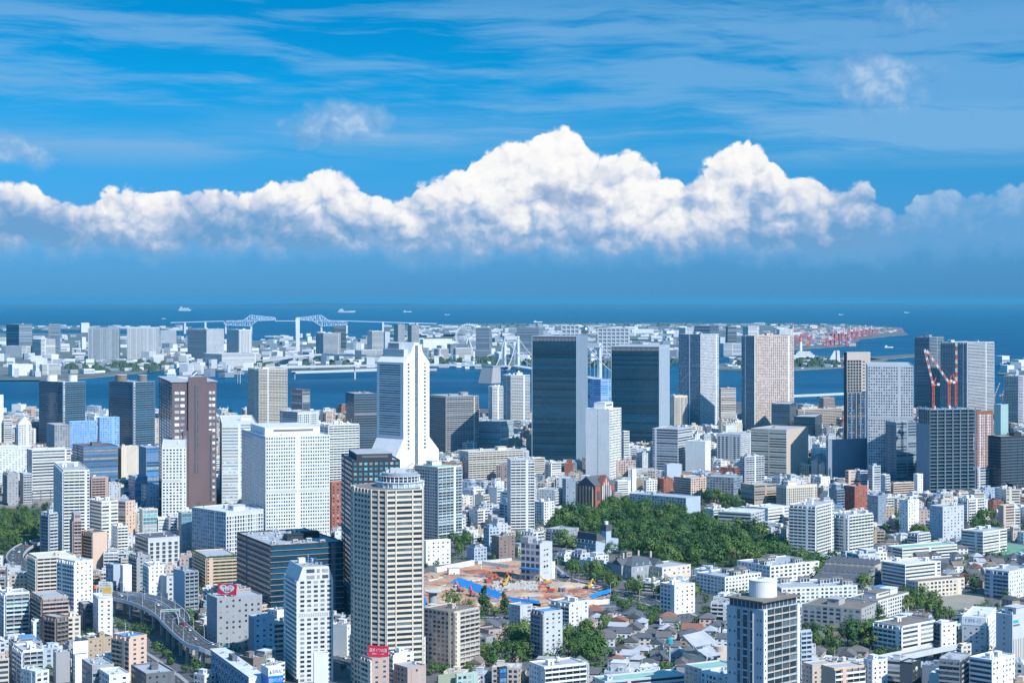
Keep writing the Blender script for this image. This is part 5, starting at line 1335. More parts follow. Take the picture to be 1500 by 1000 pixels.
def curve(pts, n=8):
    """Catmull-Rom through plan points."""
    P = [Vector(p) for p in pts]; out = []
    for i in range(len(P) - 1):
        a, b, c, d = P[max(0, i - 1)], P[i], P[i + 1], P[min(len(P) - 1, i + 2)]
        for k in range(n):
            t = k / n; out.append(0.5 * ((2 * b) + (c - a) * t + (2 * a - 5 * b + 4 * c - d) * t * t + (3 * b - a - 3 * c + d) * t ** 3))
    return out + [P[-1]]

def water_mat():
    m, nt, b = new_mat('sea'); p = wpos(nt)
    n = nt.nodes.new('ShaderNodeTexNoise'); n.inputs['Scale'].default_value = 0.02; n.inputs['Detail'].default_value = 9; n.inputs['Roughness'].default_value = .65; nt.links.new(p, n.inputs['Vector'])
    bu = nt.nodes.new('ShaderNodeBump'); bu.inputs['Strength'].default_value = 1.0; bu.inputs['Distance'].default_value = 9.0
    nt.links.new(n.outputs[0], bu.inputs['Height']); nt.links.new(bu.outputs[0], b.inputs['Normal'])
    s = noise(vscale(p, .0005, .0016, 0), 1.0, 6.0, .65)  # streaks that put the water's glitter into its colour
    nt.links.new(mixc(s.smooth(.35, .65), (.001, .042, .10), (.005, .088, .17)), b.inputs['Base Color'])
    b.inputs['Roughness'].default_value = 0.38; b.inputs['Specular IOR Level'].default_value = 0.12
    return m
def ground_mat(name, c1, c2, sc=0.02, c3=None):
    m, nt, b = new_mat(name); p = wpos(nt)
    a = noise(p, sc, 6.0, .6); d = noise(p, sc * 14, 4.0, .6)
    c = mixc(a.smooth(.35, .65), c1, c2); c = mixc(d.smooth(.45, .7) * .5, c, c3 or tuple(q * .6 for q in c1))
    nt.links.new(c, b.inputs['Base Color']); b.inputs['Roughness'].default_value = .9
    return m

sea = water_mat()
sheet('water', [(-80000, -3000), (80000, -3000), (80000, 150000), (-80000, 150000)], -2.5, sea)
city = ground_mat('city_ground', (.085, .088, .095), (.14, .14, .145), .012)
# the near shore: its edge follows the quays seen between the towers
sheet('ground', [(-2600, -800), (2600, -800), (2600, PX(1500, 612).y), PX(1500, 612), PX(1330, 600), PX(1240, 594), PX(1160, 590), PX(1090, 588), PX(1050, 590), PX(980, 600), PX(800, 600), PX(700, 597), PX(560, 606), PX(430, 610), PX(320, 606), PX(230, 612), PX(120, 607), PX(0, 610), (-2600, PX(0, 612).y)], 0, city)
isl = ground_mat('island_ground', (.09, .11, .11), (.17, .18, .17), .004, (.05, .08, .055))
sand = ground_mat('island_quay', (.40, .38, .33), (.46, .44, .40), .01)
def island(pix, z=1.0):
    P = [PX(*q) for q in pix]; sheet('island', P, z, isl)
    # quay wall all round
    b = MB(); n = len(P)
    for i in range(n):
        p, q = P[i], P[(i + 1) % n]; b.quad([(p.x, p.y, -3), (q.x, q.y, -3), (q.x, q.y, z), (p.x, p.y, z)], sand); b.quad([(q.x, q.y, -3), (p.x, p.y, -3), (p.x, p.y, z), (q.x, q.y, z)], sand)
    o = b.build('quay'); o['kind'] = 'structure'
island([(-120, 557), (60, 557), (130, 553), (205, 546), (240, 541), (330, 543), (390, 540), (460, 541), (560, 541), (660, 533), (745, 531), (860, 531), (1000, 524), (1000, 500), (700, 492), (360, 499), (150, 488), (-120, 488)])
island([(-300, 481), (120, 482), (230, 484), (280, 486), (280, 479), (100, 477), (-300, 476)])
island([(560, 491), (720, 489), (1000, 500), (1160, 512), (1245, 506), (1262, 496), (1330, 490), (1318, 480), (1240, 475), (1000, 473), (700, 474), (560, 479)])
island([(1052, 541), (1160, 542), (1250, 537), (1300, 527), (1240, 521), (1150, 523), (1052, 533)])
island([(1460, 548), (1700, 560), (1700, 530), (1470, 536)])
island([(1270, 528), (1340, 522), (1380, 519), (1380, 516), (1270, 523)])
# far side of the bay: low hills fading into the haze
def hills():
    m = ground_mat('hill_haze_blue', (.030, .060, .085), (.045, .075, .095), .0006)  # haze blue is put into the hill colour so the ridge blends
    b = MB(); r = random.Random(3); n = 90; Y0 = 62000
    pts = []
    for i in range(n + 1):
        x = -34000 + 68000 * i / n; h = 60 + 80 * (0.5 + 0.5 * sin(i * .21)) * (0.6 + 0.4 * sin(i * .53 + 1)) + r.uniform(0, 40); pts.append((x, h))
    for (x0, h0), (x1, h1) in zip(pts, pts[1:]):
        b.quad([(x0, Y0, -2), (x1, Y0, -2), (x1, Y0 + 2500, h1), (x0, Y0 + 2500, h0)], m)
        b.quad([(x0, Y0 + 2500, h0), (x1, Y0 + 2500, h1), (x1, Y0 + 6500, -2), (x0, Y0 + 6500, -2)], m)
    o = b.build('hills'); o['kind'] = 'structure'
hills()
# surfaces inside the city
asph = ground_mat('asphalt', (.055, .058, .065), (.075, .078, .085), .05)
paint = plain('road_paint', (.62, .62, .60), .7)
dirt = ground_mat('dirt', (.42, .22, .12), (.56, .37, .25), .05, (.20, .10, .065))
lawn = ground_mat('lawn', (.045, .085, .028), (.075, .11, .04), .05)
sandy = ground_mat('sand', (.27, .25, .20), (.33, .30, .25), .04)
grn = ground_mat('court_green', (.13, .30, .20), (.17, .33, .24), .08)
WOOD = [(800, 765), (850, 745), (930, 735), (1000, 745), (1060, 770), (1110, 782), (1160, 818), (1200, 830), (1270, 850), (1272, 866), (1230, 868), (1180, 850), (1120, 836), (1040, 832), (970, 834), (920, 812), (870, 812), (815, 800)]
sheet('lawn', [PX(*q) for q in WOOD], .05, lawn)
SITE = [(606, 844), (650, 832), (700, 824), (752, 820), (790, 824), (812, 844), (852, 852), (900, 862), (890, 884), (860, 889), (800, 889), (742, 895), (690, 898), (606, 886)]
sheet('dirt', [PX(*q) for q in SITE], .06, dirt)
sheet('playground', [PX(*q) for q in [(1362, 880), (1405, 866), (1440, 871), (1446, 888), (1400, 893), (1360, 892)]], .05, sandy)
sheet('sports_field', [PX(*q) for q in [(1443, 800), (1470, 794), (1512, 800), (1512, 812), (1470, 812)]], .05, grn)
PARK = [(-20, 745), (68, 745), (80, 765), (66, 800), (30, 812), (-20, 815)]
sheet('lawn', [PX(*q) for q in PARK], .05, lawn)
RAIL = [(-20, 727), (82, 722), (82, 741), (-20, 745)]
sheet('railway', [PX(*q) for q in RAIL], .05, ground_mat('ballast', (.20, .17, .15), (.26, .23, .21), .05))
ROADS = []
def road(pix, w, lanes=2):
    P = curve([PX(*q) for q in pix], 6); sheet('road', strip(P, w), .09, asph); ROADS.append((P, w))
    for s in (-1, 1):                                   # raised pavements with kerbs
        Q = strip(P, w + 6); b = MB(); n = len(P)
        for i in range(n - 1):
            for S in ((0, 1),):
                d = (P[i + 1] - P[i]); nn = Vector((-d.y, d.x, 0)).normalized() * s
                a0, a1 = P[i] + nn * w / 2, P[i + 1] + nn * w / 2; c0, c1 = a0 + nn * 3, a1 + nn * 3
                b.quad([(q.x, q.y, .22) for q in ((a0, a1, c1, c0) if s < 0 else (c0, c1, a1, a0))], plain('paving', (.33, .33, .34), .85)); b.quad([(a0.x, a0.y, .09), (a1.x, a1.y, .09), (a1.x, a1.y, .22), (a0.x, a0.y, .22)], wall('concrete'))
        o = b.build('pavement'); o['kind'] = 'structure'
    b = MB()                                            # lane dashes
    tot = 0
    for p, q in zip(P, P[1:]):
        d = (q - p).normalized(); nn = Vector((-d.y, d.x, 0)); l = (q - p).length; k = 0.0
        while k < l:
            if int((tot + k) / 5) % 2 == 0:
                for f in ([0] if lanes == 2 else [-w / 4, 0, w / 4]):
                    c = p + d * k + nn * f; e = c + d * min(5, l - k); b.quad([tuple(c - nn * .12)[:2] + (.096,), tuple(c + nn * .12)[:2] + (.096,), tuple(e + nn * .12)[:2] + (.096,), tuple(e - nn * .12)[:2] + (.096,)], paint)
            k += 5
        tot += l
    o = b.build('road_marking'); o['kind'] = 'structure'
road([(775, 800), (812, 840), (860, 858), (915, 872), (965, 885), (1010, 905)], 15, 4)
road([(160, 930), (205, 960), (240, 985), (270, 1010)], 11, 4)
road([(420, 960), (500, 965), (560, 1000)], 10)
road([(690, 905), (745, 905), (800, 893), (905, 890)], 8)
road([(1290, 892), (1350, 895), (1420, 898), (1500, 892)], 7)
road([(60, 836), (110, 860), (140, 885), (160, 930)], 10)

# ------------------------------------------------------------------ elevated roads
def viaduct(name, pts, w, label, zs, pier_gap=28.0, pier='concrete', deckm=None, wallh=1.1, cat='viaduct', thick=1.8, marks=True, two=False):
    """Deck with parapets on piers; parts: deck, parapet (two), each pier."""
    P = pts; n = len(P); root = empty(name, (P[n // 2].x, P[n // 2].y, 0)); tag(root, label, cat); o = root.location
    Z = lambda i: zs if not callable(zs) else zs(i / (n - 1))
    def off(i, s):
        d = P[min(n - 1, i + 1)] - P[max(0, i - 1)]; d.z = 0; d.normalize(); return P[i] + Vector((-d.y, d.x, 0)) * s - o
    b = MB(); c = wall('concrete'); dm = deckm or asph
    for i in range(n - 1):
        q = [off(i, -w / 2), off(i + 1, -w / 2), off(i + 1, w / 2), off(i, w / 2)]; zz = [Z(i), Z(i + 1), Z(i + 1), Z(i)]
        top = [(p.x, p.y, z) for p, z in zip(q, zz)]; bot = [(p.x, p.y, z - thick) for p, z in zip(q, zz)]
        b.quad(top, dm); b.quad(bot[::-1], c)
        b.quad([bot[0], bot[1], top[1], top[0]], c); b.quad([bot[2], bot[3], top[3], top[2]], c)
        if marks:
            for f in (-.46, -.23, .02, .23, .46) if two else (-.45, 0, .45):
                if abs(f) > .4 or i % 2 == 0:
                    a0, a1 = off(i, w * f - .1), off(i + 1, w * f - .1); b0, b1 = off(i, w * f + .1), off(i + 1, w * f + .1)
                    b.quad([(a0.x, a0.y, Z(i) + .02), (a1.x, a1.y, Z(i + 1) + .02), (b1.x, b1.y, Z(i + 1) + .02), (b0.x, b0.y, Z(i) + .02)], paint)
    b.build('deck', root)
    for s in (-1, 1):
        b = MB()
        for i in range(n - 1):
            a0, a1 = off(i, s * w / 2), off(i + 1, s * w / 2); c0, c1 = off(i, s * (w / 2 + .35)), off(i + 1, s * (w / 2 + .35))
            b.loft([(a0.x, a0.y, Z(i) - thick), (c0.x, c0.y, Z(i) - thick), (c0.x, c0.y, Z(i) + wallh), (a0.x, a0.y, Z(i) + wallh)], [(a1.x, a1.y, Z(i + 1) - thick), (c1.x, c1.y, Z(i + 1) - thick), (c1.x, c1.y, Z(i + 1) + wallh), (a1.x, a1.y, Z(i + 1) + wallh)], wall('lgrey'))
        b.build('parapet', root)
    acc = pier_gap * .5
    for i in range(n - 1):
        acc += (P[i + 1] - P[i]).length
        if acc >= pier_gap:
            acc = 0.0; d = (P[i + 1] - P[max(0, i - 1)]).normalized(); nn = Vector((-d.y, d.x, 0)); q = P[i] - o; b = MB(); z = Z(i) - thick
            k = w * .30
            for s in ((-1, 1) if w > 9 else (0,)):
                pp = q + nn * k * s; b.loft([tuple(pp + d * a + nn * e + Vector((0, 0, -2.4))) for a, e in ((-1, -1), (1, -1), (1, 1), (-1, 1))], [tuple(pp + d * a + nn * e + Vector((0, 0, z - 1.2))) for a, e in ((-1, -1), (1, -1), (1, 1), (-1, 1))], wall(pier))
            A = [tuple(q + d * a + nn * e + Vector((0, 0, z - 1.4))) for a, e in ((-1.1, -k * 1.2 - 1), (1.1, -k * 1.2 - 1), (1.1, k * 1.2 + 1), (-1.1, k * 1.2 + 1))]
            Bq = [tuple(Vector(p) * 1.0 + Vector((0, 0, 1.4))) for p in A]; b.loft(A, Bq, wall(pier)); b.build('pier', root)
    return root
def PZ(pix, z): return [PX(x, y, z) for x, y in pix]
VZ = 14.0
VP = curve(PZ([(60, 842), (120, 858), (168, 872), (205, 881), (238, 896), (258, 915), (274, 930), (298, 945)], VZ) + [Vector((-186, 1249, 0)), Vector((-150, 1243, 0))], 6)
VP = [Vector((p.x, p.y, 0)) for p in VP]
viaduct('viaduct', VP, 15.0, 'curving elevated highway on grey piers between office blocks at lower left', lambda t: VZ if t < .8 else VZ - (VZ - .4) * (t - .8) / .2, 22, two=True)
VP2 = [Vector((p.x, p.y, 0)) for p in curve(PZ([(178, 868), (215, 873), (246, 883), (266, 899), (270, 912)], 15.0), 6)]
viaduct('viaduct', VP2, 8.0, 'outer ramp bending off beside the curving elevated highway', 15.0, 22)
VP3 = [Vector((p.x, p.y, 0)) for p in curve(PZ([(95, 786), (62, 791), (40, 798), (26, 808), (22, 820), (36, 832), (60, 842)], 10.0), 6)]
viaduct('viaduct', VP3, 15.0, 'tight left-hand bend of highway below the park trees', lambda t: 10 + 4 * t * t * t, 24, two=True)
VP4 = [Vector((p.x, p.y, 0)) for p in PZ([(1236, 975), (1280, 968), (1330, 958), (1372, 949), (1400, 944)], 11.0)]
viaduct('rail_overpass', VP4, 10.0, 'grey rail overpass below the white mansard-edged flats at lower right', 11.0, 40, deckm=ground_mat('ballast_track', (.25, .22, .2), (.3, .27, .25), .05), wallh=2.0, cat='overpass', marks=False)
# decks crossing the water
Rb = [Vector((p.x, p.y, 0)) for p in PZ([(350, 540), (420, 537), (520, 535), (640, 534), (712, 534)], 42)]
viaduct('bridge_approach', Rb, 17, 'long grey bridge approach over the bay left of white suspension bridge', 42, 330, 'lgrey', wallh=2, cat='bridge', thick=4, marks=False)
viaduct('bridge_approach', [Vector((p.x, p.y, 0)) for p in PZ([(430, 545), (500, 543), (560, 541), (640, 541)], 20)], 24, 'lower water-level bridge below the long grey bridge approach', 20, 260, 'lgrey', wallh=3, cat='bridge', thick=4, marks=False)
viaduct('bridge_approach', [Vector((p.x, p.y, 0)) for p in PZ([(380, 529), (430, 522), (470, 519), (540, 521), (600, 522)], 35)], 24, 'curving ramp road in front of tall slender white chimney', 35, 200, 'lgrey', wallh=3, cat='bridge', thick=4, marks=False)
viaduct('bridge_approach', [Vector((p.x, p.y, 0)) for p in PZ([(1150, 580), (1200, 578), (1260, 575)], 12)], 14, 'low road bridge over the canal right of orange grid tower', 12, 120, 'lgrey', wallh=2, cat='bridge', thick=3, marks=False)

# ------------------------------------------------------------------ suspension bridge
def suspension_bridge():
    w = plain('bridge_white', (.66, .68, .70), .5); T1, T2 = Vector((-3, 5900, 0)), Vector((214, 4925, 0)); zt, zd = 136.0, 44.0
    root = empty('suspension_bridge', T1); tag(root, 'white suspension bridge with two portal towers behind the dark glass towers', 'bridge')
    d = (T2 - T1).normalized(); n = Vector((-d.y, d.x, 0)); hw = 22.0; nx = Vector((1, 0, 0))
    for T in (T1, T2):
        b = MB(); c = T - T1; m = nx if T is T1 else Vector((.9, -.4, 0))
        for s in (-1, 1): b.bar(c + m * hw * s + Vector((0, 0, -2)), c + m * hw * .94 * s + Vector((0, 0, zt)), 5.0, w, 4.2)
        b.bar(c - m * hw + Vector((0, 0, zt - 6)), c + m * hw + Vector((0, 0, zt - 6)), 6.0, w)
        for s in (-1, 1): b.bar(c + m * hw * s + Vector((0, 0, zt - 24)), c + m * hw * .35 * s + Vector((0, 0, zt - 10)), 3.0, w)
        b.bar(c - m * hw + Vector((0, 0, zd - 10)), c + m * hw + Vector((0, 0, zd - 10)), 4.0, w); b.build('tower', root)
    A = Vector((-30, 5760, 0)); E = T2 + (T2 - T1).normalized() * 420
    def lerp(p, q, t): return p + (q - p) * t
    for s in (-1, 1):
        for (p, q, z0, z1, zm) in ((A, T1, zd + 2, zt, None), (T1, T2, zt, zt, zd + 6), (T2, E, zt, zd + 2, None)):
            b = MB(); k = 22; prev = None
            for i in range(k + 1):
                t = i / k; z = z0 + (z1 - z0) * t - (0 if zm is None else (zt - zm) * 4 * t * (1 - t)) - (0 if zm is not None else 40 * t * (1 - t)); c = lerp(p, q, t) - T1 + n * hw * .9 * s + Vector((0, 0, z))
                if prev is not None: b.bar(prev, c, .8, w)
                if 0 < i < k and i % 2: b.bar(c, Vector((c.x, c.y, zd)), .22, w)
                prev = c
            b.build('cable', root)
    b = MB()
    for p, q in ((A, T1), (T1, T2), (T2, E)):
        m = (q - p).normalized(); nn = Vector((-m.y, m.x, 0)) * hw * .8; p0, q0 = p - T1, q - T1
        for z0, z1 in ((zd - 2, zd), (zd - 11, zd - 10)): b.loft([tuple(p0 - nn + Vector((0, 0, z0))), tuple(p0 + nn + Vector((0, 0, z0))), tuple(p0 + nn + Vector((0, 0, z1))), tuple(p0 - nn + Vector((0, 0, z1)))], [tuple(q0 - nn + Vector((0, 0, z0))), tuple(q0 + nn + Vector((0, 0, z0))), tuple(q0 + nn + Vector((0, 0, z1))), tuple(q0 - nn + Vector((0, 0, z1)))], wall('lgrey'))
        k = int((q - p).length / 22)
        for i in range(k):
            for s in (-1, 1):
                a, c = p0 + (q0 - p0) * i / k + nn * s, p0 + (q0 - p0) * (i + 1) / k + nn * s
                b.bar(a + Vector((0, 0, zd - 10)), c + Vector((0, 0, zd - 2)), .8, w); b.bar(c + Vector((0, 0, zd - 10)), c + Vector((0, 0, zd - 2)), .8, w)
    b.build('deck', root)
    s = Site(706, 722, 733, 538, 560); root = thing('bridge_anchorage', s, 'huge wedge-shaped concrete anchorage at the left end of white suspension bridge', 'bridge anchorage')
    W, D, H = s.W, s.D, s.H; b = MB(); b.loft([(-W / 2 - 9, -D / 2 - 1, -3), (W / 2 + 1, -D / 2 - 1, -3), (W / 2 + 1, D / 2 + 9, -3), (-W / 2 - 9, D / 2 + 9, -3)], [(-W / 2, -D / 2, H), (W / 2, -D / 2, H), (W / 2, D / 2, H), (-W / 2, D / 2, H)], wall('concrete')); b.build('block', root)
    c = MB(); c.box(-W / 2 - .5, -D / 2 - .5, H, W / 2 + .5, D / 2, H + 5, wall('steel')); c.build('saddle_house', root)
suspension_bridge()

# ------------------------------------------------------------------ truss bridge far out
def truss_bridge():
    Y = 14000.0; k = Y / FPX; m = plain('truss_blue', (.55, .66, .78), .5); x = lambda p: (p - 750) * k; z = lambda p: CAM_H - (p - HOR) * k
    root = empty('truss_bridge', (x(418), Y, 0)); tag(root, 'pale blue steel truss bridge with two humps far out on the bay', 'bridge'); o = root.location
    V = lambda px, py, s=0: Vector((x(px) - o.x, s * 12.0, z(py)))
    for side, (seq_t, seq_b) in {'span': (([(328, 471), (357, 469), (367, 461.5), (402, 465), (404, 468)]), ([(328, 472), (331, 476), (367, 477), (378, 469), (404, 468.4)])), 'span ': (([(435, 465.5), (470, 461.5), (481, 469), (509, 472)]), ([(435, 468), (458, 469), (470, 477), (506, 476), (509, 472.4)]))}.items():
        b = MB()
        def yat(seq, px):
            for (a, ya), (c, yc) in zip(seq, seq[1:]):
                if a <= px <= c: return ya + (yc - ya) * (px - a) / max(c - a, 1e-6)
            return seq[-1][1]
        p0, p1 = max(seq_t[0][0], seq_b[0][0]), min(seq_t[-1][0], seq_b[-1][0]); n = 22
        for s in (-1, 1):
            for seq in (seq_t, seq_b):
                for (a, ya), (c, yc) in zip(seq, seq[1:]): b.bar(V(a, ya, s), V(c, yc, s), 2.2, m)
            for i in range(n):
                a, c = p0 + (p1 - p0) * i / n, p0 + (p1 - p0) * (i + 1) / n
                b.bar(V(a, yat(seq_t, a), s), V(a, yat(seq_b, a), s), 1.2, m); b.bar(V(a, yat(seq_b if i % 2 else seq_t, a), s), V(c, yat(seq_t if i % 2 else seq_b, c), s), 1.2, m)
        b.build('truss', root)
    b = MB(); b.bar(V(250, 472.5), V(331, 470), 3.0, m); b.bar(V(328, 470), V(509, 470), 3.0, m); b.bar(V(509, 470), V(640, 474), 3.0, m); b.build('deck', root)
    for px, py in ((330, 476), (367, 477), (470, 477), (507, 476), (270, 473), (300, 472), (560, 472), (610, 473)):
        q = MB(); p = V(px, py); q.bar((p.x, 0, -4), (p.x, 0, p.z), 9, wall('lgrey')); q.build('pier', root)
truss_bridge()

# ------------------------------------------------------------------ far landmarks
def ferris_wheel():
    Y = 8600.0; k = Y / FPX; c = Vector(((686 - 750) * k, Y, CAM_H - (493.5 - HOR) * k)); R = 18.5 * k; w = plain('wheel_white', (.75, .77, .8), .5)
    root = empty('ferris_wheel', (c.x, c.y, 0)); tag(root, 'large white ferris wheel on the far shore left of blue-grey hotel', 'ferris wheel'); z = c.z
    b = MB(); n = 32
    for i in range(n):
        a, e = 2 * pi * i / n, 2 * pi * (i + 1) / n
        for y in (-4, 4): b.bar((R * cos(a), y, z + R * sin(a)), (R * cos(e), y, z + R * sin(e)), 1.4, w); b.bar((R * .93 * cos(a), y, z + R * .93 * sin(a)), (R * .93 * cos(e), y, z + R * .93 * sin(e)), 1.0, w)
        b.bar((0, 0, z), (R * cos(a), 0, z + R * sin(a)), .7, w)
    b.build('rim', root)
    g = MB()
    for i in range(n): a = 2 * pi * (i + .5) / n; x, zz = (R + 3) * cos(a), z + (R + 3) * sin(a); g.box(x - 2, -2, zz - 2.5, x + 2, 2, zz + 2, wall('white'))
    g.build('gondola_ring', root)
    s = MB()
    for sx in (-1, 1):
        for sy in (-9, 9): s.bar((sx * R * .42, sy, 0), (0, sy * .4, z), 2.2, w)
    s.build('support', root)
ferris_wheel()

def lattice_hq():
    """Broadcaster's building: two framed slabs joined by beams with a sphere between."""
    Y = 8050.0; k = Y / FPX; z = lambda p: CAM_H - (p - HOR) * k; x = lambda p: (p - 872) * k; m = wall('lgrey'); g = glass('pale')
    root = empty('office_building', ((872 - 750) * k, Y, 0)); tag(root, 'pale frame building with silver sphere behind the lower dark glass tower', 'office building')
    for x0, x1, zt in ((x(823), x(848), z(477)), (x(876), x(921), z(481))):
        b = MB(); b.box(x0 + 3, 3, 0, x1 - 3, 40, zt - 2, wall('bluegrey'))
        n = max(3, int((x1 - x0) / 18))
        for i in range(n + 1): xx = x0 + (x1 - x0) * i / n; b.box(xx - 2.4, 0, 0, xx + 2.4, 3.6, zt, m)
        for j in range(8): zz = zt * (j + 1) / 8; b.box(x0, -.4, zz - 2.4, x1, 3, zz + 2.4, m)
        b.build('tower', root)
    for zz in (z(484), z(497), z(511)): b = MB(); b.box(x(848), 6, zz - 4, x(876), 30, zz + 4, m); b.build('beam', root)
    b = bmesh.new(); bmesh.ops.create_uvsphere(b, u_segments=24, v_segments=14, radius=6.3 * k); me = bpy.data.meshes.new('sphere'); b.to_mesh(me); b.free(); me.materials.append(plain('titanium', (.45, .48, .5), .25, .9)); me.polygons.foreach_set('use_smooth', [True] * len(me.polygons))
    inst('sphere', me, root, (x(857), 15, z(484)))
lattice_hq()

def chimney():
    Y = 8800.0; k = Y / FPX; root = empty('chimney', ((436 - 750) * k, Y, 0)); tag(root, 'tall slender white chimney rising in front of the truss bridge', 'chimney'); h = CAM_H - (465 - HOR) * k
    b = MB(); b.loft([(-6, -9, 0), (9, -9, 0), (9, 12, 0), (-6, 12, 0)], [(-9, -9, h - 3), (9, -9, h), (9, 10, h), (-9, 10, h - 3)], wall('white')); b.build('shaft', root)
    c = MB(); c.box(-8, -8, h, 8, 9, h + 1.5, wall('lgrey')); c.build('rim', root)
chimney()

def sail_and_ship_museum():
    Y = 7200.0; k = Y / FPX; z = lambda p: CAM_H - (p - HOR) * k
    root = empty('ventilation_tower', ((1224 - 750) * k, Y, 0)); tag(root, 'white sail-shaped ventilation tower on the small island at right', 'ventilation tower')
    x = lambda p: (p - 1224) * k; b = MB(); pr = [(x(1212), 2), (x(1217), z(522)), (x(1221), z(515)), (x(1223.5), z(513)), (x(1223.5), 2)]
    b.loft([(a, 14, c) for a, c in pr], [(a, -4, c) for a, c in pr], wall('white')); b.build('sail', root)
    b = MB(); b.loft([(x(1226), -4, 2), (x(1231), -4, 2), (x(1231), 14, 2), (x(1226), 14, 2)], [(x(1226), -4, z(513)), (x(1229.5), -4, z(513.5)), (x(1229.5), 14, z(513.5)), (x(1226), 14, z(513))], wall('white')); b.build('sail', root)
    b = MB(); b.box(x(1223.5), 0, 0, x(1226), 10, z(516), glass('blue')); b.build('lift_shaft', root)
    Y = 8000.0; k = Y / FPX; root = empty('museum', ((1178 - 750) * k, Y, 0)); tag(root, 'white ship-shaped museum with orange-topped mast on the island at right', 'museum'); x = lambda p: (p - 1178) * k; w = wall('white')
    for i, (a, c, y0, y1) in enumerate(((1163, 1193, 526, 519), (1166, 1190, 519, 516.5), (1168, 1187, 516.5, 514))):
        b = MB(); b.box(x(a), -10 + i, z(y0), x(c), 30, z(y1) - 1.5, w); b.box(x(a) + 2, -9 + i, z(y1) - 1.5, x(c) - 2, 29, z(y1), wall('dgrey')); b.build('deck', root)
    b = MB(); b.cyl(x(1173), 8, z(514), z(499), 8, 6, w, 14); b.build('mast', root)
    b = MB(); b.cyl(x(1173), 8, z(499), z(495), 10, 4, wall('orange'), 14); b.build('lookout', root)
sail_and_ship_museum()

def harbour():
    red, w = plain('crane_red', (.62, .12, .14), .5), wall('white')
    def crane(px, py, h, label, boom=1):
        p = PX(px, py, 1.0); root = empty('harbour_crane', p); tag(root, label, 'harbour crane', 'red and white gantry cranes of the container port'); b = MB()
        for sx in (-14, 14):
            for sy in (-12, 12): b.bar((sx, sy, 0), (sx * .8, sy, h * .62), 2.0, red)
            b.bar((sx, -12, h * .35), (sx, 12, h * .35), 1.6, w); b.bar((sx * .8, -12, h * .62), (sx * .8, 12, h * .62), 1.8, red)
        b.bar((-14, 12, h * .3), (14, 12, h * .3), 1.5, red); b.build('gantry', root)
        c = MB(); c.bar((-55 * boom, 0, h * .64), (34 * boom, 0, h * .64), 2.6, red); c.box(4, -5, h * .64, 18, 5, h * .74, w); c.build('boom', root)
        d = MB(); d.bar((0, -4, h * .62), (4, 0, h), 1.6, w); d.bar((4, 0, h), (-40 * boom, 0, h * .65), .8, w); d.bar((4, 0, h), (30 * boom, 0, h * .65), .8, w); d.build('mast', root)
    spots = [(1226, 506, 105, 1), (1236, 503, 88, 1), (1245, 500, 95, -1), (1252, 498, 80, 1), (1259, 496, 85, -1), (1214, 508, 60, 1), (1267, 493, 80, 1), (1276, 491, 70, -1)]
    nth = ['first', 'second', 'third', 'fourth', 'fifth', 'lowest leftmost', 'seventh', 'farthest right']
    for i, (px, py, h, bm) in enumerate(spots): crane(px, py, h, ('%s red gantry crane from the left in the container port' % nth[i]) if i not in (5, 7) else ('%s red gantry crane in the container port' % nth[i]), bm)
    # boats and ships on the bay
    def ship(px, py, L, label, hull='white', z0=-2.4, tall=1.0, cat='ship'):
        p = PX(px, py, z0); root = empty(cat, p, radians(0)); tag(root, label, cat, 'ships out on the bay'); b = MB(); H = L * .07
        b.loft([(-L * .46, -L * .06, 0), (L * .40, -L * .06, 0), (L * .40, L * .06, 0), (-L * .46, L * .06, 0)], [(-L * .5, -L * .07, H), (L * .5, 0, H * 1.3), (L * .42, L * .07, H), (-L * .5, L * .07, H)], wall(hull)); b.build('hull', root)
        c = MB(); c.box(-L * .42, -L * .05, H, -L * .16 if tall < 2 else L * .3, L * .05, H + L * .07 * tall, wall('white')); c.box(-L * .34, -L * .03, H + L * .07 * tall, -L * .22, L * .03, H + L * .12 * tall, wall('white')); c.build('bridge_house', root)
    ship(271, 455, 330, 'white passenger ship on the open bay at left under the clouds', tall=2.0)
    ship(508, 457.5, 400, 'long pale cargo ship on the open bay right of the truss bridge', 'lgrey')
    ship(597, 457, 190, 'small distant ship right of the long pale cargo ship'); ship(240, 467, 60, 'tiny white boat on the bay above the striped slabs', cat='boat')
    ship(944, 491, 215, 'cream ferry moored right of the sphere building', 'cream', 1, 2.0); ship(1232, 461, 90, 'small boat alone on the bay above container port cranes', cat='boat')
    ship(1328, 458, 110, 'small boat on the bay farthest to the right', cat='boat'); ship(788, 472, 110, 'small ship near the far breakwater above dark glass tower'); ship(1302, 509, 50, 'white work ship beside the container port', tall=1.5)
    ship(1180, 541, 40, 'little white boat by the quay of the small island', cat='boat'); ship(655, 461, 90, 'small faint boat left of the ferris wheel out on the bay', cat='boat')
    for i, px in enumerate((1138, 1162)):
        p = PX(px, 500); h = CAM_H - (473 - HOR) * p.y / FPX; root = empty('chimney', (p.x, p.y, 0)); tag(root, '%s red and white striped chimney behind the orange grid tower' % ('left' if i == 0 else 'right'), 'chimney'); b = MB()
        for q in range(6): b.cyl(0, 0, h * q / 6, h * (q + 1) / 6, 5 - q * .4, 5 - (q + 1) * .4, wall('white') if q % 2 == 0 else wall('orange'), 10)
        b.build('shaft', root)
harbour()

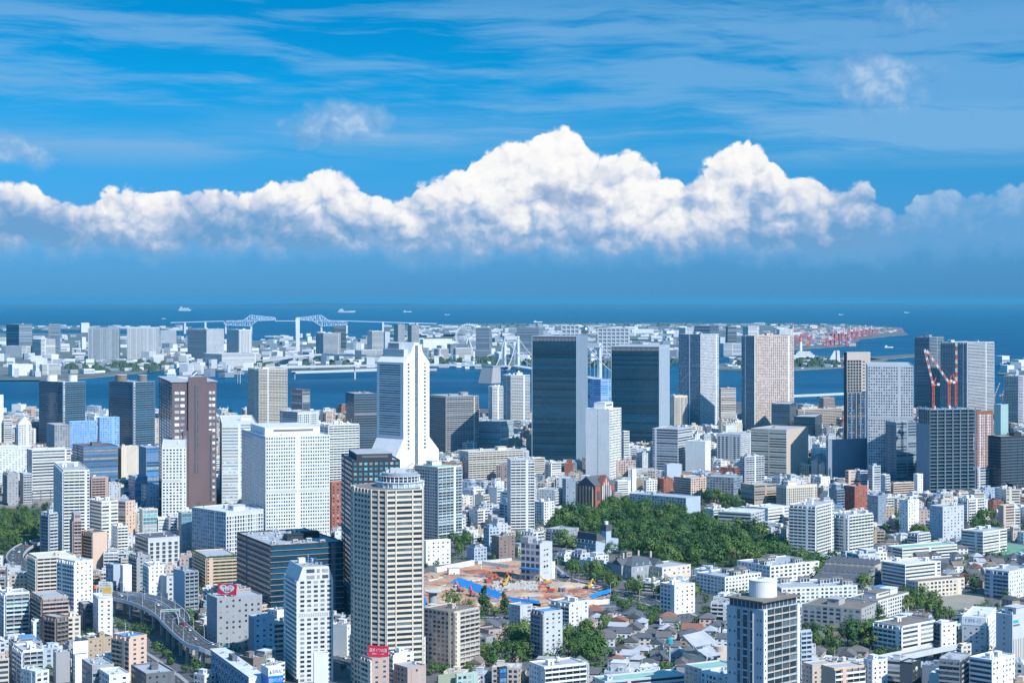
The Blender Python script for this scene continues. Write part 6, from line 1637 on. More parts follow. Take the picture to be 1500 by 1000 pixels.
def far_stuff():
    """The low sheds, blocks and containers of the islands that read as one mass, and woods of the same shores."""
    r = random.Random(21); b = MB(); cols = ['white', 'white', 'offwhite', 'lgrey', 'lgrey', 'grey', 'bluegrey', 'white', 'bluegrey']
    zones = [(0, 380, 493, 553, 300, 1.0), (380, 720, 493, 540, 300, 1.0), (720, 1000, 484, 529, 260, 1.0), (0, 280, 477.5, 484, 70, .6), (560, 1240, 475.5, 492, 330, .7), (1060, 1240, 524, 540, 60, .5), (1465, 1560, 533, 552, 40, 1.0)]
    for x0, x1, y0, y1, n, hs in zones:
        for _ in range(n):
            px, py = r.uniform(x0, x1), r.uniform(y0, y1)
            if px < 240 and py > 546 - max(0, px - 120) * .06 and py > 555 - px * .06: continue
            p = PX(px, py); k = p.y / FPX; w_, d_ = r.uniform(4, 16) * k, r.uniform(15, 60); h = r.choice((8, 12, 15, 22, 30)) * hs * r.uniform(.7, 1.3); c = wall(r.choice(cols)); a = r.uniform(-.5, .5)
            u, v = Vector((cos(a), sin(a), 0)) * w_ / 2, Vector((-sin(a), cos(a), 0)) * d_ / 2
            A = [p - u - v, p + u - v, p + u + v, p - u + v]; b.loft([tuple(q) for q in A], [(q.x, q.y, h) for q in A], c)
            if h > 10 and r.random() < .6:
                f = PFace(A[0], A[1]); f.box(b, f.L * .04, h * .4, f.L * .96, h * .62, 0, .3, wall('bluegrey'))
    tag(b.build('distant_building'), 'low pale sheds and blocks crowding the far islands across the bay', 'buildings', kind='stuff')
    b = MB(); pal = [plain('cont_%d' % i, c, .6) for i, c in enumerate(((.55, .13, .12), (.62, .28, .14), (.50, .48, .46), (.16, .25, .42), (.64, .62, .6), (.48, .18, .2)))]
    for _ in range(420):
        px, py = r.uniform(1165, 1322), r.uniform(481, 507)
        if px > 1250 and py > 494 - (px - 1250) * .12: continue
        p = PX(px, py); w_ = r.uniform(1.5, 4) * p.y / FPX; h = r.choice((6, 8, 13, 16)); b.box(p.x - w_, p.y - 8, 0, p.x + w_, p.y + 8, h, r.choice(pal))
    tag(b.build('container_stack'), 'stacked red, brown and white containers of the far port', 'containers', kind='stuff')
    b = MB(); lm = plain('far_leaf', (.05, .085, .045), .9)
    zs = [(300, 1000, 529, 538, 0, 240), (100, 280, 532, 545, 0, 120), (1075, 1235, 527, 538, 0, 200), (700, 1300, 474.5, 478, 0, 160), (640, 735, 527, 534, 0, 60)]
    for x0, x1, y0, y1, _z, n in zs:
        for _ in range(n):
            p = PX(r.uniform(x0, x1), r.uniform(y0, y1)); k = r.uniform(6, 15); h = k * r.uniform(.9, 1.5)
            for q in range(5):
                a = r.uniform(0, 6.28); c = (p.x + k * .5 * cos(a), p.y + k * .5 * sin(a)); s_ = k * r.uniform(.4, .8); b.cyl(c[0], c[1], .5, h * r.uniform(.7, 1.1), s_ * 1.2, s_ * .5, lm, 6)
    tag(b.build('shore_wood'), 'dark green tree belts along the far island shores', 'trees', kind='stuff')
far_stuff()

# ------------------------------------------------------------------ trees
def leaf_mat(name, c1, c2, c3):
    m, nt, b = new_mat(name); oi = nt.nodes.new('ShaderNodeObjectInfo'); g = nt.nodes.new('ShaderNodeNewGeometry')
    r = X(g.outputs['Random Per Island']); q = X(oi.outputs['Random'])
    c = mixc(r, c1, c2); c = mixc((q * 1.0).smooth(.55, 1.0) * .8, c, c3)
    nt.links.new(c, b.inputs['Base Color']); b.inputs['Roughness'].default_value = .65; b.inputs['Specular IOR Level'].default_value = .25
    return m
LEAF = leaf_mat('leaf', (.042, .102, .028), (.080, .155, .036), (.115, .18, .045))
LEAFD = leaf_mat('leaf_dark', (.026, .072, .030), (.048, .105, .038), (.06, .115, .040))
LEAFY = leaf_mat('leaf_yellow', (.075, .135, .035), (.12, .19, .05), (.15, .20, .06))
bark = plain('bark', (.10, .075, .055), .9)

def crown_mesh(seed, kind, leaf='LEAF'):
    r = random.Random(seed); b = MB(); m = LEAFD if kind == 'c' else globals()[leaf]
    n = 22 if kind == 'r' else 20
    cl = []
    n = r.choice((13, 17, 22)) if kind == 'r' else n
    for i in range(n):
        if kind == 'c': t = r.random(); z = .15 + 1.75 * t; rad = .50 * (1 - t * .85) * sqrt(r.random()) ; a = r.uniform(0, 6.28); cl.append((rad * cos(a), rad * sin(a), z, .26 - .12 * t))
        else:
            a = r.uniform(0, 6.28); z = r.uniform(-.35, 1.0); rad = sqrt(max(0, 1 - z * z)) * r.uniform(.55, .85); cl.append((rad * cos(a), rad * sin(a), .75 + z * .55 + r.uniform(-.08, .18), r.uniform(.20, .46)))
    for cx, cy_, cz, cr in cl:
        for k in range(46):
            d = Vector((r.gauss(0, 1), r.gauss(0, 1), r.gauss(0.25, 1))).normalized(); p = Vector((cx, cy_, cz)) + d * cr * r.uniform(.7, 1.05)
            o_ = Vector((p.x, p.y, (p.z - .7) * 1.4)); nn = (d * .8 + o_ * .9 + Vector((r.uniform(-.4, .4), r.uniform(-.4, .4), r.uniform(-.2, .5)))).normalized(); u = nn.orthogonal().normalized(); v = nn.cross(u); s = r.uniform(.055, .105)
            t = r.uniform(0, 6.28); u, v = u * cos(t) + v * sin(t), v * cos(t) - u * sin(t)
            b.quad([p - u * s, p + v * s * .7, p + u * s, p - v * s * .7], m)
    return b.mesh('crown')
def trunk_mesh(seed):
    r = random.Random(seed); b = MB(); b.cyl(0, 0, -.05, .55, .07, .045, bark, 7)
    for i in range(5): a = i * 1.26 + r.uniform(-.3, .3); b.bar((0, 0, .35 + i * .04), (.45 * cos(a), .45 * sin(a), .75 + r.uniform(-.1, .25)), .03, bark, .012)
    b.bar((0, 0, .5), (r.uniform(-.1, .1), r.uniform(-.1, .1), 1.05), .04, bark, .012)
    return b.mesh('trunk')
CROWN = {'r': [crown_mesh(100 + i, 'r', ('LEAF', 'LEAF', 'LEAFD', 'LEAFY')[i % 4]) for i in range(9)], 'c': [crown_mesh(200 + i, 'c') for i in range(3)]}
TRUNK = [trunk_mesh(300 + i) for i in range(3)]
TR = random.Random(5); TREES = []
def tree(p, rad, kind, label, group=None, name='broadleaf_tree', squash=1.0):
    root = empty(name, (p[0], p[1], 0), TR.uniform(0, 6.28)); root.scale = (rad, rad, rad * squash)
    tag(root, label, 'tree', group); inst('crown', TR.choice(CROWN[kind]), root); inst('trunk', TR.choice(TRUNK), root); TREES.append((p[0], p[1], rad * .8))
    return root

def inside(p, poly):
    c = False; n = len(poly)
    for i in range(n):
        a, b = poly[i], poly[(i + 1) % n]
        if (a[1] > p[1]) != (b[1] > p[1]) and p[0] < (b[0] - a[0]) * (p[1] - a[1]) / (b[1] - a[1]) + a[0]: c = not c
    return c
def in_foot(x, y, m=1.0):
    for c, Y, bx, o in FOOT:
        q = c[0]
        if abs(q[0] - x) > 170 or abs(q[1] - y) > 170: continue
        if inside((x, y), [(p[0], p[1]) for p in c]): return True
    return False

def scatter(poly, n, rmin, rmax, label, group, kind='r', tries=4000, sq=(.85, 1.2), name='broadleaf_tree'):
    P = [PX(*q) for q in poly]; xs, ys = [p.x for p in P], [p.y for p in P]; PP = [(p.x, p.y) for p in P]; k = 0; got = []
    for _ in range(tries):
        if k >= n: break
        x, y = TR.uniform(min(xs), max(xs)), TR.uniform(min(ys), max(ys)); rad = TR.uniform(rmin, rmax)
        if not inside((x, y), PP) or in_foot(x, y) or any((x - a) ** 2 + (y - b) ** 2 < (.95 * (rad * .8 + r)) ** 2 * .62 for a, b, r in TREES): continue
        tree((x, y), rad, kind, label, group, name, TR.uniform(*sq) * (1.25 if rad < 9 else 1)); k += 1
    return k
n1 = scatter([(800, 776), (850, 760), (930, 748), (1000, 756), (1040, 770), (930, 802), (880, 808), (820, 800)], 58, 8, 13, 'leafy tree in the upper left half of the wood on the hill', 'trees of the upper wood', tries=9000)
n2 = scatter([(1040, 772), (1110, 788), (1160, 820), (1200, 832), (1270, 850), (1272, 868), (1230, 866), (1180, 848), (1120, 834), (1040, 830), (970, 832), (920, 812), (930, 800)], 78, 8, 13.5, 'leafy tree in the lower right half of the wood beside white towers', 'trees of the lower wood', tries=12000)
def canopy():
    """The smaller crowns of the wood, filling between its large trees, as one mass."""
    b = MB(); P = [PX(*q) for q in WOOD]; PP = [(p.x, p.y) for p in P]; xs, ys = [p.x for p in P], [p.y for p in P]; k = 0
    for _ in range(6000):
        if k > 170: break
        x, y = TR.uniform(min(xs), max(xs)), TR.uniform(min(ys), max(ys)); rad = TR.uniform(4.5, 8.5)
        if not inside((x, y), PP) or in_foot(x, y) or any((x - a) ** 2 + (y - c) ** 2 < ((rad * .8 + r) * .62) ** 2 for a, c, r in TREES): continue
        k += 1; TREES.append((x, y, rad * .8)); me = TR.choice(CROWN['r']); n = len(b.v); ca, sa = cos(k), sin(k); mi = b.mi(me.materials[0])
        b.v += [(x + rad * (v.co.x * ca - v.co.y * sa), y + rad * (v.co.x * sa + v.co.y * ca), rad * v.co.z * 1.05) for v in me.vertices]
        b.f += [tuple(n + i for i in q.vertices) for q in me.polygons]; b.m += [mi] * len(me.polygons)
    tag(b.build('wood_canopy'), 'small crowns and undergrowth filling the wood between its large trees', 'wood', kind='stuff')
canopy()
n3 = scatter([(-15, 752), (66, 750), (78, 766), (62, 802), (30, 810), (-15, 812)], 30, 5, 9, 'green tree in the railway-side park at the left edge', 'trees of the railway-side park')
n4 = scatter([(826, 842), (870, 838), (905, 856), (960, 872), (985, 884), (960, 882), (900, 866), (850, 850)], 22, 5, 8, 'street tree lining the road between mansion and construction site', 'street trees by the mansion')
n5 = scatter([(742, 945), (780, 940), (782, 968), (740, 985), (700, 978), (712, 958)], 14, 5.5, 9, 'tree of the dark clump left of the narrow grey tower', 'trees left of the narrow grey tower')
n6 = scatter([(826, 940), (850, 930), (888, 955), (884, 975), (840, 978), (826, 968)], 14, 6, 9.5, 'tree of the dark clump right of the narrow grey tower', 'trees right of the narrow grey tower')
n7 = scatter([(1030, 728), (1060, 735), (1100, 745), (1095, 756), (1040, 742)], 12, 7, 11, 'tree in front of the long tan university block', 'trees before the university')
n8 = scatter([(1240, 908), (1290, 895), (1302, 930), (1285, 955), (1240, 948)], 12, 6, 9.5, 'tree of the large clump before the long grey stone hall', 'trees before the stone hall')
n9 = scatter([(1320, 882), (1358, 878), (1400, 912), (1415, 925), (1370, 912), (1325, 898)], 12, 6, 9.5, 'tree between the sandy playground and grey stone hall', 'trees by the playground')
n10 = scatter([(640, 800), (690, 790), (715, 800), (690, 812), (645, 822), (625, 835), (618, 815)], 14, 5, 8, 'tree at the far left edge of the construction site', 'trees at the far edge of construction site')
n11 = scatter([(1290, 770), (1318, 760), (1360, 770), (1362, 800), (1300, 800)], 10, 6, 9, 'tree on the slope around the slim white zigzag tower', 'trees on the right-hand slope')
n12 = scatter([(1395, 765), (1462, 760), (1480, 785), (1440, 790), (1400, 780)], 10, 6, 9, 'tree by the white L-shaped school near the right edge', 'trees by the L-shaped school')
n13 = scatter([(1172, 925), (1240, 935), (1235, 960), (1175, 950)], 10, 4.5, 7, 'small tree below the long grey stone hall left end', 'small trees below the stone hall')
n14 = scatter([(800, 700), (860, 742), (800, 760)], 0, 5, 7, '', '')
for px, py, r_, kind, lab, nm in ((663, 892, 9.0, 'r', 'big round tree left of two pointed trees at the construction site', 'broadleaf_tree'), (687, 899, 6.8, 'r', 'smaller round tree between big round tree and pointed tree', 'broadleaf_tree'),
                                  (709, 897, 11.0, 'c', 'taller pointed dark tree in front of the blue tarpaulin trench', 'conifer'), (739, 897, 8.5, 'c', 'shorter pointed dark tree right of the taller pointed one', 'conifer'), (724, 901, 5.0, 'r', 'low bushy tree between the two pointed trees', 'broadleaf_tree'),
                                  (824, 808, 12.5, 'r', 'huge round tree right of the half demolished block', 'broadleaf_tree'), (1016, 884, 10.5, 'r', 'lone round dark tree below the white modern complex', 'broadleaf_tree'), (1422, 862, 8.0, 'r', 'single round tree right of the sandy playground school', 'broadleaf_tree'),
                                  (911, 895, 5.5, 'r', 'round shrub-like tree right of the construction fence', 'broadleaf_tree'), (940, 900, 6.5, 'r', 'bushy tree left of the white stepped flats', 'broadleaf_tree'), (885, 920, 6.5, 'r', 'bushy tree behind the stepped white flats', 'broadleaf_tree'),
                                  (638, 985, 5.0, 'r', 'small tree at the foot of the cream balcony flats', 'broadleaf_tree'), (300, 812, 5.0, 'r', 'roof-garden tree above the peach terraced building', 'broadleaf_tree'), (1494, 965, 5.0, 'r', 'small dark tree in the bottom right corner', 'broadleaf_tree'), (272, 985, 4.0, 'r', 'small bright tree beside the viaduct piers at the bottom', 'broadleaf_tree')):
    tree(PX(px, py), r_, kind, lab, None, nm, 1.1)
print('trees', len(TREES), n1, n2, n3)

# ------------------------------------------------------------------ construction site, vehicles, lamps
tarp = plain('tarp_blue', (.02, .22, .58), .45)
def tarps():
    labs = ['long blue tarpaulin over the trench left of the pointed trees', 'blue tarpaulin behind the shorter pointed tree', 'blue tarpaulin strip at the far right end of the construction site', 'small blue tarpaulin by the round concrete silo']
    polys = [[(658, 853), (672, 848), (736, 872), (729, 877)], [(744, 875), (790, 884), (792, 888), (752, 883)], [(862, 872), (892, 866), (898, 869), (868, 877)], [(611, 884), (622, 877), (626, 886), (613, 892)]]
    r = random.Random(4)
    for lab, poly in zip(labs, polys):
        a, b_, c, d = [PX(*q) for q in poly]; b = MB(); n = 14; o = (a + b_ + c + d) / 4
        g = [[a.lerp(b_, 0) for _ in range(5)] for _ in range(n + 1)]
        for i in range(n + 1):
            for j in range(5):
                p = a.lerp(d, i / n).lerp(b_.lerp(c, i / n), j / 4) - o; p.z = .4 + 1.9 * (j / 4) + r.uniform(-.45, .45); g[i][j] = p
        for i in range(n):
            for j in range(4): b.quad([g[i][j], g[i + 1][j], g[i + 1][j + 1], g[i][j + 1]], tarp)
        for i in range(n): b.quad([(g[i][4].x, g[i][4].y, 0), (g[i + 1][4].x, g[i + 1][4].y, 0), g[i + 1][4], g[i][4]], dirt); b.quad([(g[i][0].x, g[i][0].y, 0), (g[i + 1][0].x, g[i + 1][0].y, 0), g[i + 1][0], g[i][0]], tarp)
        tag(b.build('tarpaulin', None, o), lab, 'tarpaulin')
tarps()

def excavator(px, py, col, yaw, label, sc=1.25):
    m = {'red': plain('digger_red', (.62, .07, .04), .45), 'yellow': plain('digger_yellow', (.78, .42, .03), .45), 'orange': plain('digger_orange', (.75, .20, .05), .45)}[col]; d = wall('dgrey')
    root = empty('excavator', PX(px, py), yaw); root.scale = (sc,) * 3; tag(root, label, 'excavator')
    for s in (-1, 1): b = MB(); b.loft([(-2.6, s * 1.4 - .4, .3), (2.6, s * 1.4 - .4, .3), (2.6, s * 1.4 + .4, .3), (-2.6, s * 1.4 + .4, .3)], [(-2.2, s * 1.4 - .4, 1.1), (2.2, s * 1.4 - .4, 1.1), (2.2, s * 1.4 + .4, 1.1), (-2.2, s * 1.4 + .4, 1.1)], d); b.box(-2.4, s * 1.4 - .4, 0, 2.4, s * 1.4 + .4, .3, d); b.build('track', root)
    b = MB(); b.box(-2.6, -1.5, 1.2, 1.8, 1.5, 2.6, m); b.box(-2.9, -1.5, 1.2, -2.6, 1.5, 2.2, d); b.build('body', root)
    b = MB(); b.box(.2, .3, 2.6, 1.9, 1.4, 4.0, glass('dark')); b.box(.1, .2, 4.0, 2.0, 1.5, 4.15, m); b.build('cab', root)
    b = MB(); b.bar((1.5, -.3, 2.2), (5.2, -.3, 6.4), .38, m, .3); b.build('boom', root)
    b = MB(); b.bar((5.2, -.3, 6.4), (8.0, -.3, 3.2), .30, m, .24); b.build('arm', root)
    b = MB(); b.loft([(7.4, -1, 3.2), (8.5, -1, 3.2), (8.5, .4, 3.2), (7.4, .4, 3.2)], [(7.0, -.9, 1.7), (7.6, -.9, 1.5), (7.6, .3, 1.5), (7.0, .3, 1.7)], d); b.build('bucket', root)
for q in ((716, 853, 'red', .5, 'red excavator leftmost beside the grey rubble'), (727, 850, 'orange', 2.7, 'orange excavator behind the grey rubble left side'), (750, 853, 'orange', 2.4, 'orange excavator with raised arm over the grey rubble'), (738, 858, 'yellow', .9, 'yellow excavator between two orange excavators'),
          (801, 856, 'yellow', 2.9, 'yellow excavator right of half demolished block'), (692, 873, 'red', 1.9, 'small red excavator below the long blue tarpaulin'), (806, 867, 'red', 3.0, 'red machine on the sandy track right of the rubble'), (862, 862, 'yellow', 1.0, 'small yellow machine at the right end of the site'), (674, 866, 'orange', 2.2, 'small orange machine beside the long blue tarpaulin')):
    excavator(*q)
def site_bits():
    r = random.Random(9); b = MB()
    for px, py, s, h, c in ((700, 838, 9, 2.6, 'rust'), (730, 842, 12, 3, 'rust'), (760, 846, 8, 2.4, 'tan'), (830, 858, 12, 3.4, 'tan'), (850, 866, 8, 2.2, 'rust'), (640, 862, 11, 2.2, 'tan'), (770, 872, 10, 2.4, 'tan'), (690, 848, 8, 2.0, 'tan'), (650, 880, 7, 2.2, 'tan'), (820, 876, 9, 2.0, 'rust'), (705, 884, 8, 2.6, 'tan')):
        p = PX(px, py); n = 16; prev = None; m = ground_mat('soil_' + c, WALLC[c], tuple(q * 1.25 for q in WALLC[c]), .25) if 'soil' + c not in MATS else MATS['soil' + c]; MATS['soil' + c] = m
        for k, (f, z) in enumerate(((1, 0), (.72, .5), (.42, .85), (.12, 1))):
            ring = [(p.x + s * f * cos(2 * pi * i / n) * (1.5 + .3 * sin(i * 2.1)), p.y + s * f * sin(2 * pi * i / n) * (1 + .25 * cos(i * 1.7)), h * z + .05 + (r.uniform(-.15, .15) if k else 0)) for i in range(n)]
            if prev: b.loft(prev, ring, m, caps=(k == 3))
            prev = ring
    tag(b.build('soil_heap'), 'brown and reddish soil heaps over the construction site', 'soil', kind='stuff'); b = MB()
    for _ in range(260):
        p = PX(r.uniform(722, 788), r.uniform(852, 864)); s = r.uniform(.4, 1.8); h = r.uniform(.3, 2.2) * (1 - abs(p.x + 0) / 900); b.loft([(p.x - s, p.y - s, 0), (p.x + s, p.y - s * .6, 0), (p.x + s, p.y + s, 0), (p.x - s, p.y + s, 0)], [(p.x - s * .5, p.y - s * .4, h), (p.x + s * .4, p.y - s * .4, h * .8), (p.x + s * .5, p.y + s * .3, h), (p.x - s * .3, p.y + s * .5, h)], plain('rubble', (.42, .42, .40), .9))
    tag(b.build('rubble'), 'pale grey concrete rubble below the half demolished block', 'rubble', kind='stuff')
    b = MB()
    for _ in range(520):
        p = PX(r.uniform(612, 895), r.uniform(826, 890)); a = r.uniform(0, 3.1)
        if not inside((p.x, p.y), [tuple(PX(*q))[:2] for q in SITE]) or in_foot(p.x, p.y): continue
        L = r.uniform(1.5, 5); b.bar((p.x - L * cos(a), p.y - L * sin(a), .3), (p.x + L * cos(a), p.y + L * sin(a), .3 + r.random() * .5), r.uniform(.15, .5), r.choice([wall('orange'), wall('tan'), wall('white'), wall('rust'), tarp, wall('grey'), wall('orange'), dirt, dirt]))
    tag(b.build('building_material'), 'scattered orange barriers, planks and pipes over the sandy ground', 'building material', kind='stuff')
    for (a, c, h, lab) in (((640, 838), (695, 827), 4.5, 'long white site cabin row at the far left of the construction site'), ((706, 826), (746, 832), 3.2, 'grey-white site hoarding behind the red excavators'), ((838, 887), (893, 884), 4.0, 'white hoarding along the near right edge of the site'), ((700, 826), (750, 821), 3.0, 'long grey hoarding at the far edge of the site')):
        p, q = PX(*a), PX(*c); o = (p + q) / 2; root = empty('site_fence', o); tag(root, lab, 'hoarding'); F = PFace(p - o, q - o); n = max(2, int(F.L / 6))
        for i in range(n): b = MB(); F.box(b, F.L * i / n + .1, 0, F.L * (i + 1) / n - .1, h, -2.5 if h > 4.2 else -.15, 0, wall('white' if h > 3.1 else 'lgrey')); b.build('panel', root)
    for (px, py, w_, d_, h, c, lab) in ((664, 841, 10, 6, 6, 'white', 'small white site hut beside the long site cabin row'), (823, 866, 5, 4, 3.5, 'dgrey', 'dark container on the sandy track right of rubble'), (779, 880, 6, 3, 4, 'bluegrey', 'grey container stack near the near site edge')):
        root = empty('site_cabin', PX(px, py), .3); tag(root, lab, 'site cabin'); b = MB(); b.box(-w_ / 2, -d_ / 2, 0, w_ / 2, d_ / 2, h, wall(c)); b.build('wall', root); b = MB(); gable(b, -w_ / 2, -d_ / 2, w_ / 2, d_ / 2, h, .8, roofm('roofgrey'), .3); b.build('roof', root); inst('door', window_mesh('dark'), root, (-.5, -d_ / 2, .1), 0, (1, .08, 2.1))
    root = empty('silo', PX(634, 892)); tag(root, 'round grey concrete silo with flat flared cap beside beige tower', 'silo'); b = MB(); b.cyl(0, 0, 0, 13, 3.4, 3.4, wall('concrete'), 18); b.build('shaft', root); b = MB(); b.cyl(0, 0, 13, 14.5, 3.4, 7, wall('concrete'), 18); b.cyl(0, 0, 14.5, 15.2, 7, 7, wall('lgrey'), 18); b.build('cap', root)
    root = empty('flood_light', PX(981, 982)); tag(root, 'tall grey pole with teal flared top among dark-roofed houses', 'light mast'); b = MB(); b.cyl(0, 0, 0, 19, .5, .35, wall('lgrey'), 8); b.build('pole', root); b = MB(); b.cyl(0, 0, 18.5, 21.5, 2.4, 2.2, plain('teal_paint', (.03, .36, .40), .5), 10); b.cyl(0, 0, 21.5, 22.5, 2.2, .4, plain('teal_paint', (.03, .36, .40), .5), 10); b.build('head', root)
site_bits()

def car_mesh(col, kind):
    def f():
        b = MB(); m = wall(col); g = glass('dark'); d = wall('black')
        if kind == 'car':
            b.box(-2.2, -.9, .35, 2.2, .9, .95, m); b.loft([(-1.6, -.85, .95), (1.1, -.85, .95), (1.1, .85, .95), (-1.6, .85, .95)], [(-1.1, -.72, 1.5), (.5, -.72, 1.5), (.5, .72, 1.5), (-1.1, .72, 1.5)], g); b.box(-1.05, -.7, 1.5, .45, .7, 1.55, m)
        else:
            b.box(1.6, -1.15, .5, 3.6, 1.15, 2.5, wall('white')); b.box(3.5, -1.05, 1.5, 3.65, 1.05, 2.3, g); b.box(-3.8, -1.2, .8, 1.4, 1.2, 3.3, m); b.box(-3.8, -1.0, .5, 1.6, 1.0, .8, d)
        for x in ((-1.4, 1.4) if kind == 'car' else (-2.6, 2.5)):
            for y in (-.85, .85): b.loft([(x + .35 * cos(a * .785), y - .12, .35 + .35 * sin(a * .785)) for a in range(8)], [(x + .35 * cos(a * .785), y + .12, .35 + .35 * sin(a * .785)) for a in range(8)], d)
        return b.mesh('parked_car' if kind == 'car' else 'truck')
    return shared(('car', col, kind), f)
VR = random.Random(12)
def drive(P, w, z, n, where, grp):
    L = [0.0]
    for a, b in zip(P, P[1:]): L.append(L[-1] + (b - a).length)
    for i in range(n):
        s = L[-1] * (i + VR.uniform(.2, .8)) / n; k = max(j for j in range(len(P) - 1) if L[j] <= s); d = (P[k + 1] - P[k]).normalized(); nn = Vector((-d.y, d.x, 0)); lane = VR.choice((-.35, -.12, .14, .36)) if w > 12 else VR.choice((-.25, .25))
        kd = 'truck' if VR.random() < .28 else 'car'; col = VR.choice(('white', 'white', 'lgrey', 'dgrey', 'black', 'lgrey', 'dgrey', 'white', 'signblue', 'red' if kd == 'car' else 'white')); p = P[k] + d * (s - L[k]) + nn * w * lane
        o = inst('truck' if kd == 'truck' else 'car', car_mesh(col, kd), None, (p.x, p.y, z if not callable(z) else z(s / L[-1])), atan2(d.y, d.x) + (pi if lane > 0 else 0))
        nm = {'lgrey': 'silver', 'dgrey': 'dark grey', 'signblue': 'blue'}.get(col, col); tag(o, '%s %s %s' % (nm, 'box truck' if kd == 'truck' else 'passenger car', where), kd, grp)
drive(VP, 15.0, VZ + .03, 16, 'driving on the curving elevated highway', 'traffic on the elevated highway')
drive(VP3, 15, lambda t: 10.03 + 4 * t * t * t, 12, 'on the tight bend below the park', 'traffic on the tight bend')
for i, (P, w) in enumerate(ROADS[:3]): drive(P, w, .1, (12, 7, 4)[i], ('on the street beside the construction site', 'on the street under the viaduct', 'on the street in front of black tower')[i], ('traffic beside the site', 'traffic under the viaduct', 'traffic in front of the towers')[i])
o = inst('truck', car_mesh('orange', 'truck'), None, (VP[8].x + 3, VP[8].y + 2, VZ + .03), .6); tag(o, 'orange truck at the start of the curving elevated highway', 'truck')

def lamp_mesh():
    b = MB(); m = wall('lgrey'); b.bar((0, 0, 0), (0, 0, 9.5), .14, m, .09); b.bar((0, 0, 9.5), (1.2, 0, 10.4), .08, m); b.bar((1.2, 0, 10.4), (2.6, 0, 10.5), .08, m); b.box(2.2, -.2, 10.35, 3.3, .2, 10.55, m); return b.mesh('street_lamp')
LM = lamp_mesh()
def lamps(P, w, z, step, lab, grp):
    acc = 0
    for a, b in zip(P, P[1:]):
        acc += (b - a).length
        if acc > step:
            acc = 0; d = (b - a).normalized(); nn = Vector((-d.y, d.x, 0))
            for s in (-1, 1): q = a + nn * (w / 2 - .1) * s; o = inst('street_lamp', LM, None, (q.x, q.y, z), atan2(-s * nn.y, -s * nn.x)); tag(o, lab, 'street lamp', grp)
lamps(VP, 15.0, VZ, 32, 'grey bent street lamp on the curving elevated highway parapet', 'lamps of the elevated highway')
def gantry(i, lab):
    p, q = VP[i], VP[i + 1]; d = (q - p).normalized(); nn = Vector((-d.y, d.x, 0)); root = empty('sign_gantry', (p.x, p.y, VZ), atan2(d.y, d.x)); tag(root, lab, 'sign gantry'); b = MB()
    for s in (-7, 7): b.bar((0, s, 0), (0, s, 7), .25, wall('lgrey'))
    b.bar((0, -7, 6.8), (0, 7, 6.8), .25, wall('lgrey')); b.bar((0, -7, 5.6), (0, 7, 5.6), .2, wall('lgrey')); b.build('frame', root)
    for y in (-3.6, 3.4): b = MB(); b.box(-.2, y - 2.4, 4.6, -.05, y + 2.4, 7.2, plain('sign_green', (.02, .22, .12), .5)); b.build('sign_panel', root)
gantry(10, 'far steel sign gantry over the curving elevated highway'); gantry(27, 'near steel sign gantry over the curving elevated highway')
lamps(ROADS[0][0], 16.5, .2, 40, 'grey street lamp along the road beside the construction site', 'lamps beside the construction site')
def masts():
    for i, px in enumerate((4, 17, 33, 47, 60, 74)):
        p = PX(px, 738 - i); root = empty('railway_mast', p); tag(root, 'dark steel mast over the railway tracks at the left edge', 'railway mast', 'railway masts'); b = MB(); b.bar((0, 0, 0), (0, 0, 13), .35, wall('dgrey')); b.build('pole', root); b = MB(); b.bar((-6, 0, 11), (6, 0, 11), .25, wall('dgrey')); b.build('cross_arm', root)
    b = MB(); m = wall('steel')
    for j in range(8):
        y0, y1 = PX(-20, 729 + j * 1.6), PX(82, 724 + j * 1.6)
        for e in (0, 1.5): b.bar((y0.x, y0.y + e, .2), (y1.x, y1.y + e, .2), .1, m)
    o = b.build('railway_track'); o['kind'] = 'structure'
masts()

# ------------------------------------------------------------------ the small buildings between the landmarks
import numpy as np
DEP = np.full((1000, 1500), 1e9, dtype=np.float32)     # depth of what is already known to show at each photo pixel
def paint_rect(x0, y0, x1, y1, Y):
    x0, x1, y0, y1 = [int(round(q)) for q in (x0, x1, y0, y1)]; x0, y0 = max(0, x0), max(0, y0); x1, y1 = min(1500, x1), min(1000, y1)
    if x1 > x0 and y1 > y0: s = DEP[y0:y1, x0:x1]; np.minimum(s, Y, out=s)
def paint_poly(poly, Y=None):
    ys = [p[1] for p in poly]
    for y in range(max(0, int(min(ys))), min(999, int(max(ys))) + 1):
        xs = []; n = len(poly)
        for i in range(n):
            a, b = poly[i], poly[(i + 1) % n]
            if (a[1] > y) != (b[1] > y): xs.append(a[0] + (b[0] - a[0]) * (y - a[1]) / (b[1] - a[1]))
        xs.sort()
        for a, b in zip(xs[::2], xs[1::2]): paint_rect(a, y, b, y + 1, Y or CAM_H * FPX / max(y - HOR, 1))
for c, Y, bx, o in FOOT: paint_rect(*bx[:2], bx[2], min(bx[3], 1000), Y)
for poly in (WOOD, SITE, PARK, RAIL, [(1362, 880), (1405, 866), (1440, 871), (1446, 888), (1400, 893), (1360, 892)], [(1443, 800), (1470, 794), (1500, 800), (1500, 812), (1470, 812)]): paint_poly(poly)
for P, w in ROADS: paint_poly([proj(p) for p in strip(P, w)])
for P, w, z in ((VP, 16, VZ), (VP2, 9, 15), (VP3, 16, 10), (VP4, 11, 11)): paint_poly([proj((p[0], p[1], z)) for p in strip(P, w)])
for x, y, r in TREES:
    px, py = proj((x, y, 0)); k = FPX / y; paint_rect(px - r * k * .9, py - r * 1.7 * k, px + r * k * .9, py, y)
WATERLINE = 612

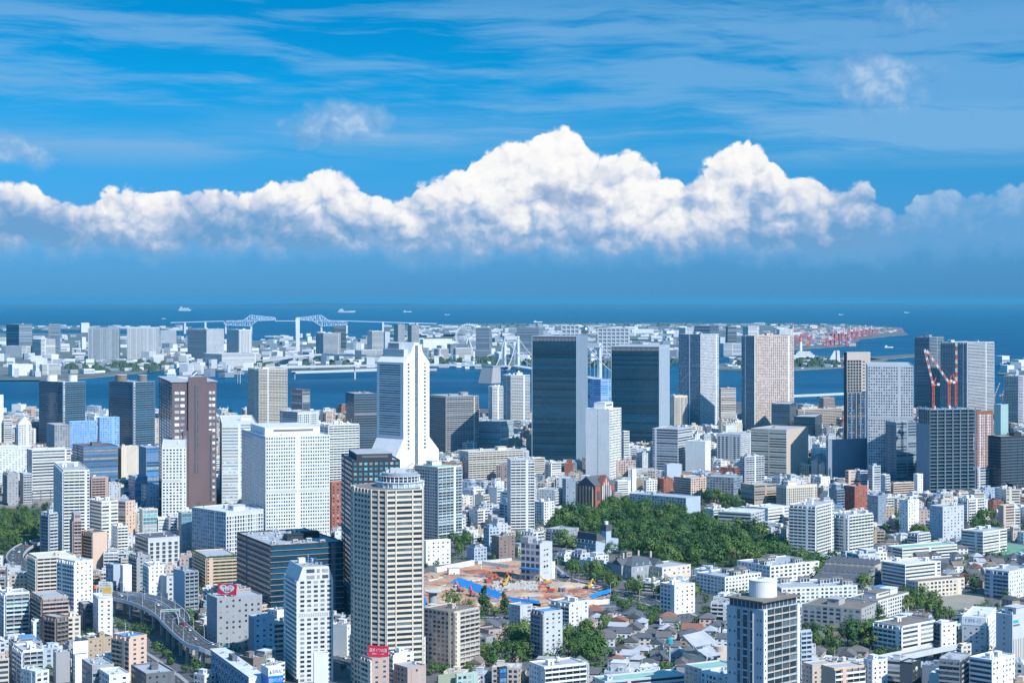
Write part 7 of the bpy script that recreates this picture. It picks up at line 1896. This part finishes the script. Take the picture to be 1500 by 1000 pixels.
RECTS = []      # (cx, cy, radius, corners)
for c, Y, bx, o in FOOT:
    P = [(p[0], p[1]) for p in c]; mx, my = sum(p[0] for p in P) / len(P), sum(p[1] for p in P) / len(P); RECTS.append((mx, my, max(sqrt((p[0] - mx) ** 2 + (p[1] - my) ** 2) for p in P), P))
LINES = [(p.x, p.y, w / 2 + 3) for P, w in ROADS for p in P] + [(p.x, p.y, w) for P, w in ((VP, 11), (VP2, 6), (VP3, 10), (VP4, 7)) for p in P]
SITEP = [[tuple(PX(*q))[:2] for q in poly] for poly in (WOOD, SITE, PARK, RAIL, [(1362, 880), (1405, 866), (1440, 871), (1446, 888), (1400, 893), (1360, 892)], [(1443, 800), (1470, 794), (1500, 800), (1500, 812), (1470, 812)])]
def sat(A, B):
    for P in (A, B):
        for i in range(2):
            dx, dy = P[i + 1][0] - P[i][0], P[i + 1][1] - P[i][1]; n = (-dy, dx)
            a = [q[0] * n[0] + q[1] * n[1] for q in A]; b = [q[0] * n[0] + q[1] * n[1] for q in B]
            if max(a) <= min(b) or max(b) <= min(a): return False
    return True
CELL = {}
def near(cx, cy):
    i, j = int(cx // 80), int(cy // 80)
    for a in (-1, 0, 1):
        for b in (-1, 0, 1): yield from CELL.get((i + a, j + b), ())
def put(R):
    i, j = int(R[0] // 80), int(R[1] // 80); CELL.setdefault((i, j), []).append(R)
BIG = [R for R in RECTS if R[2] > 75]
for R in RECTS: put(R)
for q in LINES: CELL.setdefault((int(q[0] // 80), int(q[1] // 80)), []).append((q[0], q[1], q[2], None))
for x, y, r in TREES: CELL.setdefault((int(x // 80), int(y // 80)), []).append((x, y, r * .8, None))
def free(cx, cy, rad, P):
    for R in list(near(cx, cy)) + BIG:
        d2 = (R[0] - cx) ** 2 + (R[1] - cy) ** 2
        if d2 > (rad + R[2] + 1) ** 2: continue
        if R[3] is None:
            if d2 < (rad * .8 + R[2]) ** 2: return False
        elif sat(P, R[3]) if len(R[3]) == 4 else True: return False
    return not any(inside((cx, cy), q) or any(inside(p, q) for p in P) for q in SITEP)

HOUSES = [[(690, 905), (780, 900), (905, 890), (1000, 905), (1066, 910), (1066, 990), (890, 1000), (700, 1000)], [(1080, 880), (1180, 890), (1175, 930), (1090, 920)], [(1290, 800), (1500, 812), (1500, 900), (1300, 900)], [(1180, 930), (1320, 900), (1330, 960), (1180, 985)]]
FILL = []; HID = []
fr = random.Random(77); Y = 1150.0
while Y < 4050:
    step = 15 + (Y - 1150) * .0062; half = .335 * Y + 60; x = -half + fr.uniform(0, step)
    while x < half:
        cx, cy = x + fr.uniform(-.3, .3) * step, Y + fr.uniform(-.4, .4) * step; x += step * fr.uniform(.75, 1.25)
        px, py = proj((cx, cy, 0))
        if py < WATERLINE + 2: continue
        hs = any(inside((px, py), z) for z in HOUSES); far = max(0, (Y - 2000) / 2000)
        w_, d_ = (fr.uniform(8, 13), fr.uniform(8, 14)) if hs else (fr.uniform(9, 19) * (1 + .5 * far), fr.uniform(9, 18) * (1 + .5 * far))
        th = (0.55 + .5 * sin(cx * .006 + 1) + .4 * cos(cy * .005)) + fr.choice((0, 0, .1, -.1)); th = min(max(th, .15), 1.42)
        u, v = Vector((cos(th), sin(th), 0)), Vector((-sin(th), cos(th), 0)); c0 = Vector((cx, cy, 0))
        P = [c0 - u * w_ / 2 - v * d_ / 2, c0 + u * w_ / 2 - v * d_ / 2, c0 + u * w_ / 2 + v * d_ / 2, c0 - u * w_ / 2 + v * d_ / 2]; PP = [(p.x, p.y) for p in P]; rad = sqrt(w_ * w_ + d_ * d_) / 2
        if not free(cx, cy, rad, PP): continue
        hmax = fr.choice((6, 6.5, 7, 9)) if hs else fr.choice((7, 9, 12, 15, 18, 22, 26, 31)) * (1.0 if px < 620 or py < 760 else .72)
        if 160 < px < 330 and py > 885: hmax = min(hmax, 7.5)
        xs = [proj(p)[0] for p in P]; x0, x1 = int(max(0, min(xs))), int(min(1500, max(xs))); yb = proj(P[0])[1]
        if x1 - x0 < 2:
            HID.append([0, 'low_building', c0, th, w_, d_, hmax, (px, py), P[0].y, P]); put((cx, cy, rad, PP)); continue
        h = hmax; ok = False
        while h >= 5.5:
            yt = HOR + FPX * (CAM_H - h) / P[0].y; y0, y1 = int(max(0, yt)), int(min(1000, yb))
            if y1 > y0:
                s = DEP[y0:y1, x0:x1]; bad = ((s > P[0].y + 8) & (s < 9e8)).mean()
                if bad < .04: ok = True; break
            h -= 2.6
        if not ok: continue
        s = DEP[y0:y1, x0:x1]; vis = float((s > P[0].y).sum())
        if vis < 6:
            HID.append([vis, 'low_building', c0, th, w_, d_, h, (px, py), P[0].y, P]); put((cx, cy, rad, PP)); continue
        paint_rect(x0, yt, x1, yb, P[0].y); FILL.append([vis, 'house' if hs and h < 10 else 'low_building', c0, th, w_, d_, h, (px, (yt + yb) / 2), P[0].y, P]); put((cx, cy, rad, PP))
    Y += step
print('fill', len(FILL), sum(f[1] == 'house' for f in FILL))

NICK = [('dark glass tower with white tanks', 91, 610), ('dark glass tower with grey drums', 192, 610), ('dark brown tower', 275, 650), ('white square-window tower', 255, 710), ('white hotel at the left edge', 10, 690), ('charcoal ribbon office', 140, 680),
        ('tall white balcony tower', 105, 750), ('railway-side park', 35, 770), ('tight highway bend', 40, 815), ('peach dark-roofed block', 136, 805), ('broad white and pale-blue office', 333, 785), ('big white grid office', 420, 710), ('cream flats above the highway bend', 76, 850),
        ('white slab flats', 110, 862), ('brown tiled flats', 75, 910), ('yellow and white billboard', 154, 870), ('peach and white flats', 190, 965), ('elevated highway curve', 240, 915), ('red heart billboard', 335, 880), ('charcoal ribbon-window office', 425, 850), ('slant-topped white tower', 455, 910),
        ('lattice-sided hall', 348, 990), ('big beige tower', 570, 850), ('red lettered sign', 554, 955), ('white stepped skyscraper', 605, 620), ('cream and brown residential tower', 640, 740), ('slim white balcony tower', 765, 725), ('big dark glass tower', 820, 600), ('windowless white slab', 885, 650),
        ('construction site', 740, 850), ('half demolished block', 787, 820), ('gothic brick hall', 872, 725), ('stone mansion', 930, 825), ('cream balcony flats', 660, 940), ('narrow grey tower', 802, 930), ('white stepped flats', 993, 878), ('fan-shaped hall', 1032, 950), ('round tank tower', 1118, 940),
        ('mint-roofed school', 1000, 985), ('lower dark glass tower', 935, 580), ('white grid tower', 1024, 560), ('orange grid tower', 1125, 560), ('pale ribbon office', 985, 660), ('cream and black ribbon office', 1140, 665), ('netted grey box', 1245, 670), ('unfinished steel tower', 1390, 660), ('black office at the right edge', 1480, 680),
        ('twin white balcony towers', 1215, 780), ('deep red brick flats', 1253, 730), ('slim white zigzag tower', 1330, 760), ('pale blue-grey slab flats', 1387, 768), ('L-shaped white school', 1440, 795), ('white stair-tower school', 1335, 845), ('sandy playground', 1400, 880), ('grey stone hall', 1250, 900), ('white hotel with blue lettering', 1434, 935),
        ('rail overpass', 1310, 965), ('dark terraced flats', 1240, 850), ('tan university block', 1110, 728), ('orange-beige university', 1015, 715), ('long pale-blue school wing', 970, 740), ('white modern complex', 1110, 850), ('upper wood', 900, 770), ('lower wood', 1080, 810), ('blue office pair', 140, 635), ('dark grid tower with beige top', 1262, 610), ('white L-shaped roofs by the wood', 1090, 765)]
def rel(px, py):
    best = min(NICK, key=lambda n: (n[1] - px) ** 2 * .8 + (n[2] - py) ** 2 * 1.4); dx, dy = px - best[1], py - best[2]
    w = ('left of' if dx < 0 else 'right of') if abs(dx) > abs(dy) * 1.1 else ('below' if dy > 0 else 'above')
    return '%s the %s' % (w, best[0])

COLW = dict(white='white', offwhite='off-white', cream='cream', beige='beige', lgrey='pale grey', grey='grey', pink='pinkish', brown='brown', lblue='pale blue', brick='brick red', bluegrey='blue-grey', peach='peach', tan='tan')
ROOFW = dict(roofgrey='grey-roofed', roofwhite='white-roofed', roofbrown='brown-roofed', roofgreen='green-roofed', roofblue='blue-roofed', roofslate='slate-roofed', rooftile='dark-tiled', rust='red-tiled', roofdark='dark-roofed')
NUM = {2: 'two', 3: 'three', 4: 'four', 5: 'five', 6: 'six', 7: 'seven', 8: 'eight', 9: 'nine', 10: 'ten'}
class FS: pass
def style(f):
    r = random.Random(int(f[2].x * 31 + f[2].y * 17)); hs = f[1] == 'house'
    c = r.choice(['white'] * 7 + ['offwhite'] * 5 + ['lgrey'] * 5 + ['cream'] * 4 + ['beige'] * 4 + ['grey', 'grey', 'grey', 'pink', 'pink', 'brown', 'brown', 'lblue', 'bluegrey', 'peach', 'tan', 'tan', 'brick']) if not hs else r.choice(['white', 'white', 'cream', 'offwhite', 'lgrey', 'beige', 'peach', 'tan'])
    rc = r.choice(['roofgrey'] * 4 + ['roofwhite'] * 5 + ['roofbrown', 'roofgreen', 'roofblue', 'roofdark', 'roofgrey']) if not hs else r.choice(['roofslate', 'rooftile', 'rooftile', 'roofgrey', 'roofslate', 'roofdark', 'roofbrown', 'roofgrey', 'rooftile', 'rust', 'roofslate'])
    sl, sr = r.choice(['g', 'g', 's4', 'b5', '0', 'r']), r.choice(['g', 'g4', 's4', 'b5', 'b4', 's', 'r'])
    return c, rc, sl, sr, r.choice(['hip', 'gable', 'gable2']), r
def house_parts(b, rb, W, D, H, c, rc, kind, m=None):
    b.box(-W / 2, -D / 2, -.3, W / 2, D / 2, H, wall(c)); rm = roofm(rc)
    if kind == 'hip': hip(rb, -W / 2, -D / 2, W / 2, D / 2, H, min(W, D) * .30, rm, .8)
    else:
        ax = 'x' if kind == 'gable' else 'y'; gable(rb, -W / 2, -D / 2, W / 2, D / 2, H, min(W, D) * .34, rm, .6, ax)
FILL.sort(key=lambda f: -f[0])
keep = {'house': 0, 'low_building': 0}; lim = {'house': 140, 'low_building': 290}; things, rest = [], []
for f in FILL:
    if keep[f[1]] < lim[f[1]]: keep[f[1]] += 1; things.append(f)
    else: rest.append(f)
LAB = {}
for f in things:
    vis, nm, c0, th, W, D, H, pp, Yd, P = f; c, rc, sl, sr, rk, r = style(f); n = max(2, int(round(H / 3.1)))
    face = {'g': 'with even windows', 'b': 'with balconies', 's': 'with sparse windows', 'r': 'with window bands'}[sr[0]]
    lab = ('%s %s house %s' % (COLW[c], ROOFW[rc], rel(*pp))) if nm == 'house' else ('%s %s-storey %s building %s %s' % (COLW[c], NUM.get(n, 'many'), ROOFW[rc], face, rel(*pp)))
    LAB.setdefault(lab, []).append(f); f.append((c, rc, sl, sr, rk, r, n))
ORD = {2: ['nearer', 'farther'], 3: ['nearest', 'middle', 'farthest']}
for lab, fs in LAB.items():
    fs.sort(key=lambda f: f[8])
    for i, f in enumerate(fs):
        l = lab if len(fs) == 1 else ((ORD[len(fs)][i] + ' ' + lab) if len(fs) in ORD else ('%s of several: %s' % (['nearest', 'second nearest', 'third nearest', 'fourth nearest', 'fifth nearest', 'sixth nearest', 'seventh nearest', 'eighth nearest', 'ninth nearest', 'farthest'][min(i, 9)], lab)))
        w = l.split(); f.append(' '.join(w[:16]))
for f in things:
    vis, nm, c0, th, W, D, H, pp, Yd, P, (c, rc, sl, sr, rk, r, n), lab = f
    if nm == 'house':
        root = empty('house', c0, th); tag(root, lab, 'house', 'houses of the low quarter'); b, rb = MB(), MB(); H = min(H, 6.5); house_parts(b, rb, W, D, H, c, rc, rk); b.build('wall', root); rb.build('roof', root); me = window_mesh('dark')
        for F in (Face(W, D, 'R'), Face(W, D, 'L')):
            k = 2 if F.L < 10 else 3
            for i in range(k):
                for z in (.9, 3.7): inst('window', me, root, F.p(F.L * (i + .3) / k, z, 0), F.rz, (F.L / k * .42, .07, 1.3))
    else:
        s = FS(); s.center = c0; s.th = th; s.W, s.D, s.H = W, D, H; s.C = P[0]; s.Y = Yd; s.corners = P; s.box = (0, 0, 0, 0); s.mpp = Yd / FPX * 1.4648
        building(nm, s, c, sl, sr, lab, rc=rc, cap=100, emb=5.5, fh=3.1, kit=None if vis > 60 else 'ma', pent=(r.uniform(.4, .75), r.uniform(.45, .8), r.choice((2.8, 3.0, 5.5))) if r.random() < .4 else None, group='low buildings between the towers')
rest += HID
# the remainder of the quarter, too small or too hidden to be told apart, as one mass
mats = {}
b = MB(); rb = MB()
for f in rest:
    vis, nm, c0, th, W, D, H, pp, Yd, P = f[:10]; c, rc, sl, sr, rk, r = style(f); u, v = Vector((cos(th), sin(th), 0)), Vector((-sin(th), cos(th), 0))
    q = MB(); qr = MB()
    if nm == 'house': house_parts(q, q, W, D, min(H, 6.5), c, rc, rk)
    else:
        q.box(-W / 2, -D / 2, -.3, W / 2, D / 2, H, wall(c)); q.box(-W / 2 + .3, -D / 2 + .3, H, W / 2 - .3, D / 2 - .3, H + .05, roofm(rc)); q.box(-W / 2 + 1, D * .05, H + .05, -W / 2 + 1 + W * .3, D * .4, H + 2.8, wall(c))
        for k in range(3): x = W * (.05 + .12 * k); q.box(x, -D * .3, H + .05, x + 1.2, -D * .3 + 1, H + 1.5, wall('lgrey'))
        g = glass('dark'); n = max(2, int(round(H / 3.1)))
        for F, st in ((Face(W, D, 'R'), sr), (Face(W, D, 'L'), sl)):
            for i in range(n):
                z = H * i / n + .9
                if st[0] in 'rb': F.quad(q, .6, z, F.L - .6, z + 1.4, .05, g)
                elif st[0] in 'gs':
                    k = max(2, int(F.L / 3.4))
                    for j in range(k): F.quad(q, F.L * (j + .2) / k, z, F.L * (j + .75) / k, z + 1.4, .05, g)
                if st[0] == 'b': F.box(q, .2, H * i / n - .1, F.L - .2, H * i / n + .95, .8, 1.0, wall(c))
    off = len(b.v); cs, sn = cos(th), sin(th); b.v += [(c0.x + x * cs - y * sn, c0.y + x * sn + y * cs, z) for x, y, z in q.v]
    mm = [b.mi(m) for m in q.mats]; b.f += [tuple(off + i for i in ff) for ff in q.f]; b.m += [mm[i] for i in q.m]
tag(b.build('crowded_roofs'), 'small crowded buildings filling the gaps between the labelled city blocks', 'buildings', kind='stuff')
# little trees in the gaps
k = 0
gr = random.Random(31); b = MB()
for _ in range(5000):
    px, py = gr.uniform(0, 1500), gr.uniform(700, 995)
    if k > 340: break
    p = PX(px, py)
    if DEP[int(py), int(px)] < p.y - 2 or not free(p.x, p.y, 2.2, [(p.x - 2, p.y - 2), (p.x + 2, p.y - 2), (p.x + 2, p.y + 2), (p.x - 2, p.y + 2)]): continue
    k += 1; s = gr.uniform(2.4, 5.6)
    for _c in range(80):
        d = Vector((gr.gauss(0, 1), gr.gauss(0, 1), gr.gauss(0, .8))).normalized() * s * gr.uniform(.5, 1); c = p + d + Vector((0, 0, s * .9)); e = gr.uniform(.35, .75)
        u = d.orthogonal().normalized(); w_ = d.cross(u).normalized(); b.quad([c - u * e, c + w_ * e, c + u * e, c - w_ * e], LEAF)
tag(b.build('garden_shrubs'), 'small green shrubs filling gardens and gaps between the buildings', 'shrubs', kind='stuff')
print('objects', len(bpy.data.objects))

# ------------------------------------------------------------------ the air over the bay
def haze():
    m = bpy.data.materials.new('haze'); m.use_nodes = True; nt = m.node_tree; nt.nodes.clear(); o = nt.nodes.new('ShaderNodeOutputMaterial'); v = nt.nodes.new('ShaderNodeVolumePrincipled')
    v.inputs['Density'].default_value = HAZE_D; v.inputs['Color'].default_value = (*HAZE_C, 1); nt.links.new(v.outputs[0], o.inputs['Volume'])
    b = MB(); b.box(-90000, -4000, -4.5, 90000, 155000, 330, m); x = b.build('haze'); x['kind'] = 'stuff'
HAZE_D, HAZE_C = 1.75e-5, (.115, .47, .68)
haze()
